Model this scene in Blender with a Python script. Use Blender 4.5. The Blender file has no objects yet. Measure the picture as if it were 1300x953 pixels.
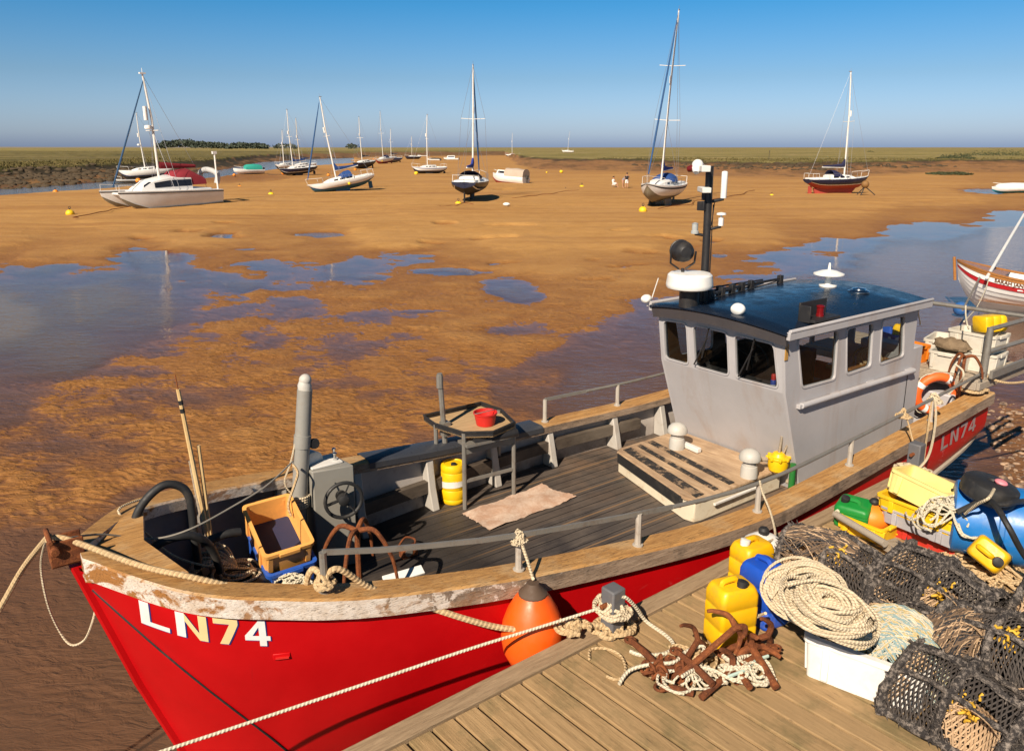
import bpy, bmesh, math, random
import numpy as np
from mathutils import Vector, Matrix, Euler, Quaternion
from mathutils.geometry import tessellate_polygon
S = bpy.context.scene
COL = S.collection
R = math.radians
PI = math.pi
rnd = random.Random(7)

# ---------------------------------------------------------------- survey of the site
EYE = 5.0                       # the quay edge the photograph was taken from
FPX, CXP, CYP = 1000.0, 650.0, 431.5
TH = math.atan2(CYP - 187.0, FPX)
CT, ST = math.cos(TH), math.sin(TH)
def at(px, py, z=0.0):
    """site point at height z seen at plan position px, py"""
    u = (px - CXP) / FPX; v = (py - CYP) / FPX
    dy = CT - v * ST; dz = -ST - v * CT
    t = (z - EYE) / dz
    return Vector((u * t, dy * t, z))

# ---------------------------------------------------------------- object helpers
def link(o, parent=None):
    COL.objects.link(o)
    if parent is not None:
        o.parent = parent
    return o
def tag(o, label=None, cat=None, group=None, kind=None):
    if label: o['label'] = label
    if cat: o['category'] = cat
    if group: o['group'] = group
    if kind: o['kind'] = kind
    return o
def thing(name, label, cat, loc=(0, 0, 0), rotz=0.0, group=None, rot=None):
    o = bpy.data.objects.new(name, None)
    o.empty_display_size = 0.1
    o.location = loc
    o.rotation_euler = rot if rot is not None else (0, 0, rotz)
    link(o)
    return tag(o, label, cat, group)

class MB:
    """collects vertices and faces for one mesh"""
    def __init__(s):
        s.v = []; s.f = []; s.uv = []; s.mi = []; s.has_uv = False
    def add(s, vs, fs, uvs=None, M=None, mi=0):
        o = len(s.v)
        if M is not None:
            vs = [tuple(M @ Vector(q)) for q in vs]
        s.v += [tuple(q) for q in vs]
        s.f += [tuple(i + o for i in f) for f in fs]
        s.mi += [mi] * len(fs)
        if uvs is None:
            s.uv += [[(0, 0)] * len(f) for f in fs]
        else:
            s.uv += uvs; s.has_uv = True
        return s
    def box(s, c, d, rot=(0, 0, 0), M=None, mi=0, taper=1.0):
        x, y, z = d[0] / 2, d[1] / 2, d[2] / 2
        vs = [(-x, -y, -z), (x, -y, -z), (x, y, -z), (-x, y, -z),
              (-x * taper, -y * taper, z), (x * taper, -y * taper, z), (x * taper, y * taper, z), (-x * taper, y * taper, z)]
        fs = [(3, 2, 1, 0), (4, 5, 6, 7), (0, 1, 5, 4), (1, 2, 6, 5), (2, 3, 7, 6), (3, 0, 4, 7)]
        m = Matrix.Translation(c) @ Euler(rot).to_matrix().to_4x4()
        if M is not None: m = M @ m
        return s.add(vs, fs, None, m, mi)
    def bar(s, a, b, w, h, up=(0, 0, 1), mi=0):
        """rectangular bar from a to b"""
        a, b = Vector(a), Vector(b); d = b - a; L = d.length; d.normalize()
        u = Vector(up); side = d.cross(u)
        if side.length < 1e-4: side = d.cross(Vector((1, 0, 0)))
        side.normalize(); u = side.cross(d)
        M = Matrix((d, side, u)).transposed().to_4x4(); M.translation = (a + b) / 2
        return s.box((0, 0, 0), (L, w, h), M=M, mi=mi)
    def tube(s, pts, r, n=8, closed=False, caps=True, mi=0, M=None, flat=1.0):
        pts = [Vector(p) for p in pts]; m = len(pts)
        rr = r if isinstance(r, (list, tuple)) else [r] * m
        T = []
        for i in range(m):
            if closed: t = pts[(i + 1) % m] - pts[i - 1]
            else: t = pts[min(i + 1, m - 1)] - pts[max(i - 1, 0)]
            if t.length < 1e-9: t = Vector((0, 0, 1))
            T.append(t.normalized())
        ref = Vector((0, 0, 1)) if abs(T[0].z) < 0.9 else Vector((1, 0, 0))
        N = (ref - T[0] * ref.dot(T[0])).normalized()
        vs = []; Ls = [0.0]
        for i in range(m):
            if i:
                N = N - T[i] * N.dot(T[i])
                if N.length < 1e-6: N = T[i].orthogonal()
                N.normalize(); Ls.append(Ls[-1] + (pts[i] - pts[i - 1]).length)
            Bn = T[i].cross(N)
            for k in range(n):
                a = 2 * PI * k / n
                vs.append(pts[i] + (N * math.cos(a) * flat + Bn * math.sin(a)) * rr[i])
        fs = []; uv = []
        for i in range(m if closed else m - 1):
            j = (i + 1) % m
            l0 = Ls[i]; l1 = Ls[j] if j else Ls[-1] + (pts[0] - pts[-1]).length
            for k in range(n):
                k2 = (k + 1) % n
                fs.append((i * n + k, i * n + k2, j * n + k2, j * n + k))
                uv.append([(k / n, l0), ((k + 1) / n, l0), ((k + 1) / n, l1), (k / n, l1)])
        if caps and not closed:
            fs.append(tuple(range(n - 1, -1, -1))); uv.append([(0, 0)] * n)
            fs.append(tuple((m - 1) * n + k for k in range(n))); uv.append([(0, 0)] * n)
        return s.add(vs, fs, uv, M, mi)
    def lathe(s, prof, n=24, M=None, caps=True, mi=0, arc=2 * PI):
        """prof: list of (r, z)"""
        vs = []; fs = []; full = abs(arc - 2 * PI) < 1e-6
        cols = n if full else n + 1
        for (r, z) in prof:
            for k in range(cols):
                a = arc * k / n
                vs.append((r * math.cos(a), r * math.sin(a), z))
        for i in range(len(prof) - 1):
            for k in range(n):
                k2 = (k + 1) % cols
                fs.append((i * cols + k, i * cols + k2, (i + 1) * cols + k2, (i + 1) * cols + k))
        if caps:
            if prof[0][0] > 1e-5: fs.append(tuple(range(cols - 1, -1, -1)))
            if prof[-1][0] > 1e-5: fs.append(tuple((len(prof) - 1) * cols + k for k in range(cols)))
        return s.add(vs, fs, None, M, mi)
    def loft(s, secs, closed=False, cap=False, M=None, mi=0, flip=False):
        n = len(secs[0]); vs = [q for sec in secs for q in sec]; fs = []
        for i in range(len(secs) - 1):
            for k in range(n if closed else n - 1):
                k2 = (k + 1) % n
                f = (i * n + k, i * n + k2, (i + 1) * n + k2, (i + 1) * n + k)
                fs.append(f[::-1] if flip else f)
        if cap:
            a = tuple(range(n - 1, -1, -1)); b = tuple((len(secs) - 1) * n + k for k in range(n))
            fs += [a[::-1], b[::-1]] if flip else [a, b]
        return s.add(vs, fs, None, M, mi)
    def prism(s, poly, h0, h1, M=None, mi=0):
        """extrude a 2-D outline (x, y) from z=h0 to z=h1"""
        n = len(poly)
        ar = sum(poly[i][0] * poly[(i + 1) % n][1] - poly[(i + 1) % n][0] * poly[i][1] for i in range(n))
        if ar < 0: poly = poly[::-1]
        vs = [(x, y, h0) for x, y in poly] + [(x, y, h1) for x, y in poly]
        fs = [tuple(range(n - 1, -1, -1)), tuple(range(n, 2 * n))]
        fs += [(k, (k + 1) % n, n + (k + 1) % n, n + k) for k in range(n)]
        return s.add(vs, fs, None, M, mi)
    def sphere(s, c, r, nu=16, nv=10, sc=(1, 1, 1), M=None, mi=0):
        prof = [(math.sin(PI * i / nv) * r, -math.cos(PI * i / nv) * r) for i in range(nv + 1)]
        prof[0] = (1e-4 * r, -r); prof[-1] = (1e-4 * r, r)
        m = Matrix.Translation(c) @ Matrix.Diagonal((*sc, 1))
        if M is not None: m = M @ m
        return s.lathe(prof, nu, m, mi=mi)
    def build_split(s, name, mat, parent=None, **kw):
        """each connected piece becomes a part of its own"""
        root = list(range(len(s.v)))
        def find(i):
            while root[i] != i: root[i] = root[root[i]]; i = root[i]
            return i
        for f in s.f:
            for i in f[1:]: root[find(i)] = find(f[0])
        groups = {}
        for f, u, m in zip(s.f, s.uv, s.mi): groups.setdefault(find(f[0]), []).append((f, u, m))
        out = []
        for fs in groups.values():
            mb = MB(); ids = sorted({i for f, _, _ in fs for i in f}); rm = {i: k for k, i in enumerate(ids)}
            mb.v = [s.v[i] for i in ids]; mb.f = [tuple(rm[i] for i in f) for f, _, _ in fs]; mb.uv = [u for _, u, _ in fs]; mb.mi = [m for _, _, m in fs]; mb.has_uv = s.has_uv
            out.append(mb.build(name, mat, parent, **kw))
        return out
    def build(s, name, mat, parent=None, bevel=0.0, seg=2, ang=38, smooth=True, loc=None, rot=None, sub=0, weld=False):
        me = bpy.data.meshes.new(name)
        me.from_pydata(s.v, [], s.f)
        mats = mat if isinstance(mat, (list, tuple)) else [mat]
        for m in mats: me.materials.append(m)
        if len(mats) > 1: me.polygons.foreach_set('material_index', s.mi)
        if s.has_uv:
            uvl = me.uv_layers.new(name='UVMap')
            uvl.data.foreach_set('uv', [c for f in s.uv for q in f for c in q])
        if weld:
            bm = bmesh.new(); bm.from_mesh(me); bmesh.ops.remove_doubles(bm, verts=bm.verts, dist=1e-5)
            bmesh.ops.recalc_face_normals(bm, faces=bm.faces); bm.to_mesh(me); bm.free()
        if smooth:
            me.polygons.foreach_set('use_smooth', [True] * len(me.polygons))
            me.set_sharp_from_angle(angle=R(ang))
        me.update()
        o = bpy.data.objects.new(name, me)
        if bevel > 0:
            b = o.modifiers.new('edge', 'BEVEL'); b.width = bevel; b.segments = seg; b.limit_method = 'ANGLE'; b.angle_limit = R(40)
        if sub:
            m = o.modifiers.new('sub', 'SUBSURF'); m.levels = sub; m.render_levels = sub
        if loc is not None: o.location = loc
        if rot is not None: o.rotation_euler = rot
        return link(o, parent)

def spline(pts, n=8, closed=False):
    """Catmull-Rom through pts"""
    P = [Vector(p) for p in pts]; m = len(P); out = []
    for i in range(m if closed else m - 1):
        if closed: p0, p1, p2, p3 = P[i - 1], P[i], P[(i + 1) % m], P[(i + 2) % m]
        else: p0, p1, p2, p3 = P[max(i - 1, 0)], P[i], P[i + 1], P[min(i + 2, m - 1)]
        for k in range(n):
            t = k / n
            out.append(0.5 * ((2 * p1) + (p2 - p0) * t + (2 * p0 - 5 * p1 + 4 * p2 - p3) * t * t + (3 * p1 - p0 - 3 * p2 + p3) * t ** 3))
    if not closed: out.append(P[-1].copy())
    return out
def sag(a, b, drop, n=14):
    a, b = Vector(a), Vector(b)
    return [a.lerp(b, k / n) - Vector((0, 0, 4 * drop * (k / n) * (1 - k / n))) for k in range(n + 1)]
def rrect(x0, y0, x1, y1, r, n=4):
    out = []
    for cx, cy, a0 in ((x1 - r, y1 - r, 0), (x0 + r, y1 - r, 90), (x0 + r, y0 + r, 180), (x1 - r, y0 + r, 270)):
        for k in range(n + 1):
            a = R(a0 + 90 * k / n); out.append((cx + r * math.cos(a), cy + r * math.sin(a)))
    return out
def rquad(q, r, n=4):
    """round the corners of a quad given as 4 (x, y), counter-clockwise"""
    out = []; q = [Vector(p) for p in q]
    for i in range(4):
        p = q[i]; a = p + (q[i - 1] - p).normalized() * r; b = p + (q[(i + 1) % 4] - p).normalized() * r
        for k in range(n + 1):
            t = k / n; out.append(tuple(a * (1 - t) ** 2 + p * 2 * t * (1 - t) + b * t * t))
    return out
def panel(mb, outer, holes, fn, thick, mi=0):
    """flat wall with openings: outline + holes in 2-D, fn(u, v, w) -> point, w = depth"""
    loops = [outer] + holes
    polys = [[Vector((p[0], p[1], 0)) for p in l] for l in loops]
    flat = [p for l in loops for p in l]
    tris = tessellate_polygon(polys)
    n = len(flat)
    vs = [fn(p[0], p[1], 0) for p in flat] + [fn(p[0], p[1], thick) for p in flat]
    fs = []
    for t in tris:
        a, b, c = (Vector(flat[i]) for i in t)
        cr = (b.x - a.x) * (c.y - a.y) - (b.y - a.y) * (c.x - a.x)
        t = tuple(t) if cr > 0 else tuple(t)[::-1]
        fs.append(t); fs.append(tuple(i + n for i in t[::-1]))
    o = 0
    for li, l in enumerate(loops):
        m = len(l)
        ar = sum(l[i][0] * l[(i + 1) % m][1] - l[(i + 1) % m][0] * l[i][1] for i in range(m))
        fl = (ar > 0) == (li == 0)
        for k in range(m):
            a, b = o + k, o + (k + 1) % m
            f = (b, a, a + n, b + n)
            fs.append(f if fl else f[::-1])
        o += m
    mb.add(vs, fs, mi=mi)

# ---------------------------------------------------------------- material helpers
class NT:
    def __init__(s, name):
        s.m = bpy.data.materials.new(name); s.m.use_nodes = True
        s.t = s.m.node_tree; s.n = s.t.nodes
        s.b = s.n['Principled BSDF']; s.out = s.n['Material Output']
        s.tc = s.n.new('ShaderNodeTexCoord'); s.co = s.tc.outputs['Object']
    def new(s, k, **kw):
        n = s.n.new(k)
        for a, b in kw.items(): setattr(n, a, b)
        return n
    def lk(s, a, b): s.t.links.new(a, b)
    def put(s, sock, v):
        if isinstance(v, bpy.types.NodeSocket): s.lk(v, sock)
        elif isinstance(v, (tuple, list)) and len(v) == 3 and sock.type == 'RGBA': sock.default_value = (*v, 1)
        else: sock.default_value = v
    def map(s, scale=(1, 1, 1), rot=(0, 0, 0), co=None):
        m = s.new('ShaderNodeMapping'); s.lk(co or s.co, m.inputs['Vector'])
        m.inputs['Scale'].default_value = scale; m.inputs['Rotation'].default_value = rot
        return m.outputs[0]
    def noise(s, scale=5, detail=4, rough=.55, dist=0.0, co=None):
        n = s.new('ShaderNodeTexNoise'); s.lk(co or s.co, n.inputs['Vector'])
        n.inputs['Scale'].default_value = scale; n.inputs['Detail'].default_value = detail
        n.inputs['Roughness'].default_value = rough; n.inputs['Distortion'].default_value = dist
        return n.outputs['Fac']
    def ramp(s, f, a, b, v0=0.0, v1=1.0):
        n = s.new('ShaderNodeMapRange'); s.put(n.inputs[0], f)
        n.inputs[1].default_value = a; n.inputs[2].default_value = b
        n.inputs[3].default_value = v0; n.inputs[4].default_value = v1
        return n.outputs[0]
    def mix(s, f, a, b, mode='MIX'):
        n = s.new('ShaderNodeMix', data_type='RGBA', blend_type=mode)
        s.put(n.inputs[0], f); s.put(n.inputs[6], a); s.put(n.inputs[7], b)
        return n.outputs[2]
    def math(s, op, a, b=0.0, c=None):
        n = s.new('ShaderNodeMath', operation=op); s.put(n.inputs[0], a); s.put(n.inputs[1], b)
        if c is not None: s.put(n.inputs[2], c)
        return n.outputs[0]
    def sep(s, co=None):
        n = s.new('ShaderNodeSeparateXYZ'); s.lk(co or s.co, n.inputs[0]); return n.outputs
    def bump(s, h, strength=.3, dist=.01, prev=None):
        n = s.new('ShaderNodeBump'); n.inputs['Strength'].default_value = strength; n.inputs['Distance'].default_value = dist
        s.put(n.inputs['Height'], h)
        if prev is not None: s.lk(prev, n.inputs['Normal'])
        return n.outputs[0]
    def fin(s, col=None, rough=None, nrm=None, metal=None, spec=None, coat=None):
        I = s.b.inputs
        if col is not None: s.put(I['Base Color'], col)
        if rough is not None: s.put(I['Roughness'], rough)
        if nrm is not None: s.lk(nrm, I['Normal'])
        if metal is not None: s.put(I['Metallic'], metal)
        if spec is not None: s.put(I['Specular IOR Level'], spec)
        if coat is not None: s.put(I['Coat Weight'], coat)
        return s.m

def paint(name, c, rough=.4, dirt=(.12, .09, .06), amt=.35, sc=6, bump=.15, metal=0.0, var=.12, wear=None, coat=None, streak=False):
    """painted or plastic surface with faint tonal variation, grime and fine bumps"""
    t = NT(name)
    n1 = t.noise(sc * .6, 5, .6); n2 = t.noise(sc * 3.3, 6, .65)
    c2 = tuple(min(1, q * (1 - var * 2)) for q in c); c3 = tuple(min(1, q * (1 + var)) for q in c)
    col = t.mix(n1, c2, c3)
    co = t.map((sc, sc, sc * .12)) if streak else None
    d = t.ramp(t.noise(1.0 if streak else sc * .9, 8, .7, .4, co), .52, .78, 0, amt)
    col = t.mix(d, col, dirt)
    if wear:
        w = t.ramp(t.noise(sc * 2.2, 9, .72, .8), wear[1], wear[1] + .05, 0, 1)
        col = t.mix(w, col, wear[0])
    ro = t.ramp(n2, .3, .7, max(.03, rough - .1), min(1, rough + .15))
    return t.fin(col, ro, t.bump(n2, bump, .004), metal, coat=coat)
def rust(name, a=(.22, .07, .025), b=(.09, .03, .015), c=(.36, .15, .05), sc=14):
    t = NT(name)
    n1 = t.noise(sc, 8, .7); n2 = t.noise(sc * 4, 6, .7)
    col = t.mix(t.ramp(n1, .35, .6), b, a); col = t.mix(t.ramp(n2, .55, .75, 0, .7), col, c)
    return t.fin(col, .9, t.bump(n2, .8, .006), spec=.2)
def wood(name, a, b, grain=(1.2, 14, 14), dark=(.05, .035, .025), crack=.5, rough=.8, silver=None, rot=(0, 0, 0)):
    """sawn timber: grain along the local x axis"""
    t = NT(name)
    co = t.map(grain, rot)
    g = t.noise(2.6, 9, .68, .6, co); g2 = t.noise(9, 6, .7, .3, co); big = t.noise(1.1, 4, .6)
    col = t.mix(t.ramp(g, .3, .7), a, b)
    if silver: col = t.mix(t.ramp(big, .42, .62, 0, .75), col, silver)
    col = t.mix(t.ramp(g2, .56, .74, 0, crack), col, dark)
    bm = t.bump(g2, .5, .006); bm = t.bump(g, .4, .008, bm)
    return t.fin(col, t.ramp(g, .3, .7, rough - .12, rough + .1), bm, spec=.3)
def ropemat(name, a, b, pitch=40, strands=3, hair=.5):
    """laid rope: strands wind round along the uv length"""
    t = NT(name)
    u = t.sep(t.tc.outputs['UV'])
    ph = t.math('FRACT', t.math('ADD', t.math('MULTIPLY', u[0], 1.0), t.math('MULTIPLY', u[1], pitch)))
    w = t.math('ABSOLUTE', t.math('SUBTRACT', ph, .5))
    n = t.noise(30, 5, .7); n3 = t.noise(3, 3, .6)
    col = t.mix(t.ramp(n, .3, .7), a, b); col = t.mix(t.ramp(w, .12, .0, 0, .65), col, tuple(q * .35 for q in a))
    col = t.mix(t.ramp(n3, .5, .7, 0, .4), col, tuple(q * .6 for q in b))
    bm = t.bump(w, .9, .01); bm = t.bump(n, .3, .003, bm)
    return t.fin(col, .85, bm, spec=.2)
def flat(name, c, rough=.5, metal=0.0):
    t = NT(name); n = t.noise(9, 5, .6)
    return t.fin(t.mix(n, tuple(q * .8 for q in c), tuple(min(1, q * 1.12) for q in c)), rough, t.bump(n, .1, .003), metal)
def glass(name, tint=(.8, .85, .85), clear=.75):
    t = NT(name); t.n.remove(t.b)
    tr = t.new('ShaderNodeBsdfTransparent'); tr.inputs[0].default_value = (*[q * clear for q in tint], 1)
    gl = t.new('ShaderNodeBsdfGlossy'); gl.inputs['Roughness'].default_value = .02
    fr = t.new('ShaderNodeLayerWeight'); fr.inputs[0].default_value = .5
    ms = t.new('ShaderNodeMixShader'); t.lk(t.math('ADD', .04, t.math('MULTIPLY', t.math('POWER', fr.outputs['Facing'], 5.0), .9)), ms.inputs[0]); t.lk(tr.outputs[0], ms.inputs[1]); t.lk(gl.outputs[0], ms.inputs[2])
    t.lk(ms.outputs[0], t.out.inputs[0])
    return t.m
# ---------------------------------------------------------------- sky, sun, camera
SUN_EL, SUN_HD = 38.0, 63.0               # elevation; heading the light travels (from +x towards +y)
w = bpy.data.worlds.new("World"); S.world = w; w.use_nodes = True
nt = w.node_tree; bg = nt.nodes['Background']
sky = nt.nodes.new('ShaderNodeTexSky'); sky.sky_type = 'NISHITA'; sky.sun_disc = False
sky.sun_elevation = R(SUN_EL); sky.sun_rotation = R(90 - (SUN_HD + 180))
sky.altitude = 0; sky.air_density = 1.0; sky.dust_density = 1.0; sky.ozone_density = 2.0
tcw = nt.nodes.new('ShaderNodeTexCoord'); spw = nt.nodes.new('ShaderNodeSeparateXYZ'); nt.links.new(tcw.outputs['Generated'], spw.inputs[0])
rw = nt.nodes.new('ShaderNodeValToRGB'); nt.links.new(spw.outputs[2], rw.inputs[0])
cr_ = rw.color_ramp.elements
cr_[0].position = 0.0; cr_[0].color = (.97, 1.20, 2.05, 1)
cr_[1].position = .30; cr_[1].color = (.13, .32, .44, 1)
for p_, c_ in ((.016, (1.05, 1.28, 1.95, 1)), (.08, (.68, .96, 1.33, 1)), (.162, (.26, .86, 1.30, 1))):
    e_ = cr_.new(p_); e_.color = c_
mw = nt.nodes.new('ShaderNodeMix'); mw.data_type = 'RGBA'; mw.blend_type = 'MULTIPLY'; mw.inputs[0].default_value = 1.0
nt.links.new(sky.outputs[0], mw.inputs[6]); nt.links.new(rw.outputs[0], mw.inputs[7]); nt.links.new(mw.outputs[2], bg.inputs['Color'])
bg.inputs['Strength'].default_value = 0.054
ld = bpy.data.lights.new('sun', 'SUN'); ld.energy = 5.0; ld.angle = R(0.5); ld.color = (1.0, .86, .69)
lo = bpy.data.objects.new('sun', ld); link(lo)
e, h = R(SUN_EL), R(SUN_HD)
lo.rotation_euler = Vector((math.cos(e) * math.cos(h), math.cos(e) * math.sin(h), -math.sin(e))).to_track_quat('-Z', 'Y').to_euler()
lo.location = (-20, -20, 30)
cd = bpy.data.cameras.new('camera'); cam = bpy.data.objects.new('camera', cd); link(cam)
cam.location = (0, 0, EYE); cam.rotation_euler = (PI / 2 - TH, 0, 0)
cd.sensor_width = 36; cd.lens = 36 * FPX / 1300; cd.shift_y = -45 / 1300
cd.clip_start = .1; cd.clip_end = 20000
S.camera = cam
S.view_settings.view_transform = 'Standard'; S.view_settings.look = 'None'
S.view_settings.exposure = 0.60; S.view_settings.gamma = 1.0
# ---------------------------------------------------------------- ground: sand, marsh, water
def vnoise(x, y, seed=0):
    """value noise on numpy arrays, -1..1"""
    xi = np.floor(x).astype(np.int64); yi = np.floor(y).astype(np.int64)
    fx = x - xi; fy = y - yi
    fx = fx * fx * (3 - 2 * fx); fy = fy * fy * (3 - 2 * fy)
    def hsh(a, b):
        n = (a * 374761393 + b * 668265263 + seed * 974711) & 0xffffffff
        n = ((n ^ (n >> 13)) * 1274126177) & 0xffffffff
        return ((n ^ (n >> 16)) & 0xffff) / 32767.5 - 1
    a = hsh(xi, yi); b = hsh(xi + 1, yi); c = hsh(xi, yi + 1); d = hsh(xi + 1, yi + 1)
    return (a * (1 - fx) + b * fx) * (1 - fy) + (c * (1 - fx) + d * fx) * fy
def fbm(x, y, oct=4, seed=0, g=.5):
    s = 0; a = 1; t = 0
    for k in range(oct):
        s = s + a * vnoise(x * 2 ** k + 17.3 * k, y * 2 ** k - 9.1 * k, seed + k); t += a; a *= g
    return s / t
def sstep(a, b, x):
    t = np.clip((x - a) / (b - a), 0, 1); return t * t * (3 - 2 * t)

# bed heights (cm) surveyed over the flats, (plan x, plan y, height): the water stands at 0
BED = [(-500, 262, 12), (-200, 258, 14), (0, 262, 22), (60, 258, 26), (150, 280, 28), (300, 250, 36), (450, 235, 40), (600, 240, 42), (560, 262, 40), (750, 240, 40), (900, 245, 36),
       (1050, 260, 32), (1200, 250, 26), (1290, 262, 10), (1400, 262, 0), (0, 300, 24), (120, 312, 12), (250, 300, 18), (60, 322, 10), (400, 318, 5), (350, 306, 10), (500, 300, 26), (650, 300, 30), (800, 300, 26),
       (950, 300, 18), (1050, 292, 8), (1180, 275, 8),
       (30, 333, 3), (-200, 335, 4), (-400, 345, -5), (60, 346, -5), (190, 330, -5), (240, 350, -7), (330, 337, -4), (270, 336, 2.5), (440, 342, -3), (310, 345, 2.5), (520, 328, -1),
       (0, 400, -22), (130, 380, -15), (-300, 430, -40), (80, 450, -11), (-100, 510, -13), (200, 400, -9), (300, 360, -7), (20, 520, -5), (-300, 560, -25),
       (280, 376, .5), (330, 375, 3.4), (420, 374, 3.5), (500, 362, 3), (560, 345, 4), (600, 332, 9), (700, 340, 14), (800, 345, 10), (880, 345, 4),
       (300, 398, -2.5), (360, 385, -1.0), (400, 400, 3), (450, 395, 3), (300, 415, 3.5), (330, 425, -2.2), (265, 425, -1), (350, 398, 0), (445, 438, -4.5), (400, 440, -2), (490, 438, -2), (520, 400, 4), (580, 375, 4), (655, 375, -1.0), (600, 410, 5), (700, 400, 4), (760, 380, 4),
       (240, 440, 1.5), (190, 470, 1.5), (150, 483, 2.0), (260, 460, 3.5), (330, 455, 3), (360, 470, 3.5), (300, 480, 2.2), (180, 500, -2.0), (240, 510, -2.3), (285, 500, -1.2), (120, 510, -1.5), (60, 540, -.5), (420, 480, 3), (500, 470, 3.5), (560, 460, 3.0), (640, 440, 3.0), (600, 490, 2.0),
       (40, 555, 2.3), (110, 545, 2.4), (180, 560, 2.4), (240, 545, 1.5), (300, 540, 2.0), (360, 520, 2.3), (330, 560, 1.8), (420, 540, 2.0), (480, 530, 1.8), (100, 580, 2.2), (20, 600, 1.0), (-60, 620, -2), (200, 590, 2.2), (300, 585, 1.2),
       (560, 522, .3), (590, 530, -3), (640, 505, -3.5), (600, 500, 1.2), (710, 478, -3), (780, 430, -2), (830, 405, -2), (500, 548, .6), (540, 560, -3), (440, 562, 1.2), (370, 578, 1.0), (400, 605, -2), (480, 600, -5), (750, 500, -12), (850, 420, -9), (920, 385, -6),
       (910, 368, -1), (955, 345, -1), (1010, 324, -1), (1055, 312, -1), (1180, 285, -1.5), (1290, 270, -2), (1000, 370, -18), (1150, 330, -28), (1290, 310, -30), (1500, 320, -30), (1800, 300, -30),
       (1050, 450, -30), (1250, 430, -25), (1200, 480, -14), (1290, 480, -6), (1260, 520, -1), (1275, 550, 3), (1290, 590, 3), (1230, 560, -4), (1200, 600, -14), (1300, 640, 3), (1400, 560, 6), (1500, 700, 8), (1800, 600, 10), (1050, 640, -25),
       (80, 640, -3), (0, 645, -3), (60, 700, -3), (20, 760, -5), (120, 800, -7), (-200, 640, -2), (-300, 800, -8), (200, 640, -6), (300, 700, -12), (600, 700, -20), (900, 700, -20), (0, 900, -8), (300, 1000, -14), (1100, 900, -14), (700, 1000, -14), (-600, 620, -6), (-700, 420, -40), (2000, 420, -25), (2000, 900, 5), (-700, 1000, -10),
       (300, 224, 2), (390, 218, 12), (480, 214, 25), (560, 205, 30), (640, 205, 30), (700, 220, 14), (800, 226, 22), (1000, 236, 24), (1150, 234, 22), (1290, 228, 12), (1240, 245, 10)]
DIPS = [(582, 345, 42, 4, 14), (625, 306, 26, 1.6, 30), (648, 290, 26, 1.6, 40), (567, 287, 13, 1.4, 40), (412, 299, 36, 3, 26), (283, 300, 22, 4, 26), (660, 372, 30, 12, 9), (545, 310, 16, 2, 22),
        (700, 214, 28, 1.2, 34), (640, 244, 12, 1.0, 30), (1255, 243, 30, 4, 30), (905, 308, 12, 2, 28), (915, 325, 8, 2, 24), (285, 285, 14, 1.2, 32), (470, 352, 22, 3, 9)]
# foot of the marsh bank, left and right of the flats (plan positions on the ground)
FOOT_L = [(-900, 262), (-300, 250), (0, 243), (48, 239), (95, 236), (142, 231), (200, 226), (259, 221), (299, 215), (330, 208), (395, 203), (453, 201.5), (520, 200), (600, 199), (668, 198.2)]
FOOT_R = [(640, 198.2), (662, 212), (693, 217), (741, 219), (800, 221), (872, 225), (940, 229), (1000, 230), (1050, 229), (1103, 226), (1180, 222), (1240, 221), (1300, 221), (1600, 224), (2300, 232)]
CREEK = [(-900, 275), (-300, 262), (0, 250.5), (60, 247), (110, 244), (150, 240), (210, 233), (260, 226.5), (300, 221.5), (345, 216), (400, 211), (450, 208)]   # near shore of the side creek

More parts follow.
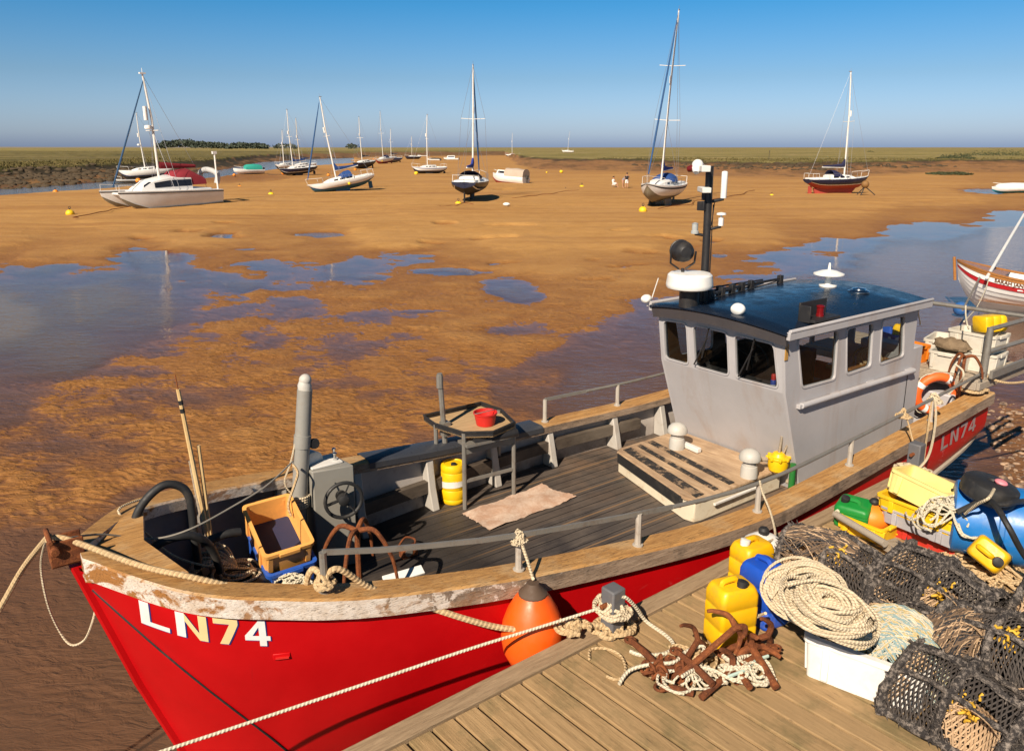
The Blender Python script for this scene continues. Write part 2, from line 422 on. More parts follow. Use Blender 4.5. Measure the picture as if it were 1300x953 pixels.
def bed_height(X, Y):
    """height of the ground (m) at site X, Y"""
    d = Y * CT + EYE * ST
    px = CXP + FPX * X / d; py = CYP + FPX * (EYE * CT - Y * ST) / d
    B = np.array(BED, float)
    qx, qy = px / 90., np.log(np.maximum(py - 187, .3)) * 4.2
    bx, by = B[:, 0] / 90., np.log(B[:, 1] - 187) * 4.2
    B[:, 2] -= 1.5 * ((B[:, 2] > .4) & (B[:, 2] < 4.1) & (B[:, 1] > 385) & (B[:, 1] < 600) & (B[:, 0] > -50) & (B[:, 0] < 720))
    num = np.zeros_like(X); den = np.zeros_like(X)
    wx = fbm(X * .5, Y * .5, 4, 3) * .35; wy = fbm(X * .5 + 40, Y * .5, 4, 5) * .22
    for i in range(len(B)):
        r2 = ((qx + wx - bx[i]) ** 2 + (qy + wy - by[i]) ** 2 + .012)
        ww = r2 ** -1.9; num += ww * B[i, 2]; den += ww
    hgt = num / den
    nc, nd = fbm(X * .8, Y * .5, 3, 9), fbm(X * .6, Y * .4, 3, 11)
    for (cx, cy, sx, sy, dep) in DIPS:
        hgt -= dep * np.exp(-(((px + nc * sx * .8 - cx) / sx) ** 2 + ((py + nd * sy * .9 - cy) / sy) ** 2) ** 2)
    rs_ = np.random.RandomState(23); na, nb = fbm(X * .9, Y * .6, 3, 9), fbm(X * .7, Y * .5, 3, 11)
    for k in range(58):
        if k < 34: cx, cy, sx, sy = rs_.uniform(180, 900), rs_.uniform(290, 400), rs_.uniform(7, 24), rs_.uniform(.8, 2.2)
        else: cx, cy, sx, sy = rs_.uniform(110, 600), rs_.uniform(430, 570), rs_.uniform(14, 40), rs_.uniform(3, 7)
        wq_ = np.exp(-(((px + na * sx * 1.2 - cx) / sx) ** 2 + ((py + nb * sy * 1.3 - cy) / sy) ** 2) ** 1.5)
        hgt = hgt * (1 - wq_) - 1.6 * wq_
    # low bars, pans and ripples
    near = sstep(60, 25, Y)
    shallow = np.exp(-(hgt / 9.) ** 2)
    hgt += fbm(X * .40, Y * .55, 4, 21) * (1.2 + 5.0 * shallow * near) + fbm(X * 1.3, Y * 1.7, 3, 31) * 2.4 * near * shallow + fbm(X * 3.6, Y * 4.6, 2, 33) * 1.0 * near * shallow
    hgt += fbm(X * .05, Y * .09, 3, 51) * 6 * sstep(30, 70, Y) * sstep(4, 20, hgt)
    hgt += fbm(X * .22, Y * .45, 3, 61) * 4.0 * sstep(26, 45, Y) * sstep(6, 20, hgt)
    ph = X * 17.0 + Y * 36.0 + fbm(X * .9, Y * .9, 3, 41) * 15.0 + fbm(X * 3.2, Y * 3.2, 2, 44) * 6.0
    brk = .35 + .65 * sstep(-.45, .25, fbm(X * 1.7, Y * 1.7, 3, 47))
    qx_, qy_ = X * .94 + Y * .34 + fbm(X * .8, Y * .8, 2, 45) * .5, Y * .94 - X * .34 + fbm(X * .8 + 9, Y * .8, 2, 46) * .4
    ph2 = qx_ * 13.0 + qy_ * 38.0 + fbm(X * 1.9, Y * 1.9, 2, 48) * 13.0
    rip = (.95 * np.sin(ph2) + .35 * np.sin(ph) + 1.1 * (.55 - 2 * np.abs(vnoise(qx_ * 3.6, qy_ * 7.4, 101))) + .6 * (.5 - 2 * np.abs(vnoise(qx_ * 7.5, qy_ * 13.0, 103)))) * brk
    hgt += rip * (1.15 * sstep(45, 20, Y) * np.exp(-((hgt - 2.5) / 9.) ** 2))
    return hgt / 100., px, py

def marsh_mask(px, py, X, Y):
    wob = fbm(X * .06, Y * .06, 4, 71) * 12 + fbm(X * .25, Y * .25, 3, 73) * 6
    FL = np.array(FOOT_L); FR = np.array(FOOT_R)
    def t_at(foot, side):
        yl = np.interp(px + wob * np.clip((py - 187) / 30, .25, 1.6), foot[:, 0], foot[:, 1], left=1e-3 if side > 0 else foot[0, 1], right=1e-3 if side < 0 else foot[-1, 1])
        return (yl - py) / np.maximum(yl - 187, .5)          # 0 at the foot, 1 at the horizon
    tl = t_at(FL, -1); tr = t_at(FR, 1)
    tl = np.where(px > 668, -1, tl); tr = np.where(px < 640, -1, tr)
    far = np.where(py < 198.2, .2, -1.)
    return np.maximum(np.maximum(tl, tr), np.where((px > 620) & (px < 700), far, -1)), (tr > tl)

rows = np.concatenate([187 + np.array([.25, .4, .6, .85, 1.1, 1.5, 2, 2.5, 3, 3.5]), np.arange(191, 260, .62), np.arange(260, 330, .9), np.arange(330, 640, 1.12), np.arange(640, 960, 2.6), np.arange(960, 1500, 12)])
cols = np.concatenate([np.arange(-1500, -60, 26), np.arange(-60, 1360, 2.1), np.arange(1360, 2800, 26)])
dd = []
for py in rows:
    v = (py - CYP) / FPX; dd.append((-EYE / (-ST - v * CT) * (CT - v * ST), -EYE / (-ST - v * CT)))
dd = np.array(dd)
Yg = np.repeat(dd[:, :1], len(cols), 1); Xg = (cols[None, :] - CXP) / FPX * dd[:, 1:2]
Hg, PXg, PYg = bed_height(Xg.ravel(), Yg.ravel())
MT, MR = marsh_mask(PXg, PYg, Xg.ravel(), Yg.ravel())
xr, yr = Xg.ravel(), Yg.ravel()
# side creek on the left: a trough between its near shore and the marsh foot
CK = np.array(CREEK); ck = np.interp(PXg + fbm(xr * .1, yr * .1, 3, 81) * 8, CK[:, 0], CK[:, 1], right=1e-3)
inck = sstep(0, .06, (ck - PYg) / np.maximum(ck - 187, 1)) * (PXg < 450)
Hg = Hg * (1 - inck) + (-.3) * inck
bank = np.where(MR, sstep(0, .30, MT) * .55 + sstep(.24, .36, MT) * .45, sstep(-.02, .20, MT) * .42 + sstep(.22, .30, MT) * .58)
rough_b = fbm(xr * .5, yr * .5, 4, 91) * .32 + fbm(xr * .16, yr * .16, 3, 93) * .3
mz = 1.85 + fbm(xr * .03, yr * .03, 4, 95) * .22 + fbm(xr * .3, yr * .3, 3, 97) * .10
zg = np.where(MT > -.05, Hg * (1 - bank) + mz * bank + rough_b * np.clip(bank * 3, 0, 1) * (bank < .98), Hg)
far_flat = sstep(260, 700, yr); zg = zg * (1 - far_flat * (MT > .3)) + mz * far_flat * (MT > .3)
VID = np.arange(len(rows) * len(cols)).reshape(len(rows), len(cols))
quads = np.stack([VID[:-1, :-1], VID[1:, :-1], VID[1:, 1:], VID[:-1, 1:]], -1).reshape(-1, 4)
quads = quads[:, ::-1] if False else quads
qm = bank[quads].mean(1) > .80
def grid_mesh(name, q, mat, attrs):
    used = np.unique(q); remap = -np.ones(len(xr), np.int64); remap[used] = np.arange(len(used))
    me = bpy.data.meshes.new(name)
    me.vertices.add(len(used)); me.vertices.foreach_set('co', np.stack([xr[used], yr[used], zg[used]], -1).ravel().astype(np.float32))
    qq = remap[q]
    me.loops.add(qq.size); me.loops.foreach_set('vertex_index', qq.ravel().astype(np.int32))
    me.polygons.add(len(qq)); me.polygons.foreach_set('loop_start', np.arange(0, qq.size, 4).astype(np.int32))
    me.update(calc_edges=True); me.validate()
    me.polygons.foreach_set('use_smooth', [True] * len(me.polygons))
    for k, val in attrs.items():
        a = me.attributes.new(k, 'FLOAT', 'POINT'); a.data.foreach_set('value', val[used].astype(np.float32))
    me.materials.append(mat); me.update()
    o = bpy.data.objects.new(name, me); link(o); o['kind'] = 'structure'
    return o
# --- sand
t = NT('sand'); 
pos = t.new('ShaderNodeNewGeometry'); P = pos.outputs['Position']; t.co = P
at_mud = t.new('ShaderNodeAttribute', attribute_name='mud'); at_st = t.new('ShaderNodeAttribute', attribute_name='stony')
z = t.sep(P)[2]
big = t.noise(.09, 5, .6); mid = t.noise(.9, 6, .65, .5); fine = t.noise(22, 5, .7)
streak = t.noise(1.0, 6, .62, .6, t.map((.03, .33, 1), (0, 0, R(-6))))
dry = t.mix(t.ramp(mid, .3, .7), (.36, .185, .054), (.46, .250, .078))
dry = t.mix(t.ramp(streak, .44, .64, 0, .75), dry, (.27, .125, .040))
dry = t.mix(t.ramp(big, .4, .65, 0, .4), dry, (.44, .25, .090))
rp = t.noise(1.0, 3, .6, 1.1, t.map((4.2, 9.5, 1), (0, 0, R(12)))); rp2 = t.noise(1.0, 2, .6, .9, t.map((1.2, 3.6, 1)))
wet = t.mix(t.ramp(mid, .3, .75), (.23, .100, .028), (.30, .140, .042)); wet = t.mix(t.ramp(rp, .38, .52, .55, 0), wet, (.15, .062, .020))
wetf = t.ramp(t.math('ADD', z, t.math('MULTIPLY', t.math('SUBTRACT', mid, .5), .04)), .015, .17, 1, 0)
col = t.mix(wetf, dry, wet)
under = t.ramp(z, -.004, -.03, 0, 1)
col = t.mix(under, col, t.mix(t.ramp(mid, .3, .7), (.150, .078, .044), (.205, .108, .060)))
mudc = t.mix(t.ramp(mid, .3, .7), (.11, .055, .028), (.24, .115, .052))
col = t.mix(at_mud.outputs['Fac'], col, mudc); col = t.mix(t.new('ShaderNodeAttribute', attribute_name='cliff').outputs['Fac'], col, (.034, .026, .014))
vor = t.new('ShaderNodeTexVoronoi'); t.lk(P, vor.inputs['Vector']); vor.inputs['Scale'].default_value = 9
stone = t.ramp(vor.outputs['Distance'], .12, .2, 1, 0)
shell = t.ramp(t.noise(4.5, 2, .5), .60, .68)
vs = t.new('ShaderNodeTexVoronoi'); t.lk(P, vs.inputs['Vector']); vs.inputs['Scale'].default_value = 5.5
spk = t.math('MULTIPLY', t.ramp(vs.outputs['Distance'], .05, .10, .7, 0), t.math('MULTIPLY', shell, t.ramp(t.sep(P)[1], 14, 22)))
col = t.mix(spk, col, (.62, .52, .40))
vw = t.new('ShaderNodeTexVoronoi'); t.lk(P, vw.inputs['Vector']); vw.inputs['Scale'].default_value = 1.7
col = t.mix(t.math('MULTIPLY', t.ramp(vw.outputs['Distance'], .035, .06, .8, 0), t.ramp(t.noise(.8, 3), .48, .55)), col, (.045, .032, .02))
col = t.mix(t.math('MULTIPLY', stone, at_st.outputs['Fac']), col, t.mix(t.noise(5, 3), (.10, .07, .05), (.42, .28, .17)))
ro = t.math('SUBTRACT', .92, t.math('MULTIPLY', wetf, .30))
bm = t.bump(rp, .85, .055); bm = t.bump(rp2, .5, .06, bm); bm = t.bump(mid, .3, .03, bm); bm = t.bump(fine, .5, .010, bm)
M_SAND = t.fin(col, ro, bm, spec=.22)
# --- marsh turf
t = NT('marsh_turf'); pos = t.new('ShaderNodeNewGeometry'); t.co = pos.outputs['Position']
n1 = t.noise(1.0, 6, .6, .5, t.map((.02, .05, 1))); n2 = t.noise(.35, 6, .7); n3 = t.noise(2.5, 5, .7); n4 = t.noise(1.0, 6, .65, .6, t.map((.010, .075, .5))); n5 = t.noise(1.0, 5, .6, .5, t.map((.05, .4, .5)))
col = t.mix(t.ramp(n1, .38, .62), (.185, .155, .048), (.33, .255, .105))
col = t.mix(t.ramp(n2, .42, .66, 0, .75), col, (.165, .145, .040))
col = t.mix(t.ramp(n3, .5, .75, 0, .6), col, (.33, .26, .13))
col = t.mix(t.ramp(n4, .53, .60, 0, .75), col, (.10, .085, .034)); col = t.mix(t.ramp(n4, .45, .38, 0, .6), col, (.36, .27, .14)); col = t.mix(t.ramp(n5, .56, .68, 0, .6), col, (.085, .080, .030))
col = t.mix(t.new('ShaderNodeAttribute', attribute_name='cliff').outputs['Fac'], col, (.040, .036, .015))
M_MARSH = t.fin(col, .95, t.bump(n3, 1.0, .25), spec=.1)
mud = np.clip(sstep(-.03, .10, MT) + .6 * inck * (Hg < .02), 0, 1) * (.7 + .3 * fbm(xr * .2, yr * .2, 3, 15))
mud = np.clip(mud + sstep(1190, 1230, PXg) * sstep(455, 500, PYg) * .9 * (PYg > 420), 0, 1)
stony = sstep(1180, 1240, PXg) * sstep(470, 510, PYg)
cn = fbm(xr * .22, yr * .22, 4, 111)
cliff = np.where(MR, sstep(.52, .72, bank + cn * .22) * (1 - sstep(.86, .98, bank + cn * .1)) * .8, sstep(.30, .44, bank + cn * .30) * (1 - sstep(.93, 1.0, bank + cn * .08)))  # dark band: weedy mud, with the grass overhang's shadow painted in
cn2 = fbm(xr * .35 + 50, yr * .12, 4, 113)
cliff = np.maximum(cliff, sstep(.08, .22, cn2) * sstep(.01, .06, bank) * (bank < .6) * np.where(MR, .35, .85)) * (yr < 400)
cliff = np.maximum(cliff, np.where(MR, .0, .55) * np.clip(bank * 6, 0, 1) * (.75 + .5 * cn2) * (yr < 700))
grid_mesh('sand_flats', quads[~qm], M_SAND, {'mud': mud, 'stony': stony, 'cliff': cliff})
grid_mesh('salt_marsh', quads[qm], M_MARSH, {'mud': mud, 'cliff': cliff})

# --- water: one level sheet over the flats, turbidity follows its depth
dsel = zg.reshape(len(rows), len(cols))
wr = np.arange(0, len(rows), 2); wc = np.arange(0, len(cols), 3)
wq = VID[np.ix_(wr, wc)]
wqd = np.stack([wq[:-1, :-1], wq[1:, :-1], wq[1:, 1:], wq[:-1, 1:]], -1).reshape(-1, 4)
keep = zg[wqd].min(1) < .03
wqd = wqd[keep & (yr[wqd].max(1) < 600)]
t = NT('tide_water'); t.n.remove(t.b)
pos = t.new('ShaderNodeNewGeometry'); P = pos.outputs['Position']; t.co = P
dep = t.new('ShaderNodeAttribute', attribute_name='depth').outputs['Fac']
pool = t.new('ShaderNodeAttribute', attribute_name='pool').outputs['Fac']
w1 = t.noise(1.0, 3, .6, .4, t.map((3.0, 9.0, 1), (0, 0, R(14)))); w2 = t.noise(1.0, 3, .6, .4, t.map((1.0, 2.6, 1), (0, 0, R(-12))))
calm = t.ramp(dep, .015, .12, .03, 1.0)
hsum = t.math('MULTIPLY', t.math('ADD', w1, w2), calm)
bm = t.bump(hsum, .55, .022)
murk = t.new('ShaderNodeBsdfDiffuse'); t.put(murk.inputs[0], t.mix(pool, (.215, .128, .082), (.235, .165, .090)))
tr = t.new('ShaderNodeBsdfTransparent'); t.put(tr.inputs[0], t.mix(t.ramp(dep, 0, .15), (.97, .95, .92), (.72, .62, .52)))
body = t.new('ShaderNodeMixShader'); t.put(body.inputs[0], t.ramp(dep, .01, .26, .0, .93)); t.lk(tr.outputs[0], body.inputs[1]); t.lk(murk.outputs[0], body.inputs[2])
gl = t.new('ShaderNodeBsdfGlossy'); gl.inputs['Roughness'].default_value = .04; t.lk(bm, gl.inputs['Normal'])
fr = t.new('ShaderNodeLayerWeight'); fr.inputs[0].default_value = .5; t.lk(bm, fr.inputs['Normal'])
ms = t.new('ShaderNodeMixShader'); t.lk(t.math('ADD', .02, t.math('MULTIPLY', t.math('POWER', fr.outputs['Facing'], 5.0), .95)), ms.inputs[0]); t.lk(body.outputs[0], ms.inputs[1]); t.lk(gl.outputs[0], ms.inputs[2])
t.lk(ms.outputs[0], t.out.inputs[0]); M_WATER = t.m
zkeep = zg.copy(); depth = np.clip(-zg, 0, .6); zg[:] = 0.0
poolm = sstep(330, 150, PXg) * sstep(560, 470, PYg)
grid_mesh('tidal_water', wqd, M_WATER, {'depth': depth, 'pool': poolm})
zg[:] = zkeep

# --- slumped clods of mud under the marsh edge
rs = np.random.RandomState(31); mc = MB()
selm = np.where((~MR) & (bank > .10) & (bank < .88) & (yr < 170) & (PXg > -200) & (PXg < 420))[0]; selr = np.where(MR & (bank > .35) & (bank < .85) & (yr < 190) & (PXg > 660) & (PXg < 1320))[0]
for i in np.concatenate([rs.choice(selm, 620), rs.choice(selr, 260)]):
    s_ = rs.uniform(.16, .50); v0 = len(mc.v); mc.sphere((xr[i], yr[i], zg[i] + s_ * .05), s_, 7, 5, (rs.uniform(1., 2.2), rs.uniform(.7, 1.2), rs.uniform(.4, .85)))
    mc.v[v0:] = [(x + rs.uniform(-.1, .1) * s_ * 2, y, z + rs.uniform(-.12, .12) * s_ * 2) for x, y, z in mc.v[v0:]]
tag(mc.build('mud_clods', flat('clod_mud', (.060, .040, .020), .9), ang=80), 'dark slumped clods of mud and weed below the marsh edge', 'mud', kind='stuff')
# --- rough grass along the marsh edges
sel = np.where((bank > .86) & (yr < 240) & (PXg > -250) & (PXg < 1550) & (((MT > .2) & (MT < .46))))[0]
rs = np.random.RandomState(5); pick = rs.choice(sel, 5200)
mbg = MB()
for i in pick:
    x0, y0, z0 = xr[i] + rs.uniform(-.8, .8), yr[i] + rs.uniform(-1, 1), zg[i] - .05
    hh = rs.uniform(.12, .5) * (1.4 if rs.rand() < .15 else .8)
    for k in range(3):
        a = rs.uniform(0, PI); wv = rs.uniform(.06, .22)
        dx, dy = math.cos(a) * wv, math.sin(a) * wv; lx = rs.uniform(-.25, .25); ox, oy = rs.uniform(-.2, .2, 2)
        mbg.add([(x0 + ox - dx, y0 + oy - dy, z0), (x0 + ox + dx, y0 + oy + dy, z0), (x0 + ox + lx, y0 + oy, z0 + hh)], [(0, 1, 2)])
t = NT('marsh_grass'); t.co = t.new('ShaderNodeNewGeometry').outputs['Position']
n = t.noise(.25, 4, .6); n2 = t.noise(3, 3, .6)
M_GRASS = t.fin(t.mix(t.ramp(n2, .3, .7, 0, .6), t.mix(t.ramp(n, .35, .65), (.095, .085, .026), (.22, .17, .075)), (.050, .042, .018)), .95, spec=.1)
tag(mbg.build('marsh_grass', M_GRASS, smooth=False), 'rough grass and sea purslane along the marsh bank tops', 'grass', kind='stuff')
# dark bushes of shrubby seablite on the right-hand marsh
def bush(name, label, cx, cy, w_, h_, n, seed, grp=None):
    p = at(cx, cy, 0); rr = random.Random(seed); mb = MB()
    sc = p.y / FPX
    zb = 1.75 if cy < 215 else .25
    p = at(cx, cy, zb)
    for k in range(n):
        a = rr.uniform(0, 2 * PI); q = math.sqrt(rr.random()); x, y = q * math.cos(a) * w_ * sc * .5, q * math.sin(a) * w_ * sc * .4
        zz = rr.uniform(0, 1) * h_ * p.y / FPX * (1 - q * q * .8) * (.7 + .5 * math.sin(x * 2.1 + seed) * .5)
        s_ = rr.uniform(.10, .26); M = Matrix.Translation((x, y, zz)) @ Euler((rr.uniform(0, 3), rr.uniform(0, 3), rr.uniform(0, 3))).to_matrix().to_4x4()
        mb.add([(-s_, 0, 0), (s_, 0, 0), (0, s_ * 1.4, 0)], [(0, 1, 2)], M=M)
    o = mb.build(name, M_BUSH, smooth=False, loc=p); return tag(o, label, 'bush', grp)
M_BUSH = flat('bush_leaf', (.050, .058, .022), .9)
bush('marsh_bush', 'long dark green bush on the right marsh above the mud slope', 1213, 201.5, 30, 8, 900, 1)
bush('marsh_bush', 'pale topped bush at the right edge of the marsh', 1268, 198, 60, 10, 1300, 2)
bush('marsh_bush', 'tiny bush on the marsh skyline beyond the dark hulled yacht', 1105, 193.5, 6, 3, 150, 3)
bush('seaweed_patch', 'dark weed growing on the mud slope right of the red keeled yacht', 1205, 221, 52, 3, 900, 4)['category'] = 'weed'
# distant pine belt
mb = MB(); rr = random.Random(11)
yw = 1500.
def tre(x, h0, n):
    for k in range(n):
        q = rr.random(); zz = h0 * (.35 + .65 * q); sp = (1 - abs(q - .55) * 1.3) * h0 * .36
        xx = x + rr.gauss(0, 1) * sp; yy = yw + rr.gauss(0, 10); s_ = rr.uniform(.8, 2.2)
        M = Matrix.Translation((xx, yy, zz)) @ Euler((rr.uniform(0, 3), rr.uniform(0, 3), rr.uniform(0, 3))).to_matrix().to_4x4()
        mb.add([(-s_, 0, 0), (s_, 0, 0), (s_ * .3, s_ * 1.5, 0), (-s_ * .8, s_, 0)], [(0, 1, 2, 3)], M=M)
px = 203.
while px < 338:
    tp = np.interp(px, [203, 208, 222, 235, 245, 262, 285, 292, 300, 325, 338], [3, 8, 9, 10, 8, 7, 4.5, 2.5, 6, 5.5, 3])
    tre((px - 650) / 1029. * yw, max(2., (tp + rr.uniform(-1.6, .8)) * 1.46 + 4), 70); px += rr.uniform(1.2, 2.6)
for px, tp in ((352, 3), (356, 4.5), (361, 4), (368, 5), (374, 3), (444, 3.5), (447, 5), (451, 3)):
    tre((px - 650) / 1029. * yw, tp * 1.46 + 4, 60)
t = NT('hazed_pine'); t.co = t.new('ShaderNodeNewGeometry').outputs['Position']
M_PINE = t.fin(t.mix(t.noise(.08, 4, .6), (.048, .064, .052), (.085, .098, .070)), .95, spec=.05)  # leaf green paled and blued: distance haze put into the colour
tag(mb.build('pine_wood', M_PINE, smooth=False), 'dark belt of pines on the horizon beyond the left marsh', 'wood', kind='stuff')
# pale dune line along the horizon
mb = MB(); xs = np.arange(-4500, 4501, 60.); secs = []
for x in xs:
    h_ = 5.2 + 1.5 * float(fbm(np.array([x * .004]), np.array([.5]), 4, 5)[0]) + (2.2 if x < -900 else 0) - 1.1
    secs.append([(x, 3150, 0), (x, 3190, h_), (x, 3260, h_ * .8), (x, 3300, 0)])
mb.loft(secs, flip=True)
M_DUNE = flat('dune_sand', (.20, .17, .12), .95)
mb.build('dunes', M_DUNE)['kind'] = 'structure'
# ---------------------------------------------------------------- the red fishing boat
BX, BY, BA, BL = -2.906, 4.757, .642, 10.5
TB = np.array([0, .04, .1, .2, .35, .5, .65, .8, 1]); TZ = np.array([0, .15, .3, .45, .6, .8, 1])
BV = np.array([0.15, 0.75, 1.11, 1.37, 1.55, 1.66, 1.58, 1.51, 1.43]); ZV = np.array([2.41, 2.1, 1.89, 1.75, 1.72, 1.78, 1.87])
def cr(T, V, t):
    m = np.gradient(V, T); i = int(np.clip(np.searchsorted(T, t, side='right') - 1, 0, len(T) - 2))
    h = T[i + 1] - T[i]; s = (t - T[i]) / h
    return float((2 * s**3 - 3 * s * s + 1) * V[i] + (s**3 - 2 * s * s + s) * h * m[i] + (-2 * s**3 + 3 * s * s) * V[i + 1] + (s**3 - s * s) * h * m[i + 1])
def Bb(x): return cr(TB, BV, min(max(x, 0), BL) / BL)
def Zz(x): return cr(TZ, ZV, min(max(x, 0), BL) / BL)
ca, sa = math.cos(BA), math.sin(BA)
def tol(p): dx, dy = p[0] - BX, p[1] - BY; return Vector((dx * ca + dy * sa, -dx * sa + dy * ca, p[2]))
def tow(l): return Vector((BX + l[0] * ca - l[1] * sa, BY + l[0] * sa + l[1] * ca, l[2]))
def lz(px, py, z): return tol(at(px, py, z))
def lpl(px, py, ax, val):
    u = (px - CXP) / FPX; v = (py - CYP) / FPX; d = (u, CT - v * ST, -ST - v * CT)
    o = tol((0, 0, EYE)); dl = Vector((d[0] * ca + d[1] * sa, -d[0] * sa + d[1] * ca, d[2]))
    return o + dl * ((val - o[ax]) / dl[ax])
def ly(px, py, y): return lpl(px, py, 1, y)
def lx(px, py, x): return lpl(px, py, 0, x)
DECK = 1.2

# materials
t = NT('hull_red'); z = t.sep()[2]
n1 = t.noise(1.2, 5, .6); n2 = t.noise(26, 6, .7); n3 = t.noise(3.0, 8, .75, 1.2, t.map((1, 1, .35))); n4 = t.noise(2.0, 9, .8, .8, t.map((5, 5, .5)))
col = t.mix(t.ramp(n1, .3, .7), (.40, .002, .004), (.50, .003, .005))
col = t.mix(t.ramp(n3, .60, .72, 0, .30), col, (.30, .008, .012))
col = t.mix(t.ramp(n4, .60, .74, 0, .35), col, (.20, .012, .012)); col = t.mix(t.ramp(t.noise(9, 8, .8, 1.5), .70, .74, 0, .5), col, (.60, .16, .13))
scr = t.ramp(t.noise(5, 9, .78, 2.0, t.map((.6, .6, 2.2))), .60, .64, 0, .75)
xm = t.math('MULTIPLY', t.ramp(t.sep()[0], 3.6, 4.2), t.ramp(z, 1.5, 1.1))
col = t.mix(t.math('MULTIPLY', scr, xm), col, (.62, .42, .40))
boot = t.ramp(t.math('ADD', z, t.math('MULTIPLY', t.noise(4, 5, .7), .08)), .34, .30)
col = t.mix(boot, col, (.05, .02, .018))
M_RED = t.fin(col, t.ramp(n1, .3, .7, .34, .50), t.bump(t.noise(2.2, 3), .16, .03), spec=.25)

t = NT('cap_timber'); xyz = t.sep(); x, y, z = xyz[0], xyz[1], xyz[2]
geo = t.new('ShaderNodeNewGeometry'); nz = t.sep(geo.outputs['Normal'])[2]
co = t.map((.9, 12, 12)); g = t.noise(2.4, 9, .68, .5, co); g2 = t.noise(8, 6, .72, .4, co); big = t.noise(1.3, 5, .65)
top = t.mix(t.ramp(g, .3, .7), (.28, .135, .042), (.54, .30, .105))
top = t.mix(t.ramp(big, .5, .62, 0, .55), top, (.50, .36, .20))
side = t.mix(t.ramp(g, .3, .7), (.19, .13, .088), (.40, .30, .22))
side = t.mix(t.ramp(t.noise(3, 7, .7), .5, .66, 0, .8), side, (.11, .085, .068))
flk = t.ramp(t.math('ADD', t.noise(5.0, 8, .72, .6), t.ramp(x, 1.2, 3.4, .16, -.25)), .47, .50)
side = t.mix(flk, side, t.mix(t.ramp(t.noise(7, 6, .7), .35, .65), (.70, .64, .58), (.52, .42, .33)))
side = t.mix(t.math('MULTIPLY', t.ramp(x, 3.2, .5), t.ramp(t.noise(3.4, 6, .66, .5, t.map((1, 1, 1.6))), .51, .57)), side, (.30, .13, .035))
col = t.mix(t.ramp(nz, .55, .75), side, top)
col = t.mix(t.ramp(g2, .53, .66, 0, .75), col, (.045, .028, .016))
bm = t.bump(g2, .55, .008); bm = t.bump(g, .5, .012, bm)
M_CAP = t.fin(col, .72, bm, spec=.3)

t = NT('deck_boards'); xyz = t.sep(); y = xyz[1]
n1 = t.noise(1.6, 6, .68, .4); n2 = t.noise(6, 7, .7, .3, t.map((.35, 6, 1))); 
br = t.math('FRACT', t.math('MULTIPLY', y, 1 / .125)); seam = t.math('LESS_THAN', t.math('ABSOLUTE', t.math('SUBTRACT', br, .5)), .045)
brx = t.math('FRACT', t.math('MULTIPLY', y, 1 / .5)); seam2 = t.math('LESS_THAN', t.math('ABSOLUTE', t.math('SUBTRACT', brx, .25)), .018)
wnb = t.new('ShaderNodeTexWhiteNoise', noise_dimensions='1D'); t.lk(t.math('FLOOR', t.math('MULTIPLY', y, 1 / .125)), wnb.inputs['W'])
col = t.mix(t.ramp(n1, .35, .65), (.040, .034, .032), (.088, .072, .062))
col = t.mix(t.ramp(n2, .48, .72, 0, .6), col, (.15, .12, .095))
col = t.mix(t.math('MULTIPLY', wnb.outputs['Value'], .35), col, (.12, .085, .06))
aft = t.math('MULTIPLY', t.ramp(xyz[0], 4.9, 6.2), t.ramp(t.noise(2.2, 6, .7), .42, .62))
col = t.mix(aft, col, (.19, .12, .075))
col = t.mix(seam, col, (.012, .010, .009)); col = t.mix(t.math('MULTIPLY', seam2, .7), col, (.28, .16, .07))
fw = t.math('MULTIPLY', t.ramp(xyz[0], 3.9, 3.2), t.ramp(t.noise(1.1, 4, .6), .30, .46)); col = t.mix(t.math('MULTIPLY', fw, .8), col, (.016, .014, .014))
M_DECK = t.fin(col, t.ramp(n1, .3, .7, .42, .75), t.bump(n2, .4, .006, t.bump(seam, -.4, .006)), spec=.4)

t = NT('bulwark_paint'); xyz = t.sep()
n1 = t.noise(2.2, 7, .68, .5); n2 = t.noise(9, 7, .72)
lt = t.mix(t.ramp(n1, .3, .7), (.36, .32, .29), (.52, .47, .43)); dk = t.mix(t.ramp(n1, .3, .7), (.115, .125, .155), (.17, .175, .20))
col = t.mix(t.ramp(xyz[0], 1.6, 2.5), dk, lt)  # bow end coloured darker and bluer for the shade there
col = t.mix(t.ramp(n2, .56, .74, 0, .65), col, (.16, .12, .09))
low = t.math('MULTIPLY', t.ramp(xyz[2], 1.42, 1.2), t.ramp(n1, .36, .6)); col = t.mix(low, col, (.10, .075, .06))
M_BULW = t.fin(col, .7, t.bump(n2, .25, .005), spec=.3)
M_GREYP = paint('wheelhouse_grey', (.415, .40, .41), .5, (.28, .17, .10), .55, 2.6, .12, wear=((.30, .15, .06), .70), streak=True)
M_GREYB = paint('grey_box_paint', (.235, .225, .20), .55, (.20, .16, .12), .55, 4, .2, wear=((.48, .45, .42), .68))
M_RIB = paint('rib_white', (.44, .41, .37), .6, (.22, .15, .10), .6, 5, .2)
M_ROOF = paint('roof_navy', (.006, .013, .028), .24, (.05, .05, .05), .25, 2.0, .05)
M_DARK = flat('dark_interior', (.028, .025, .024), .7)
M_BLK = paint('black_paint', (.018, .017, .018), .5, (.10, .08, .06), .35, 6)
M_RUB = paint('black_rubber', (.016, .016, .017), .6, (.12, .10, .08), .45, 6, .3)
M_STEEL = paint('galvanised_rail', (.25, .235, .21), .45, (.14, .085, .05), .85, 7, .2, metal=.35)
M_OLDW = wood('weathered_black_wood', (.035, .027, .022), (.10, .075, .055), silver=(.16, .13, .10))
M_WGREY = wood('grey_wood', (.22, .17, .12), (.40, .33, .25), silver=(.33, .29, .24))
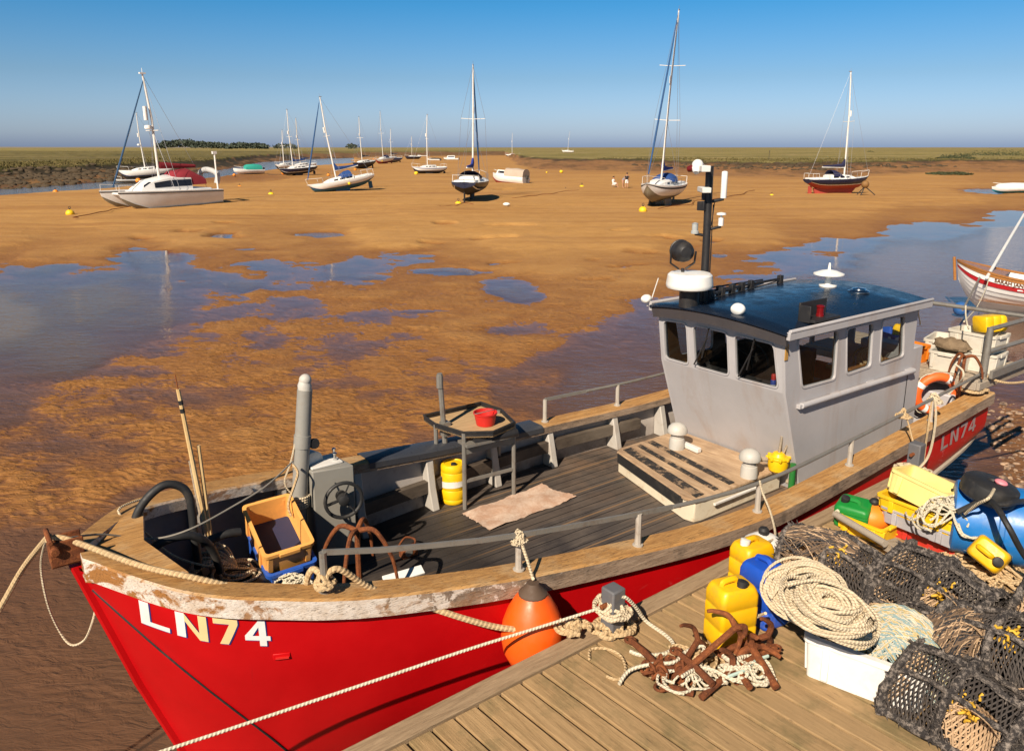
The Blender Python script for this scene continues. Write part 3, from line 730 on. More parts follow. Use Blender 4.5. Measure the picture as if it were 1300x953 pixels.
M_CREAMW = wood('hatch_boards', (.32, .20, .11), (.58, .42, .27), grain=(9, 1.0, 9), crack=.65, silver=(.22, .14, .09))
t = NT('grip_rubber'); n = t.noise(7, 8, .72, .4, t.map((1, 1, 1))); M_GRIP = t.fin(t.mix(t.ramp(n, .50, .60), (.022, .019, .017), (.30, .20, .12)), .8, t.bump(n, .6, .006))
M_VENT = paint('vent_white', (.47, .45, .41), .5, (.3, .24, .17), .5, 8, .2)
M_HATCH = paint('hatch_cream', (.62, .55, .42), .6, (.30, .16, .06), .8, 5, .25, wear=((.34, .15, .05), .66))
M_WHITE = paint('white_gel', (.78, .77, .74), .35, (.35, .27, .18), .3, 6, .06)
M_OFFW = paint('dirty_white', (.66, .64, .60), .55, (.30, .22, .15), .5, 8, .2)
M_RUST = rust('rust')
M_GLASS = glass('window_glass')
M_ROPE = ropemat('rope_tan', (.40, .27, .14), (.58, .43, .25), 32)
M_ROPEW = ropemat('rope_white', (.50, .44, .32), (.68, .62, .49), 40)
M_ROPEP = ropemat('rope_pale', (.48, .38, .25), (.68, .58, .42), 45)
M_YEL = paint('yellow_plastic', (.82, .50, .004), .42, (.35, .18, .03), .45, 7, .08)
M_REDP = paint('red_plastic', (.55, .02, .015), .45, (.2, .05, .03), .4, 6)
M_ORGP = paint('orange_plastic', (.80, .22, .015), .5, (.35, .12, .04), .45, 7)
M_BLUP = paint('blue_plastic', (.02, .09, .42), .45, (.20, .17, .14), .45, 7)
M_POST = paint('stanchion_paint', (.40, .36, .31), .6, (.16, .09, .05), .9, 9, .3)
M_CHROME = flat('chrome', (.7, .7, .7), .15, 1.0)

boat = thing('fishing_boat', 'red wooden fishing boat with grey wheelhouse lying alongside the jetty', 'fishing boat', (BX, BY, 0), BA)

# hull -----------------------------------------------------------
def zk(x):
    if x < 1.1: return float(np.interp(x, [0, .29, .62, .85, 1.1], [2.3, 1.28, .3, -.2, -.45]))
    return float(np.interp(x, [1.1, 7.2, 8.4, 9.2, 10.5], [-.45, -.45, .05, .5, 1.0]))
def ztop(x): return Zz(x) - .12
def hn(x): return float(np.interp(x, [0, .3, 1, 2, 4, 7, 9, 10.5], [1.25, 1.35, 1.7, 2.3, 3.0, 3.3, 4.6, 6.5]))
def yh(x, z):
    k = zk(x); tt = min(max((z - k) / (ztop(x) - k), 0), 1)
    return .04 + (Bb(x) - .06 - .04) * (1 - (1 - tt) ** hn(x))
XS = sorted(set([round(q, 3) for q in list(np.linspace(0, 1.2, 17)) + list(np.linspace(1.2, 10.5, 42))]))
mb = MB(); NTS = 18
for sd in (-1, 1):
    secs = []
    for x in XS:
        k, zt_ = zk(x), ztop(x)
        secs.append([(x, sd * yh(x, k + (zt_ - k) * (i / NTS) ** 1.25), k + (zt_ - k) * (i / NTS) ** 1.25) for i in range(NTS + 1)])
    mb.loft(secs, flip=sd > 0)
k, zt_ = zk(10.5), ztop(10.5)
prof = [(yh(10.5, k + (zt_ - k) * i / 12), k + (zt_ - k) * i / 12) for i in range(13)]
pl = [(10.5, -a, b) for a, b in prof] + [(10.5, a, b) for a, b in prof[::-1]]
mb.add(pl, [tuple(range(len(pl)))])
k0 = [(0, -yh(0, 2.29), zk(0)), (0, yh(0, 2.29), zk(0))]
mb.build('hull', M_RED, boat, ang=50)
mb = MB()   # stem bar
st = [(x - .02, 0, zk(x)) for x in (0, .15, .29, .45, .62, .75, .85, 1.1)]
secs = [[(p[0] - .012, -.05, p[2]), (p[0] - .03, -.028, p[2]), (p[0] - .03, .028, p[2]), (p[0] - .012, .05, p[2]), (p[0] + .05, .05, p[2]), (p[0] + .05, -.05, p[2])] for p in st]
mb.loft(secs, closed=True, cap=True); mb.build('stem', M_RED, boat, ang=50)
for sd in (-1, 1):   # bare wood chafing strip along the after chine
    mb = MB(); pts = []
    for x in np.linspace(7.4, 10.5, 14):
        zz = float(np.interp(x, [7.4, 9.2, 10.5], [.80, 1.05, 1.22])); pts.append((x, sd * (yh(x, zz) + .015), zz))
    mb.tube(pts, .035, 6); mb.build('chafing_strip', M_WGREY, boat)
# cap rail
for sd in (-1, 1):
    mb = MB(); secs = []
    for x in [0.02] + XS[1:]:
        b, z_ = Bb(x), Zz(x); wi = min(.25, b - .02)
        yo, yi = sd * b, sd * (b - wi)
        secs.append([(x, yo, z_ - .015), (x, sd * (b - .018), z_), (x, yi + sd * .015, z_), (x, yi, z_ - .015), (x, yi, z_ - .10), (x, sd * (b - .07), z_ - .10), (x, sd * (b - .065), z_ - .165), (x, yo, z_ - .150)])
    mb.loft(secs, closed=True, cap=True, flip=sd < 0)
    mb.build('cap_rail', M_CAP, boat, ang=30)
# breasthook + bow fitting
mb = MB(); mb.prism([(.02, -.14), (.02, .14), (.55, Bb(.5) - .2), (.42, 0), (.55, -(Bb(.5) - .2))], 2.22, 2.34)
mb.build('breasthook', M_CAP, boat)
mb = MB()
for sd in (-1, 1): mb.box((-.05, sd * .06, 2.43), (.20, .02, .17))
mb.box((-.03, 0, 2.35), (.24, .13, .03)); mb.tube([(-.12, -.1, 2.46), (-.12, .1, 2.46)], .03, 10); mb.tube([(-.14, -.12, 2.54), (-.14, .12, 2.54)], .018, 8)
mb.build('bow_roller', M_RUST, boat, bevel=.006)
# deck, bulwark lining, ribs, stringer
mb = MB(); secs = []
for x in np.linspace(.65, 10.2, 34):
    yy = max(.02, yh(x, DECK) - .06); secs.append([(x, yy * q, DECK) for q in (-1, -.5, 0, .5, 1)])
mb.loft(secs, flip=True); mb.build('deck', M_DECK, boat)
mb = MB(); mb.loft([[(x, -(yh(x, 1.42) - .09), 1.42), (x, yh(x, 1.42) - .09, 1.42), (x, yh(x, 1.42) - .09, 1.38), (x, -(yh(x, 1.42) - .09), 1.38)] for x in np.linspace(.5, 1.33, 8)], closed=True, cap=True, flip=True); mb.build('foredeck', M_OLDW, boat)
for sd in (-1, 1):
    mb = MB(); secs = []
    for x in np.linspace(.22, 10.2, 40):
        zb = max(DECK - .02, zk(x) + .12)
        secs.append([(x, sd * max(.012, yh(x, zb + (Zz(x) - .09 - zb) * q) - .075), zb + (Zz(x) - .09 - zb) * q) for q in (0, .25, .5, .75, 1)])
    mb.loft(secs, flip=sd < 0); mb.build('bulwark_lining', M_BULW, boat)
    for x in (1.0, 1.8, 2.62, 3.5, 4.4, 5.28, 6.32, 7.15, 8.1, 8.95, 9.75):
        mb = MB(); z1 = Zz(x) - .10; y1 = yh(x, z1) - .075; y0 = yh(x, DECK + .02) - .075
        vs = []
        for dx in (-.045, .045):
            vs += [(x + dx, sd * y0, DECK), (x + dx, sd * (y0 - .20), DECK), (x + dx, sd * (y1 - .15), DECK + .24), (x + dx, sd * (y1 - .10), z1), (x + dx, sd * y1, z1)]
        f = [(0, 1, 2, 3, 4), (9, 8, 7, 6, 5)] + [(i, i + 5, (i + 1) % 5 + 5, (i + 1) % 5) for i in range(5)]
        if sd < 0: f = [q[::-1] for q in f]
        mb.add(vs, f); mb.build('rib', M_RIB, boat, bevel=.012)
    mb = MB(); pts = [(x, sd * (yh(x, 1.45) - .155), 1.45) for x in np.linspace(2.1, 6.75 if sd > 0 else 6.2, 16)]
    mb.loft([[(p[0], p[1] - .04, p[2] - .065), (p[0], p[1] + .04, p[2] - .065), (p[0], p[1] + .04, p[2] + .065), (p[0], p[1] - .04, p[2] + .065)] for p in pts], closed=True, cap=True)
    mb.build('stringer', M_OLDW, boat)
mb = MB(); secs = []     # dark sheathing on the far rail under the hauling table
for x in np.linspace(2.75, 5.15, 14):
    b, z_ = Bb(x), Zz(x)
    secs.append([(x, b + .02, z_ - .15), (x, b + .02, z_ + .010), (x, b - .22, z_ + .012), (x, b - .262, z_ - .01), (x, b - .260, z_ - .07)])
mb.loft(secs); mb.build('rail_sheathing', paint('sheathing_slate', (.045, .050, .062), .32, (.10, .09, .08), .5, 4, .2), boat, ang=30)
# guard rails
RZ = .285
def rail(sd, x0, x1, posts, down0=True):
    mb = MB(); pts = [(x, sd * (Bb(x) - .12), Zz(x) + RZ) for x in np.linspace(x0, x1, 26)]
    mb.loft([[(p[0], p[1] - .010, p[2] - .019), (p[0], p[1] + .010, p[2] - .019), (p[0], p[1] + .010, p[2] + .019), (p[0], p[1] - .010, p[2] + .019)] for p in pts[:9]], closed=True, cap=True)
    mb.tube(pts[8:], .019, 8)
    mb.build('guard_rail', M_STEEL, boat)
    for x in posts:
        mb = MB(); p = (x, sd * (Bb(x) - .12)); z_ = Zz(x)
        mb.tube([(p[0], p[1], z_ - .02), (p[0], p[1], z_ + .08), (p[0], p[1], z_ + RZ)], [.030, .026, .026], 8); mb.lathe([(.045, 0), (.045, .012), (.03, .016)], 10, Matrix.Translation((p[0], p[1], z_)))
        mb.build('stanchion', M_STEEL if x < 2 else M_POST, boat)
rail(-1, 1.28, 10.42, (1.28, 2.69, 3.84, 5.31, 7.0, 8.9))
rail(1, 5.284, 7.3, (5.284, 6.455))
# wheelhouse ------------------------------------------------------
WY = .885
wh = thing('wheelhouse', None, None); wh.parent = boat
def side_fn(sd): return lambda u, v, w_: (u, sd * (WY - w_), v)
def ccw(q):
    a = sum(q[i][0] * q[(i + 1) % 4][1] - q[(i + 1) % 4][0] * q[i][1] for i in range(4)); return q if a > 0 else q[::-1]
outer = [(7.06, 1.18), (9.28, 1.18), (9.28, 3.10), (6.5, 3.10), (6.6, 2.45)]
wins = [[(6.90, 2.47), (7.53, 2.455), (7.50, 3.02), (6.74, 3.03)], [(7.77, 2.47), (8.28, 2.48), (8.235, 3.0), (7.68, 3.01)], [(8.49, 2.47), (9.04, 2.485), (8.95, 3.0), (8.44, 3.01)]]
def ring_frame(mb, q, fn, wd, th):
    """moulded surround round a window"""
    a = rquad(q, .06); c = Vector((sum(p[0] for p in q) / 4, sum(p[1] for p in q) / 4))
    out = []
    for p in a:
        d = Vector(p) - c; out.append(tuple(c + d * (1 + wd / d.length)))
    n = len(a); secs = [[fn(*a[i], .001), fn(*a[i], -th), fn(*out[i], -th), fn(*out[i], .001)] for i in range(n)]
    mb.loft(secs + [secs[0]], closed=True)
def sill_pts(q, fn, w_): return [fn(p[0], p[1], w_) for p in rquad(q, .06)]
mb_w = MB()
for sd in (-1, 1):
    fn = side_fn(sd); mbx = MB(); panel(mbx, outer, [rquad(ccw(q), .06) for q in wins], fn, .035)
    if sd > 0: mbx.f = [f[::-1] for f in mbx.f]
    mb_w.add(mbx.v, mbx.f)
# front: lower and upper plates, each as one panel in (y, height) space
def front_lo(u, v, w_): tt = (v - 1.18) / (2.45 - 1.18); return (7.06 + (6.6 - 7.06) * tt + w_ * .94, u, v + w_ * .34)
def front_up(u, v, w_): tt = (v - 2.45) / .65; return (6.6 - .1 * tt + w_, u, v)
mbx = MB(); panel(mbx, [(-WY + .036, 1.18), (WY - .036, 1.18), (WY - .036, 2.45), (-WY + .036, 2.45)], [], front_lo, .03); mbx.f = [f[::-1] for f in mbx.f]; mb_w.add(mbx.v, mbx.f)
fw = [[(-.80, 2.49), (-.235, 2.475), (-.165, 2.98), (-.735, 2.965)], [(-.085, 2.475), (.375, 2.47), (.46, 2.975), (.01, 2.985)], [(.545, 2.475), (.83, 2.475), (.86, 2.93), (.69, 2.96)]]
fw = [[(-.79, 2.50), (-.25, 2.49), (-.25, 2.985), (-.745, 2.975)], [(-.14, 2.49), (.34, 2.49), (.34, 2.985), (-.14, 2.985)], [(.45, 2.49), (.81, 2.49), (.80, 2.965), (.45, 2.985)]]
mbx = MB(); panel(mbx, [(-WY + .036, 2.45), (WY - .036, 2.45), (WY - .036, 3.12), (-WY + .036, 3.12)], [rquad(ccw(q), .05) for q in fw], front_up, .03); mbx.f = [f[::-1] for f in mbx.f]; mb_w.add(mbx.v, mbx.f)
# back wall with a doorway
panel(mb_w, [(-WY + .036, 1.18), (WY - .036, 1.18), (WY - .036, 3.12), (-WY + .036, 3.12)], [[(.15, 1.3), (.72, 1.3), (.72, 2.9), (.15, 2.9)], rrect(-.7, 2.45, -.1, 2.95, .05)], lambda u, v, w_: (9.275 - w_, u, v), .03)
mb_w.build('wall', M_GREYP, wh, ang=30)
mb = MB()
for sd in (-1, 1):
    mbx = MB(); panel(mbx, [(7.02, 1.3), (9.22, 1.3), (9.22, 3.08), (6.6, 3.08), (6.70, 2.45)], [rquad(ccw(q), .06) for q in wins], lambda u, v, w_, sd=sd: (u, sd * (WY - .04 - w_), v), .01)
    if sd > 0: mbx.f = [f[::-1] for f in mbx.f]
    mb.add(mbx.v, mbx.f)
mb.box((7.95, 0, 3.09), (2.6, 1.66, .012))
mb.build('darkening_lining', wood('darkening_lining_brown', (.045, .022, .010), (.085, .045, .020), crack=.2, rough=.5), wh, smooth=False)  # dark inner skin added to deepen the darkness behind the windows
mb = MB()
for q in wins: ring_frame(mb, ccw(q), side_fn(-1), .024, .008)
mb.build_split('window_surround', M_GREYP, wh)
mb = MB()
for q in fw: ring_frame(mb, ccw(q), front_up, .022, .010)
mb.build_split('window_surround', M_GREYP, wh)
for sd in (-1, 1):
    for q in wins:
        mb = MB(); mb.add(sill_pts(ccw(q), side_fn(sd), .018), [tuple(range(20))]); mb.build('window_pane', M_GLASS, wh, smooth=False)
for q in fw:
    mb = MB(); mb.add(sill_pts(ccw(q), front_up, .016), [tuple(range(20))]); mb.build('window_pane', M_GLASS, wh, smooth=False)
# rear locker on the near side
mb = MB(); mb.box((9.425, -.52, 1.86), (.26, .70, 1.36)); mb.build('locker', M_GREYP, wh, bevel=.012)
mb = MB(); mb.tube([(6.86, -WY - .035, 2.275), (9.28, -WY - .035, 2.262)], .033, 10)
for x in (6.9, 7.55, 8.3, 9.2): mb.box((x, -WY - .02, 2.27), (.16, .05, .05))
mb.build('rubbing_bar', M_GREYP, wh, bevel=.004)
# roof
def rz(y): return 3.155 + .095 * (1 - (y / .97) ** 2)
mb = MB(); secs = []
for x in (6.32, 6.36, 6.6, 7.2, 8, 8.8, 9.40, 9.44):
    e = .02 if x in (6.32, 9.44) else 0
    xx = lambda y: x + (.10 * (y / .97) ** 2 if x < 6.5 else 0)
    up = [(xx(y), y, rz(y) - e) for y in np.linspace(-.955, .955, 15)]
    secs.append(up + [(xx(y), y, rz(y) - .055 + e) for y in np.linspace(.955, -.955, 15)])
mb.loft(secs, closed=True, cap=True, flip=True); mb.build('roof', M_ROOF, wh, ang=35)
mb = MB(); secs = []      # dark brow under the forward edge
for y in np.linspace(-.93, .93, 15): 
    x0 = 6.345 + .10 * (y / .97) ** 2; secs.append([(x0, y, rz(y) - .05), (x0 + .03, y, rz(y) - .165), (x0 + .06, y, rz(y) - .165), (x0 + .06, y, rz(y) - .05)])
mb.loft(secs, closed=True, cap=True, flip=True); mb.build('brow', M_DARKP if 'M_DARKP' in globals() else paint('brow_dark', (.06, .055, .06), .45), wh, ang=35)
for sd in (-1, 1):
    mb = MB(); mb.box((7.93, sd * .962, 3.115), (2.98, .045, .085)); mb.tube([(6.45, sd * .972, 3.165), (9.43, sd * .972, 3.165)], .022, 8)
    mb.build('roof_gutter', M_GREYP, wh, bevel=.006)
for yy, aa in ((.10, .55), (-.52, .5)):
    mb = MB(); a_ = front_up(yy, 3.0, -.02); b_ = front_up(yy + .22 * aa, 2.62, -.025); mb.bar(a_, b_, .014, .010); c_ = Vector(a_).lerp(Vector(b_), .35); mb.bar(c_ + Vector((-.008, -.02, .02)), Vector(b_) + Vector((-.008, .10, -.10)), .010, .014); mb.build('wiper', M_BLK, wh)
mb = MB(); mb.box((9.20, -WY - .002, 1.72), (.012, .006, 1.05)); mb.build('plate_seam', M_BLK, wh)
mb = MB(); mb.tube(spline([(6.46, -.93, 3.10), (6.45, -.955, 3.02), (6.50, -.935, 2.97), (6.52, -.90, 2.96)], 5), .008, 5); mb.build('cable_loop', M_BLK, wh)
mb = MB(); mb.box((6.545, -WY - .006, 2.92), (.05, .010, .17)); mb.build('rusty_bracket', paint('bracket_ochre', (.45, .24, .05), .7, (.2, .08, .03), .6, 12), wh)
# interior
mb = MB(); mb.box((8.1, 0, 1.45), (2.2, 1.68, .04)); mb.box((6.98, 0, 2.30), (.62, 1.66, .05)); mb.box((7.12, 0, 1.9), (.3, 1.6, .75)); mb.box((8.6, .3, 1.75), (.5, .5, .5)); mb.box((8.6, .3, 2.2), (.1, .5, .5))
mb.build('console', M_DARK, wh, bevel=.02)
mb = MB(); mb.lathe([(.24, -.012), (.255, 0), (.24, .012), (.225, 0), (.24, -.012)], 28, Matrix.Translation((7.25, .05, 2.55)) @ Euler((0, R(70), 0)).to_matrix().to_4x4(), caps=False)
for a in range(3): mb.bar((7.25, .05, 2.55), tuple(Vector((7.25, .05, 2.55)) + Euler((0, R(70), 0)).to_matrix() @ Vector((.24 * math.cos(a * 2.09), .24 * math.sin(a * 2.09), 0))), .02, .012)
mb.build('steering_wheel', M_DARK, wh)
mb = MB(); mb.box((8.7, -.55, 2.36), (.9, .45, .06)); mb.build('chart_table', wood('varnished_wood', (.26, .10, .03), (.42, .19, .06), crack=.2, rough=.4), wh, bevel=.01)
# things on the wheelhouse roof ----------------------------------
mb = MB(); mbx = lz(1051, 362, 3.27)
def roofz(p): return rz(p[1])
g = lz(1051, 361, 3.27); M = Matrix.Translation((min(g.x, 9.3), g.y, rz(g.y)))
mb.lathe([(.11, 0), (.11, .015), (.045, .03), (.035, .10), (.05, .125), (.19, .15), (.19, .165), (.10, .20), (.02, .215), (.012, .30), (.001, .305)], 24, M)
mb.build('gps_dome', M_WHITE, wh)
g = lz(1106, 371, 3.2); mb = MB(); mb.lathe([(.13, 0), (.13, .012), (.09, .03), (.085, .045), (.06, .05), (.001, .055)], 24, Matrix.Translation((g.x - .3, g.y, rz(g.y)))); mb.build('roof_vent', M_CHROME, wh)
g = lz(1036, 403, 3.2); gx, gy = g.x, g.y; bz_ = rz(gy)
mb = MB(); mb.box((gx, gy + .05, bz_ + .10), (.50, .02, .20)); mb.box((gx, gy - .04, bz_ + .02), (.50, .20, .03)); mb.box((gx - .25, gy - .02, bz_ + .09), (.02, .14, .18)); mb.build('light_screen', M_BLK, wh, bevel=.004)
mb = MB(); mb.lathe([(.042, .03), (.042, .06), (.038, .065), (.038, .13), (.044, .135), (.044, .15), (.02, .16)], 16, Matrix.Translation((gx + .02, gy - .03, bz_))); mb.build('port_light', paint('red_lens', (.16, .006, .008), .12), wh)
mb = MB()
for (a, b) in (((6.75, .70), (8.9, .86)), ((7.0, .50), (7.9, .74))):
    mb.bar((a[0], a[1], rz(a[1]) + .06), (b[0], b[1], rz(b[1]) + .06), .03, .03)
    for k in range(4):
        q = k / 3; x_, y_ = a[0] + (b[0] - a[0]) * q, a[1] + (b[1] - a[1]) * q; mb.box((x_, y_, rz(y_) + .05), (.07, .06, .12))
mb.bar((6.8, .80, rz(.8) + .10), (8.6, .93, rz(.93) + .08), .02, .02)
mb.build_split('roof_rack', M_BLK, wh, bevel=.004)
# mast
p0 = ly(893, 388, .42); mx, my = p0.x, .42
mast = MB(); ztp = ly(896, 211, .42).z
mast.tube([(mx, my, rz(my) - .02), (mx - .03, my, ztp)], .044, 16)
m_ = mast.build('mast', M_BLK, wh)
def mz(py): return ly(894, py, .42).z
mb = MB()
z1 = mz(214); mb.box((mx - .12, my + .02, z1), (.10, .40, .07), rot=(0, 0, R(-40))); z2 = mz(241); mb.box((mx - .08, my + .02, z2), (.10, .34, .06), rot=(0, 0, R(-40)))
mb.build_split('lamp_bracket', M_OFFW, m_, bevel=.008)
mb = MB()
def scr_side(d, z): # offset along the view-wise right
    v = tol(at(900, 300, 3.6) + Vector((d, 0, 0))) - tol(at(900, 300, 3.6)); return Vector((mx + v.x, my + v.y, z))
a = scr_side(-.16, z1 + .03); 
mb.lathe([(.03, -.10), (.06, -.06), (.065, .02), (.05, .05), (.001, .06)], 14, Matrix.Translation(a) @ Euler((0, R(40), R(30))).to_matrix().to_4x4()); mb.build('deck_lamp', M_WHITE, m_)
a = scr_side(-.22, z1 + .0); mb = MB(); mb.lathe([(.035, -.05), (.04, 0), (.03, .035), (.001, .04)], 12, Matrix.Translation(a) @ Euler((R(80), 0, 0)).to_matrix().to_4x4()); mb.build('port_lamp', paint('lamp_dark_red', (.14, .012, .012), .3), m_)
mb = MB(); a = scr_side(.16, mz(253)); mb.tube([(mx, my, mz(257)), a], .02, 6); mb.tube([scr_side(0, mz(292)), scr_side(.15, mz(288))], .018, 6); mb.tube([scr_side(0, mz(300)), scr_side(-.15, mz(297))], .018, 6)
mb.box(scr_side(-.07, mz(262)), (.10, .10, .10)); mb.box(scr_side(-.06, mz(248)), (.05, .05, .12)); mb.build_split('mast_bracket', M_BLK, m_, bevel=.004)
mb = MB(); mb.lathe([(.034, 0), (.034, .29), (.028, .3), (.001, .305)], 12, Matrix.Translation(scr_side(.155, mz(252)))); mb.lathe([(.03, 0), (.03, .09), (.012, .09), (.012, .12), (.055, .125), (.05, .145), (.001, .155)], 14, Matrix.Translation(scr_side(.145, mz(287)))); mb.build_split('aerial', M_WHITE, m_)
mb = MB(); mb.lathe([(.045, 0), (.045, .03), (.035, .035), (.035, .11), (.04, .115), (.001, .13)], 14, Matrix.Translation(scr_side(-.15, mz(297)))); mb.build('anchor_light', paint('lens_grey', (.4, .42, .42), .15), m_)
mb = MB()
for k, (a, b) in enumerate(((scr_side(.050, mz(300)), scr_side(.055, mz(385))), (scr_side(.046, mz(260)), scr_side(.050, mz(385))), (scr_side(-.048, mz(270)), scr_side(-.048, mz(385))))):
    mb.tube(sag(a, b, .02 * k), .006, 5)
mb.tube(sag(scr_side(.06, mz(256)), scr_side(.02, mz(290)), .08), .005, 5); mb.tube(sag(scr_side(.0, mz(380)), (8.8, .8, rz(.8) + .05), .02), .008, 5)
mb.build_split('cable', M_RUB, m_)
# radar on its pedestal, and search light
rp = lz(874, 386, 3.25); rx, ry = rp.x, rp.y; rb = rz(ry)
mb = MB(); mb.lathe([(.11, 0), (.11, .36), (.13, .40)], 14, Matrix.Translation((rx, ry, rb - .02))); mb.box((rx + .1, ry + .03, rb + .16), (.14, .10, .32)); mb.build('radar_pedestal', M_BLK, wh, bevel=.004)
zr = lpl(872, 362, 0, rx).z
mb = MB(); mb.lathe([(.10, -.06), (.21, -.035), (.255, -.02), (.265, 0), (.265, .025), (.25, .125), (.225, .148), (.10, .156), (.001, .157)], 36, Matrix.Translation((rx, ry, zr))); mb.build('radar_scanner', M_WHITE, wh)
zs = lpl(865, 318, 0, rx).z
mb = MB(); M = Matrix.Translation((rx - .06, ry + .06, zs)) @ Euler((R(90), 0, R(150))).to_matrix().to_4x4()
mb.lathe([(.001, -.10), (.06, -.098), (.105, -.06), (.12, 0), (.12, .10), (.128, .105), (.128, .12), (.118, .12)], 22, M)
for s_ in (-1, 1): mb.tube([M @ Vector((s_ * .145, 0, 0)), M @ Vector((s_ * .14, -.13, .02)), M @ Vector((s_ * .04, -.20, .02))], .012, 6)
mb.tube([(rx - .06, ry + .06, zr + .14), (rx - .06, ry + .06, zs - .19)], .02, 8)
mb.build('search_light', M_BLK, wh)
mb = MB(); mb.lathe([(.116, .11), (.08, .125), (.001, .13)], 22, M); mb.build('search_light_lens', flat('lens_dark', (.10, .12, .11), .1), wh)
for (px, py, sc) in ((820, 383, .85), (936, 401, 1.1)):
    g = lz(px, py + 6, 3.3); x_, y_ = min(g.x, 6.55), g.y; x_ = 6.42 + .1 * (y_ / .97) ** 2
    y_ = lx(px, py, x_).y; z_ = max(lx(px, py, x_).z, rz(min(.95, abs(y_))) + .05)
    mb = MB(); mb.lathe([(.001, -.05), (.050, -.046), (.066, -.02), (.070, .02), (.060, .045), (.001, .055)], 18, Matrix.Translation((x_, y_, z_)) @ Euler((0, R(82), R(12))).to_matrix().to_4x4() @ Matrix.Diagonal((.85 * sc, 1.05 * sc, 1, 1))); mb.tube([(x_ + .03, y_, z_), (x_ + .03, y_, z_ - .09)], .012, 6); mb.build('flood_light', M_WHITE, wh, ang=60)
g = lx(826, 385, 6.5); mb = MB(); mb.tube([(6.5, g.y, rz(.9)), (6.52, g.y - .09, rz(.9) + .30)], .006, 5); mb.build('whip_aerial', M_WHITE, wh)

# hatch in front of the wheelhouse ------------------------------
hb = [(5.47, -.66), (5.80, .77), (6.95, .80), (6.95, -.66)]
mb = MB(); mb.prism([(5.47, -.55), (5.50, -.66), (5.6, -.68), (6.95, -.68), (6.95, .82), (5.9, .82), (5.80, .77)], DECK, 1.43); mb.build('hatch', M_HATCH, boat, bevel=.012)
ht = MB(); ht.prism([(5.45, -.55), (5.48, -.68), (5.6, -.70), (6.93, -.70), (6.93, .84), (5.9, .84), (5.78, .78)], 1.432, 1.465); hto = ht.build('hatch_lid', M_CREAMW, boat, bevel=.006)
for (xa, xb, w_) in ((5.60, 5.93, .13), (5.86, 6.13, .07), (6.12, 6.33, .09)):
    mb = MB(); mb.prism([(xa - w_ / 2, -.64), (xa + w_ / 2, -.64), (xb + w_ / 2, .76), (xb - w_ / 2, .76)], 1.467, 1.475); mb.build('grip_strip', M_GRIP, hto)
mb = MB(); mb.prism([(5.445, -.5), (5.475, -.52), (5.80, .74), (5.77, .76)], 1.34, 1.452); mb.build('rope_rubbing_strip', M_RUB, hto)
mb = MB(); mb.tube([(5.75, -.715, 1.36), (6.45, -.715, 1.36)], .018, 6); mb.build('hand_bar', M_OFFW, hto)
for (px, py) in ((859, 568), (950.5, 604)):
    g = lz(px, py, 1.47); mb = MB()
    mb.lathe([(.095, 0), (.092, .10), (.085, .13), (.075, .135), (.075, .20)], 16, Matrix.Translation((g.x, g.y, 1.465))); cv = mb.build('cowl_vent', M_VENT, boat)
    mb = MB(); mb.lathe([(.085, .195), (.118, .20), (.122, .225), (.108, .27), (.075, .305), (.03, .322), (.001, .325)], 18, Matrix.Translation((g.x, g.y, 1.465))); mb.build('vent_cap', M_VENT, cv)
mb = MB(); a, b = lz(865, 562, 1.50), lz(888, 572, 1.50); mb.bar(a, b, .07, .06); mb.build('hatch_handle', M_OFFW, boat, bevel=.01)
# deck pump by the wheelhouse corner
g = lz(995, 622, 1.25); px_, py_ = g.x - .05, g.y - .12
mb = MB(); mb.tube([(px_, py_, DECK), (px_, py_, 1.62)], .035, 10); mb.build('pump_pipe', paint('green_paint', (.02, .16, .03), .4), boat)
pz = lpl(988, 585, 0, px_).z; py2 = lpl(988, 585, 0, px_).y
mb = MB(); mb.lathe([(.05, -.14), (.10, -.10), (.115, -.03), (.11, .03), (.12, .035), (.12, .055), (.08, .06), (.06, .10), (.001, .11)], 16, Matrix.Translation((px_, py2, pz)))
for a in range(8): mb.box((px_ + .12 * math.cos(a * .785), py2 + .12 * math.sin(a * .785), pz + .045), (.03, .03, .035))
mb.build('pump_body', M_YEL, boat, bevel=.004)
mb = MB(); mb.tube([(px_, py2, pz + .08), (px_ + .0, py2 - .02, pz + .30)], .016, 6); mb.tube([(px_ + .03, py2 - .03, pz + .08), (px_ + .05, py2 - .08, pz + .24)], .014, 6); mb.tube([(px_ - .1, py2 + .08, pz + .02), (px_ - .16, py2 + .12, pz + .02)], .03, 8); mb.tube([(px_ + .05, py2 - .1, pz - .22), (px_ + .05, py2 - .2, pz - .22)], .03, 8); mb.build('pump_handle', M_WGREY, boat)

# hauler box with wheel, post -----------------------------------
bxp = [lz(370, 584, 2.19), lz(396, 599, 2.19), lz(449, 590, 2.19), lz(417, 575, 2.19)]
c0, c1, c2 = bxp[1], bxp[2], bxp[0]
poly = [(c0.x, c0.y), (c1.x, c1.y), (c1.x + (c2.x - c0.x), c1.y + (c2.y - c0.y)), (c2.x, c2.y)]
mb = MB(); mb.prism(poly, DECK, 2.19); hbx = mb.build('hauler_box', M_GREYB, boat, bevel=.012)
cx_, cy_ = sum(p[0] for p in poly) / 4, sum(p[1] for p in poly) / 4
ux = Vector((c1.x - c0.x, c1.y - c0.y, 0)).normalized(); fn_ = Vector((ux.y, -ux.x, 0))
if (Vector((c0.x - cx_, c0.y - cy_, 0))).dot(fn_) < 0: fn_ = -fn_
wc = lpl(432, 626, 1, (c0.y + c1.y) / 2); mid = Vector(((c0.x + c1.x) / 2, (c0.y + c1.y) / 2, 1.93)) + ux * .05
M = Matrix((ux, Vector((0, 0, 1)), fn_)).transposed().to_4x4(); M.translation = mid + fn_ * .14
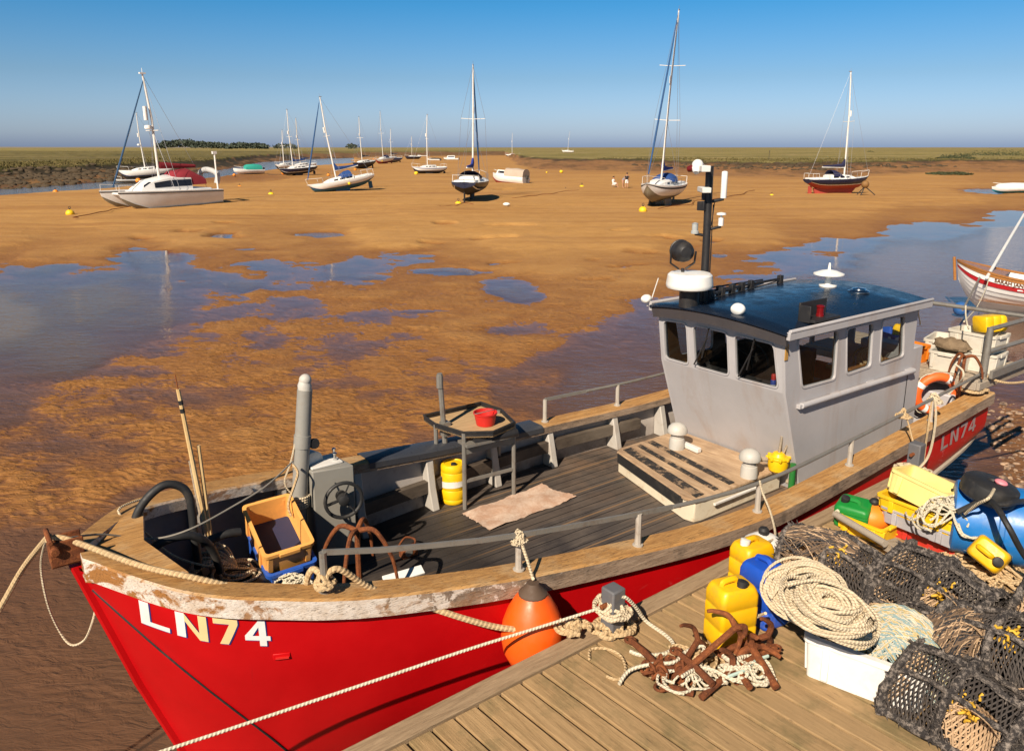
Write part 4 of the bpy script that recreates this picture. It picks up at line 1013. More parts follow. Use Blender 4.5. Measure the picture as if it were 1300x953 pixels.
mb = MB(); pts = [M @ Vector((.165 * math.cos(a * PI / 14), .165 * math.sin(a * PI / 14), 0)) for a in range(28)]; mb.tube(pts, .017, 8, closed=True)
for a in range(3): mb.bar(M @ Vector((0, 0, -.03)), M @ Vector((.16 * math.cos(a * 2.09 + 1.2), .16 * math.sin(a * 2.09 + 1.2), 0)), .035, .012)
mb.lathe([(.05, -.12), (.05, .02), (.03, .03)], 12, M); mb.build('hand_wheel', M_RUB, hbx)
mb = MB(); mb.lathe([(.12, -.05), (.12, .05)], 18, Matrix.Translation((cx_ - .1, cy_ + .04, 2.195)) @ Euler((R(90), 0, R(20))).to_matrix().to_4x4(), arc=PI); mb.box((cx_, cy_, 2.2), (.3, .24, .02)); mb.build('drum_cover', M_OFFW, hbx, bevel=.006)
mb = MB()
for dx, dy in ((.1, -.06), (.14, .05)): mb.lathe([(.02, 0), (.012, .07), (.02, .09), (.001, .1)], 8, Matrix.Translation((cx_ + dx, cy_ + dy, 2.19)))
mb.build_split('valve', M_CHROME, hbx)
pb, pt_ = ly(381, 586, .86), ly(388, 473, .86); pb.z = DECK; pb.x -= .11
mb = MB(); mb.tube([pb, pt_.lerp(pb, .08), ], [.074, .066], 14); mb.tube([pt_.lerp(pb, .36), pt_.lerp(pb, .30)], .076, 14); gp = mb.build('gallows_post', paint('post_grey', (.27, .26, .235), .5, (.2, .15, .1), .5, 6, .2), boat)
mb = MB(); mb.lathe([(.058, -.02), (.062, .04), (.045, .08), (.001, .10)], 12, Matrix.Translation(pt_.lerp(pb, .08))); mb.sphere(tuple(pt_.lerp(pb, .035)), .055, 14, 9); mb.build('post_cap', M_VENT, gp)
mb = MB(); mb.tube(spline([pt_.lerp(pb, .1), pt_.lerp(pb, .4) + Vector((-.09, 0, 0)), pt_.lerp(pb, .52) + Vector((-.14, .02, 0)), pt_.lerp(pb, .6) + Vector((-.05, 0, 0))], 6), .008, 5)
for k in range(5): mb.tube([pt_.lerp(pb, .60 + .012 * k) + Vector((.086 * math.cos(a * .45), .086 * math.sin(a * .45), 0)) for a in range(14)], .012, 5, closed=True)
mb.build('post_lashing', M_ROPEP, gp)
mb = MB(); a = pt_.lerp(pb, .35); mb.lathe([(.045, -.02), (.05, 0), (.045, .02)], 12, Matrix.Translation(a + Vector((.10, -.03, 0))) @ Euler((R(90), 0, 0)).to_matrix().to_4x4()); mb.build('pulley', M_RUB, gp)
# hauling table over the far rail -------------------------------
tz = 2.07
P = [Vector((3.66, 1.45, tz)), Vector((3.76, 1.03, tz)), Vector((4.02, .86, tz)), Vector((4.38, .96, tz)), Vector((4.52, 1.40, tz)), Vector((4.48, 1.75, tz)), Vector((3.7, 1.75, tz))]
tb = MB(); tb.prism([(p.x, p.y) for p in P], tz - .05, tz - .035); tbl = tb.build('sorting_table', wood('table_ply', (.34, .22, .11), (.50, .34, .18), crack=.3), boat)
mb = MB(); pts = spline(P + [P[0]], 4)
pts = P + [P[0]]; mb.loft([[(p.x, p.y, tz - .05), (p.x, p.y, tz + .010)] for p in pts]); mb.tube([p + Vector((0, 0, .012)) for p in pts], .014, 6); mb.build('table_rim', M_BLK, tbl)
for g in ((3.77, 1.04), (4.40, 1.0), (3.68, 1.46), (4.50, 1.42)):
    mb = MB(); mb.tube([(g[0], g[1], DECK), (g[0], g[1], tz)], .024, 8); mb.build('table_leg', M_STEEL, tbl)
mb = MB(); mb.bar((3.77, 1.04, 1.52), (4.40, 1.0, 1.52), .03, .03); mb.bar((3.77, 1.04, 1.86), (4.40, 1.0, 1.86), .03, .06); mb.bar((3.75, 1.04, 1.95), (4.4, 1.0, 1.95), .2, .03); mb.build_split('table_brace', M_STEEL, tbl)
mb = MB(); mb.tube([(3.86, .99, 1.96), (4.38, .92, 1.98)], .045, 10); mb.build('table_roller', M_BLK, tbl)
a, b = ly(565, 540, 1.44), ly(558, 474, 1.44); mb = MB(); mb.tube([(a.x, 1.44, 1.75), (b.x, 1.44, b.z)], .03, 8); mb.box((a.x, 1.44, 2.0), (.09, .09, .16)); mb.tube([(b.x, 1.44, b.z - .16), (b.x, 1.44, b.z - .02)], .038, 8); mb.build('light_pole', M_STEEL, boat)
# stern platform and frame ---------------------------------------
mb = MB(); 
for k in range(8): mb.box((10.2 + k * .175, -.1, 2.06), (.16, 2.5, .04))
mb.bar((10.1, -1.35, 2.0), (10.1, 1.15, 2.0), .05, .10); mb.bar((11.5, -1.35, 2.0), (11.5, 1.15, 2.0), .05, .10); mb.bar((10.1, -1.36, 2.0), (11.55, -1.36, 2.0), .05, .10); mb.bar((10.1, 1.16, 2.0), (11.55, 1.16, 2.0), .05, .10)
sp = mb.build('stern_platform', M_WGREY, boat, bevel=.006)
for (x_, y_) in ((10.36, -1.31), (10.36, 1.2), (11.5, -1.38), (11.5, 1.2)):
    mb = MB(); mb.tube([(x_, y_, 1.75 if x_ < 11 else 1.98), (x_, y_, 2.74)], .04, 10); mb.build('platform_post', M_STEEL, sp)
mb = MB()
for zz in (2.72, 2.42): mb.tube([(10.36, -1.31, zz), (11.5, -1.38, zz + .02), (12.6, -1.3, zz)], .032, 8)
mb.tube([(10.36, 1.2, 2.72), (11.5, 1.2, 2.72)], .03, 8); mb.tube([(11.5, -1.38, 2.74), (11.5, 1.2, 2.72)], .03, 8); mb.tube([(9.36, -.9, 3.13), (10.36, .1, 2.92), (11.5, 1.2, 2.73)], .028, 8); mb.tube([(10.36, 1.2, 2.72), (9.4, .9, 3.1)], .024, 8)
mb.bar((10.3, -1.42, 2.14), (12.7, -1.40, 2.14), .04, .10); mb.bar((11.5, -1.42, 1.90), (12.7, -1.40, 1.98), .04, .10)
mb.build_split('platform_rail', M_STEEL, sp)
mb = MB(); mb.box((10.28, -.6, 1.55), (.5, 1.0, .55)); mb.build('stern_locker', M_GREYP, boat, bevel=.02)

# registration LN74 on both quarters ------------------------------
def strip(a, b, wa): 
    a, b = Vector(a), Vector(b); d = (b - a).normalized(); n_ = Vector((-d.y, d.x)) * wa / 2
    return [tuple(a - n_), tuple(b - n_), tuple(b + n_), tuple(a + n_)]
GL = {'L': [[(0, 0), (.2, 0), (.2, 1), (0, 1)], [(.2, 0), (.62, 0), (.62, .2), (.2, .2)]],
      'N': [[(0, 0), (.2, 0), (.2, 1), (0, 1)], [(.2, 1), (.2, .70), (.52, .0), (.52, .30)], [(.52, 0), (.72, 0), (.72, 1), (.52, 1)]],
      '7': [[(0, 1), (0, .8), (.62, .8), (.62, 1)], [(.40, .8), (.62, .8), (.34, 0), (.12, 0)]],
      '4': [[(.38, 0), (.57, 0), (.57, 1), (.38, 1)], [(0, .22), (.38, .22), (.38, .40), (0, .40)], [(.57, .22), (.68, .22), (.68, .40), (.57, .40)], [(0, .40), (.20, .40), (.40, .78), (.40, 1.0)]]}
def lettering(name, x0, x1, zf, h_, slant, mats, parent, off=.006):
    """flat paint letters following the hull side between x0 and x1"""
    mb = MB(); u = 0; wid = {'L': .62, 'N': .72, '7': .62, '4': .68}; tot = sum(wid.values()) + .16 * 3
    for sh in (1, 0):
        u = 0
        for ch, mi in (('L', 1), ('N', 2), ('7', 2), ('4', 1)):
            for q in GL[ch]:
                nseg = 6
                # subdivide quad so it hugs the curved planking
                A, B_, C_, D_ = [Vector(p) for p in q]
                vs = []
                for i in range(nseg + 1):
                    for j in range(nseg + 1):
                        s_, t_ = i / nseg, j / nseg
                        p = A.lerp(B_, s_).lerp(D_.lerp(C_, s_), t_)
                        uu = (u + p.x + slant * p.y + sh * .035) / tot; x_ = x0 + (x1 - x0) * uu
                        z_ = zf(x_) + (p.y - 1 - sh * .03) * h_
                        y_ = -(yh(x_, z_) + off - sh * .003); vs.append((x_, y_, z_))
                fs = [(i * (nseg + 1) + j, (i + 1) * (nseg + 1) + j, (i + 1) * (nseg + 1) + j + 1, i * (nseg + 1) + j + 1) for i in range(nseg) for j in range(nseg)]
                mb.add(vs, fs, mi=0 if sh else (mi if not (ch == 'N' and q is GL['N'][0]) else 1))
            u += wid[ch] + .16
    return mb.build(name, mats, parent, ang=60)
ML = [paint('letter_blue', (.01, .03, .22), .4), paint('letter_white', (.80, .79, .76), .4, amt=.15), paint('letter_sandlit', (.82, .60, .30), .4, amt=.2)]  # cream copy of the white: warm reflection off the sand painted in
lettering('registration_number', .275, .93, lambda x: Zz(x) - .185, .20, -.05, ML, boat)
MLg = [paint('letter_old_shadow', (.18, .02, .02), .5), paint('letter_old', (.34, .24, .23), .5, amt=.4), ML[1].copy()]
lettering('registration_number', 9.15, 10.15, lambda x: Zz(x) - .24, .20, -.05, [MLg[0], MLg[1], MLg[1]], boat)
g = [yh(1.55, 1.55)]
x_ = .99; z_ = 1.74; sl_ = math.atan2(-(yh(x_ + .05, z_) - yh(x_ - .05, z_)), .10); mb = MB(); mb.box((x_, -yh(x_, z_) - .002, z_), (.11, .014, .045), rot=(0, 0, sl_)); mb.build('drain_plate', M_RED, boat, bevel=.003)
mb = MB(); mb.box((x_, -yh(x_, z_) - .012, z_ - .008), (.085, .014, .012), rot=(0, 0, sl_)); mb.build('drain_lip', M_REDP, boat)

# loose gear aboard: each a thing of its own -----------------------
def B2(l): return tow(l)
def bthing(name, label, cat, l, rz_=0, group=None, rot=None):
    r = (rot[0], rot[1], rot[2] + BA) if rot else (0, 0, rz_ + BA)
    return thing(name, label, cat, tow(l), 0, group, r)
# yellow drum
d = bthing('plastic_drum', 'yellow plastic drum standing on the fishing boat deck beside the table', 'drum', (3.78, 1.28, DECK))
mb = MB(); mb.lathe([(.115, 0), (.13, .015), (.135, .05), (.13, .06), (.135, .07), (.135, .16), (.13, .17), (.135, .18), (.135, .36), (.13, .37), (.135, .38), (.135, .43), (.125, .455), (.10, .46), (.095, .45), (.001, .45)], 28); mb.build('body', M_YEL, d)
mb = MB(); mb.lathe([(.1385, -.035), (.1385, .035)], 28, Matrix.Translation((0, 0, .235)) @ Euler((R(5), R(4), 0)).to_matrix().to_4x4(), caps=False, arc=PI * 1.3); mb.build('label_band', M_OFFW, d, rot=(0, 0, R(150)))
mb = MB(); mb.lathe([(.03, .45), (.03, .475), (.001, .475)], 10, Matrix.Translation((-.03, -.06, 0))); mb.build('bung', M_RUB, d)
# red bucket on the table
d = bthing('bucket', 'red plastic bucket standing on the sorting table', 'bucket', (4.16, 1.2, tz - .034))
mb = MB(); mb.lathe([(.095, 0), (.10, .004), (.125, .13), (.134, .13), (.134, .145), (.122, .145), (.095, .012), (.001, .01)], 26); mb.build('body', M_REDP, d)
mb = MB(); mb.tube([(.13 * math.cos(a * PI / 10), .02 - .05 * math.sin(a * PI / 10), .14 + .02 * math.sin(a * PI / 10)) for a in range(11)], .005, 5); mb.build('handle', M_STEEL, d)
# pale mat
q = [lz(586, 653, DECK), lz(622, 674, DECK), lz(732, 632, DECK), lz(688, 616, DECK)]
mb = MB(); NX = 24; rr = random.Random(3)
vs = []
for i in range(NX + 1):
    for j in range(NX + 1):
        s_, t_ = i / NX, j / NX; p = q[0].lerp(q[1], s_).lerp(q[3].lerp(q[2], s_), t_)
        e = min(s_, 1 - s_, t_, 1 - t_); ed = .02 * (rr.random() - .5) if e < .01 else 0
        vs.append((p.x + ed, p.y + ed, .012 + .012 * math.sin(s_ * 7 + t_ * 5) * math.sin(t_ * 11) + .006 * rr.random() + .02 * (s_ > .9) * t_ * 0))
mb.add([Vector(v) + Vector((0, 0, DECK)) - Vector((4.3, .7, DECK)) for v in vs], [(i * (NX + 1) + j, (i + 1) * (NX + 1) + j, (i + 1) * (NX + 1) + j + 1, i * (NX + 1) + j + 1) for i in range(NX) for j in range(NX)])
t = NT('faded_mat'); n = t.noise(5, 7, .7, .6); n2 = t.noise(40, 4, .6)
mm = t.fin(t.mix(t.ramp(n2, .4, .7, 0, .3), t.mix(t.ramp(n, .35, .62), (.60, .47, .37), (.46, .29, .20)), (.3, .17, .11)), .9, t.bump(n2, .5, .004), spec=.2)
o = mb.build('deck_mat', mm); o.location = tow((4.3, .7, DECK)); o.rotation_euler = (0, 0, BA); tag(o, 'faded pinkish mat lying flat on the dark fishing boat deck', 'mat')
# fish crates by the hauler box
def fish_crate(name, label, loc, rot, size, mat, group=None, lug=True, mat2=None, wall=.02, floor=None):
    d = thing(name, label, 'crate', loc, 0, group, rot)
    L_, W_, H_ = size; a = .93
    mb = MB()
    o0 = rrect(-L_ / 2 * a, -W_ / 2 * a, L_ / 2 * a, W_ / 2 * a, .03, 3); o1 = rrect(-L_ / 2, -W_ / 2, L_ / 2, W_ / 2, .04, 3)
    i1 = rrect(-L_ / 2 + wall, -W_ / 2 + wall, L_ / 2 - wall, W_ / 2 - wall, .03, 3); i0 = rrect((-L_ / 2 + wall) * a, (-W_ / 2 + wall) * a, (L_ / 2 - wall) * a, (W_ / 2 - wall) * a, .025, 3)
    S_ = [[(*p, 0) for p in o0], [(*p, H_ * .86) for p in [(x * .985, y * .985) for x, y in o1]], [(x * 1.03, y * 1.045, H_ * .87) for x, y in o1], [(x * 1.03, y * 1.045, H_) for x, y in o1], [(*p, H_) for p in i1], [(*p, .02) for p in i0]]
    mb.loft(S_, closed=True)
    mb.add([(*p, 0) for p in o0], [tuple(range(len(o0) - 1, -1, -1))]); mb.add([(*p, .02) for p in i0], [tuple(range(len(i0)))])
    mb.build('tub', mat, d, ang=30)
    if floor: mb = MB(); mb.add([(*p, .024) for p in i0], [tuple(range(len(i0)))]); mb.build('floor_lining', floor, d)
    mb = MB()
    for sx in (-1, 1):
        mb.box((sx * L_ * .515, 0, H_ * .90), (.022, W_ * .42, H_ * .16))
        for sy in (-1, 1): mb.box((sx * L_ * .475, sy * W_ * .38, H_ * .5), (.03, .045, H_ * .72), rot=(0, sx * .07, 0))
    for sy in (-1, 1):
        for k in (-1, 1): mb.box((k * L_ * .30, sy * W_ * .485, H_ * .45), (.045, .03, H_ * .75))
    mb.build_split('moulded_rib', mat2 or mat, d, bevel=.005)
    return d
cdir = R(86)
M_OCR = paint('orange_crate', (.80, .34, .03), .5, (.40, .17, .05), .55, 6, .1); M_OCR2 = paint('pale_orange_crate', (.82, .40, .10), .5, (.42, .20, .07), .5, 6, .1)
cb = lz(345, 735, 1.3)
fish_crate('fish_crate', 'lower orange fish crate on the deck beneath the blue one', tow((1.58, .62, DECK)), (0, 0, BA + cdir), (.62, .40, .24), M_OCR)
fish_crate('fish_crate', 'blue fish crate stacked under the tilted pale orange crate', tow((1.57, .57, DECK + .27)), (R(-3), R(-14), BA + cdir), (.64, .41, .26), M_BLUP)
fish_crate('fish_crate', 'pale orange fish crate tilted in the blue crate by the grey hauler box', tow((1.55, .56, DECK + .50)), (R(-3), R(-18), BA + cdir), (.64, .41, .24), M_OCR2, floor=flat('floor_navy', (.02, .022, .06), .7))
# tyre with a coil of pale rope
def coil(mb, c, r0, r1, turns, h_, rad, seed, n=18, sq=1.0, M=None, jit=.12):
    rr = random.Random(seed); pts = []
    for k in range(turns * n):
        a = 2 * PI * k / n; tt = k / (turns * n)
        if k % n == 0: q = rr.uniform(0, 1); ox, oy = rr.uniform(-jit, jit) * r1, rr.uniform(-jit, jit) * r1; zz = rr.uniform(0, h_)
        r_ = r0 + (r1 - r0) * q
        pts.append(Vector((c[0] + ox + r_ * math.cos(a), c[1] + oy + r_ * math.sin(a) * sq, c[2] + zz + rr.uniform(-.3, .3) * rad)))
    # smooth jumps between turns
    for _ in range(3): pts = [pts[0]] + [(pts[i - 1] + pts[i] * 2 + pts[i + 1]) / 4 for i in range(1, len(pts) - 1)] + [pts[-1]]
    mb.tube(pts, rad, 6, M=M)
ty = lz(305, 730, 1.3)
d = bthing('tyre', 'black tyre fender lying on the foredeck under a pale rope coil', 'tyre', (*lz(303, 742, 1.52)[:2], 1.422))
mb = MB(); mb.lathe([(.20 + .09 * math.cos(a * PI / 6), .10 + .10 * math.sin(a * PI / 6)) for a in range(13)], 28, caps=False); mb.build('casing', M_RUB, d)
mb = MB(); coil(mb, (0, 0, 0), .12, .24, 9, .12, .012, 4)
rr = random.Random(8)
for k in range(16):
    a = rr.uniform(1.6, 3.2); mb.tube(spline([(0, 0, .12), (.15 * math.cos(a), .15 * math.sin(a), .20 + rr.uniform(0, .05)), (.32 * math.cos(a), .32 * math.sin(a), .17 + rr.uniform(0, .06)), (.42 * math.cos(a), .42 * math.sin(a), .03)], 4), .010, 5)
tag(mb.build('rope_coil', M_ROPEP, loc=tow((*lz(303, 736, 1.56)[:2], 1.55)), rot=(0, 0, BA)), 'small pale rope coil heaped on the black tyre on the foredeck', 'rope')
# bamboo poles in the bow
for i, (a, b, r_, lb) in enumerate((((226, 494), (262, 672), .022, 'long bamboo pole with dark bands standing in the bow'), ((252, 565), (267, 678), .020, 'short pale pole standing in the bow right of the others'), ((241, 585), (256, 660), .016, 'thin brown pole half hidden behind the long bamboo in the bow'))):
    A_, B_ = ly(*a, .72), ly(*b, .66); B_ = B_ + (B_ - A_).normalized() * ((B_.z - DECK - .03) / max(.2, (A_ - B_).normalized().z)) * 1
    mb = MB(); base = tow(B_); pts = [Vector((0, 0, 0)).lerp(tow(A_) - base, k / 9) for k in range(10)]
    mb.tube(pts, [r_ * (1.1 - .35 * k / 9) for k in range(10)], 8)
    o = mb.build('pole', wood('bamboo', (.50, .33, .14), (.66, .47, .24), grain=(6, 6, 1), crack=.2, rough=.5) if i != 2 else M_WGREY, loc=base); tag(o, lb, 'pole', 'poles in the bow')
    if i == 0:
        mb = MB()
        for q in (.90, .935): mb.tube([Vector((0, 0, 0)).lerp(tow(A_) - base, q), Vector((0, 0, 0)).lerp(tow(A_) - base, q + .018)], r_ * .86, 8)
        mb.build_split('band', M_RUB, o)
        mb = MB(); tp = tow(A_) - base; mb.tube([tp, tp * 1.06], .005, 5); mb.build('tip_spike', M_RUST, o)
# black hoses arching in the bow
mb = MB(); pts = [ly(165, 735, .42), ly(164, 700, .42), ly(175, 650, .42), ly(200, 620, .42), ly(222, 615, .42), ly(240, 630, .40), ly(247, 680, .40), ly(252, 720, .4)]
mb.tube(spline(pts, 8), .032, 10)
pts = [ly(180, 730, .2), ly(190, 700, .2), ly(215, 684, .2), ly(245, 680, .2), ly(268, 695, .25), ly(280, 725, .3)]
mb.tube(spline(pts, 8), .032, 10)
pts = [ly(255, 690, .5), ly(285, 678, .5), ly(305, 675, .5)]; mb.tube(spline(pts, 6), .035, 10)
o = mb.build('hose', M_RUB); o.location = (BX, BY, 0); o.rotation_euler = (0, 0, BA); tag(o, 'black rubber hose arching up in loops inside the bow', 'hose')
# rusty grapnel on the foredeck
def grapnel(name, label, loc, rot, Ls, r_, arms, spread, mat, drop=.30):
    d = thing(name, label, 'anchor', loc, 0, None, rot)
    mb = MB(); mb.tube([(0, 0, 0), (0, 0, Ls)], r_ * 1.1, 8); mb.build('shank', mat, d)
    for k in range(arms):
        a = 2 * PI * k / arms + .5; c, s_ = math.cos(a), math.sin(a)
        mb = MB(); pts = spline([(0, 0, Ls), (c * spread * .45, s_ * spread * .45, Ls + .02), (c * spread * .85, s_ * spread * .85, Ls - drop * .45), (c * spread, s_ * spread, Ls - drop)], 6)
        mb.tube(pts, [r_ * (1.1 - .5 * i / (len(pts) - 1)) for i in range(len(pts))], 8); mb.build('fluke', mat, d)
    return d
g = lz(460, 740, 1.25); gt = lpl(460, 678, 0, g.x)
grapnel('grapnel_anchor', 'rusty four pronged grapnel anchor standing upside down on the foredeck', tow((2.02, .0, DECK)), (R(3), R(-2), BA + .25), .74, .022, 4, .34, M_RUST, .44)
# small shackle block on deck and white board
d = bthing('snatch_block', 'small rusty shackle block lying on the dark fishing boat deck', 'block', (2.78, .52, DECK)); mb = MB(); mb.box((0, 0, .05), (.16, .09, .09)); mb.tube(spline([(.05, 0, .06), (.12, .08, .1), (.05, .14, .12), (-.06, .08, .09)], 5), .012, 6); mb.build('shell', M_RUST, d, bevel=.01); mb = MB(); mb.lathe([(.04, -.05), (.03, 0), (.04, .05)], 12, Matrix.Translation((-.02, 0, .06)) @ Euler((R(90), 0, 0)).to_matrix().to_4x4()); mb.build('sheave', M_STEEL, d)
mb = MB(); mb.box((0, 0, .012), (.36, .09, .024)); o = mb.build('board', M_WHITE, loc=tow((2.36, -.15, 1.45)), rot=(R(25), 0, BA - .1), bevel=.004); tag(o, 'short white board leaning inside the near bulwark below the grapnel anchor', 'board')
# in the wheelhouse
mb = MB(); mb.lathe([(.03, 0), (.03, .16), (.014, .18)], 12); o = mb.build('spray_can', paint('can_blue', (.02, .06, .35), .3), loc=tow((6.84, -.56, 2.327)), rot=(0, 0, BA)); tag(o, 'blue and white spray can with red top behind the near front window', 'can')
mb = MB(); mb.lathe([(.0305, .05), (.0305, .11)], 12, caps=False); mb.build('paper_label', M_WHITE, o); mb = MB(); mb.lathe([(.026, .165), (.026, .22), (.02, .23), (.001, .23)], 12); mb.build('cap', M_REDP, o)
mb = MB(); coil(mb, (0, 0, 0), .10, .17, 8, .08, .012, 31); o = mb.build('rope_coil', M_ROPE, loc=tow((6.86, .66, 2.335))); tag(o, 'tan rope coil on the dash behind the far front window', 'rope')
mb = MB(); coil(mb, (0, 0, 0), .10, .2, 10, .1, .013, 33); o = mb.build('rope_coil', M_ROPE, loc=tow((8.75, -.6, 2.40)), rot=(R(50), 0, 0)); tag(o, 'coil of rope on the table behind the rearmost side window', 'rope')
mb = MB(); mb.box((0, 0, .05), (.22, .16, .10)); o = mb.build('paper_box', M_OFFW, loc=tow((6.88, -.76, 2.33)), rot=(0, 0, BA), bevel=.02); tag(o, 'small pale box behind the near corner of the front window', 'box')
# stern gear
M_FISHW = paint('white_fish_box', (.60, .56, .48), .55, (.30, .22, .14), .45, 6, .2)
for i, (x_, y_, z_, r_, lb) in enumerate(((10.48, -.85, 2.085, .1, 'grimy white fish box at the front of the stern platform under a brown sack'), (10.72, -1.05, 2.085, 1.62, 'lower white fish box beside the platform post on the stern'), (10.76, -1.02, 2.33, 1.5, 'upper white fish box on the stern under the yellow can'), (11.1, -.45, 2.085, .2, 'white fish box at the back of the stern platform'))):
    fish_crate('fish_box', lb, tow((x_, y_, z_)), (0, 0, BA + r_), (.62, .42, .26), M_FISHW, 'fish boxes on the stern platform')
def jerrycan(name, label, loc, rot, size, mat, capmat, group=None, cap_at=(.30, 0)):
    """square-shouldered can with a moulded top handle"""
    d = thing(name, label, 'jerrycan', loc, 0, group, rot); W_, D_, H_ = size
    mb = MB(); S_ = []
    for (z_, k, r_) in ((0, .92, .03), (.012, .98, .03), (.03, 1, .03), (H_ * .30, 1, .03), (H_ * .31, .975, .028), (H_ * .34, .975, .028), (H_ * .35, 1, .03), (H_ * .62, 1, .03), (H_ * .63, .975, .028), (H_ * .66, .975, .028), (H_ * .67, 1, .03), (H_ * .82, 1, .035), (H_ * .90, .93, .04), (H_ * .945, .84, .04), (H_ * .955, .76, .04)):
        S_.append([(x, y, z_) for x, y in rrect(-W_ / 2 * k, -D_ / 2 * k, W_ / 2 * k, D_ / 2 * k, r_, 4)])
    mb.loft(S_, closed=True, cap=True)
    mb.build('body', mat, d, ang=50)
    mb = MB(); mb.tube(spline([(-W_ * .30, 0, H_ * .92), (-W_ * .27, 0, H_ * 1.0), (0, 0, H_ * 1.025), (W_ * .10, 0, H_ * .99), (W_ * .14, 0, H_ * .93)], 5), .021, 8); mb.build('handle', mat, d)
    mb = MB(); mb.lathe([(.034, 0), (.034, .02), (.038, .022), (.038, .052), (.03, .056), (.001, .057)], 14, Matrix.Translation((W_ * cap_at[0], D_ * cap_at[1], H_ * .925)) @ Euler((0, R(14), 0)).to_matrix().to_4x4()); mb.build('cap', capmat, d)
    return d
jerrycan('jerrycan', 'yellow jerrycan lying on the upper white fish box at the stern', tow((10.78, -1.0, 2.67)), (R(86), R(8), BA + R(60)), (.28, .22, .34), M_YEL, M_RUB)
jerrycan('jerrycan', 'tall yellow jerrycan hung on a cord behind the wheelhouse', tow((10.35, -.18, 2.20)), (0, R(5), BA + .2), (.28, .20, .40), M_YEL, M_OFFW)
fish_crate('fish_crate', 'blue and white crate behind the wheelhouse on the stern platform', tow((10.42, -.02, 2.25)), (0, 0, BA + 1.2), (.5, .36, .2), M_BLUP, mat2=M_WHITE)
fish_crate('fish_crate', 'orange crate behind the wheelhouse on the stern platform', tow((10.40, -.25, 2.085)), (0, 0, BA + 1.4), (.5, .36, .24), M_ORGP)
mb = MB(); rr = random.Random(5)   # sack
vs = []; NU, NV = 18, 10
mb.sphere((0, 0, .07), 1, NU, NV, (.27, .18, .09)); mb.v = [tuple(Vector(v) * (1 + .10 * math.sin(v[0] * 31 + v[1] * 23) + .06 * rr.uniform(-1, 1))) for v in mb.v]
t = NT('sacking'); n = t.noise(18, 6, .7); o = mb.build('sack', t.fin(t.mix(n, (.14, .095, .06), (.30, .22, .14)), .95, t.bump(n, 1, .02), spec=.1), loc=tow((10.44, -.85, 2.33)), rot=(0, 0, BA + 1.2)); tag(o, 'crumpled brown sack lying on the grimy white fish box', 'sack')
lb_ = lx(1190, 497, 10.02)
d = bthing('lifebuoy', 'orange lifebuoy propped against the grey locker at the stern', 'lifebuoy', (9.98, lb_.y, lb_.z - .02), rot=(0, R(82), R(52)))
mb = MB(); mb.lathe([(.245 + .058 * math.cos(a * PI / 6), .058 * math.sin(a * PI / 6)) for a in range(13)], 32, caps=False); mb.build('ring', paint('buoy_orange', (.85, .13, .02), .5), d)
mb = MB()
for a in range(4):
    for k in range(1): mb.tube([Matrix.Rotation(a * PI / 2 + .4 + q * .06, 4, 'Z') @ Vector((.245, 0, 0)) for q in range(5)], .0612, 12, caps=False)
mb.build_split('reflective_band', M_WHITE, d)
mb = MB(); mb.tube([(.32 * math.cos(a * PI / 16) * (1 + .03 * math.cos(a * 2)), .32 * math.sin(a * PI / 16) * (1 + .03 * math.cos(a * 2)), 0) for a in range(32)], .007, 5, closed=True); mb.build('grab_line', M_ROPEW, d)
an = lx(1208, 525, 9.9)
grapnel('grapnel_anchor', 'rusty grapnel anchor standing against the stern platform by the lifebuoy', tow((9.95, an.y - .02, DECK + .2)), (R(2), R(3), BA + .6), .98, .020, 3, .24, M_RUST, .26)
# ---------------------------------------------------------------- the jetty and the gear on it
JZ = 1.62
JO = at(616, 862, JZ); JA = R(38.0)
E1 = Vector((math.cos(JA), math.sin(JA), 0)); E2 = Vector((math.sin(JA), -math.cos(JA), 0))
def js(v): d = v - JO; return d.dot(E1), d.dot(E2)
def J(px, py, dz=0.0): return at(px, py, JZ + dz)
S1 = js(J(1170, 598))[0]
jet = thing('jetty', 'weathered timber jetty beside the red fishing boat, heaped with pots and ropes', 'jetty', (JO.x, JO.y, JZ), JA)
t = NT('jetty_plank')
inf = t.new('ShaderNodeObjectInfo'); off = t.new('ShaderNodeVectorMath', operation='ADD'); cmb = t.new('ShaderNodeCombineXYZ')
t.lk(t.math('MULTIPLY', inf.outputs['Random'], 37.), cmb.inputs[0]); t.lk(t.co, off.inputs[0]); t.lk(cmb.outputs[0], off.inputs[1]); t.co = off.outputs[0]
g = t.noise(2.0, 9, .68, .6, t.map((16, 1.1, 16))); g2 = t.noise(7, 6, .72, .3, t.map((13, 1.0, 13))); bg_ = t.noise(2.3, 6, .65)
col = t.mix(t.ramp(g, .3, .7), (.25, .160, .075), (.44, .29, .145))
col = t.mix(t.math('MULTIPLY', inf.outputs['Random'], .4), col, (.27, .185, .10))
col = t.mix(t.ramp(bg_, .50, .66, 0, .65), col, (.12, .105, .048)); col = t.mix(t.ramp(g2, .58, .74, 0, .75), col, (.045, .033, .024))
M_PLANK = t.fin(col, .85, t.bump(g2, .6, .006, t.bump(g, .4, .006)), spec=.2)
JW = 2.9; s = -2.2; rr = random.Random(2); k = 0
skew = math.tan(R(-4))
while s < S1 - .16:
    wd = .148 + rr.uniform(-.006, .006); gap = .016 + rr.uniform(0, .008)
    # plank local: x along jetty, y = -across
    mb = MB(); y0 = -.165
    mb.prism([(s, y0), (s + wd, y0), (s + wd + .12, -JW), (s + .12, -JW)], -.045, rr.uniform(-.004, .003))
    mb.build('plank', M_PLANK, jet, bevel=.006); s += wd + gap
M_EDGE = wood('edge_timber', (.20, .135, .078), (.38, .27, .165), crack=.7)
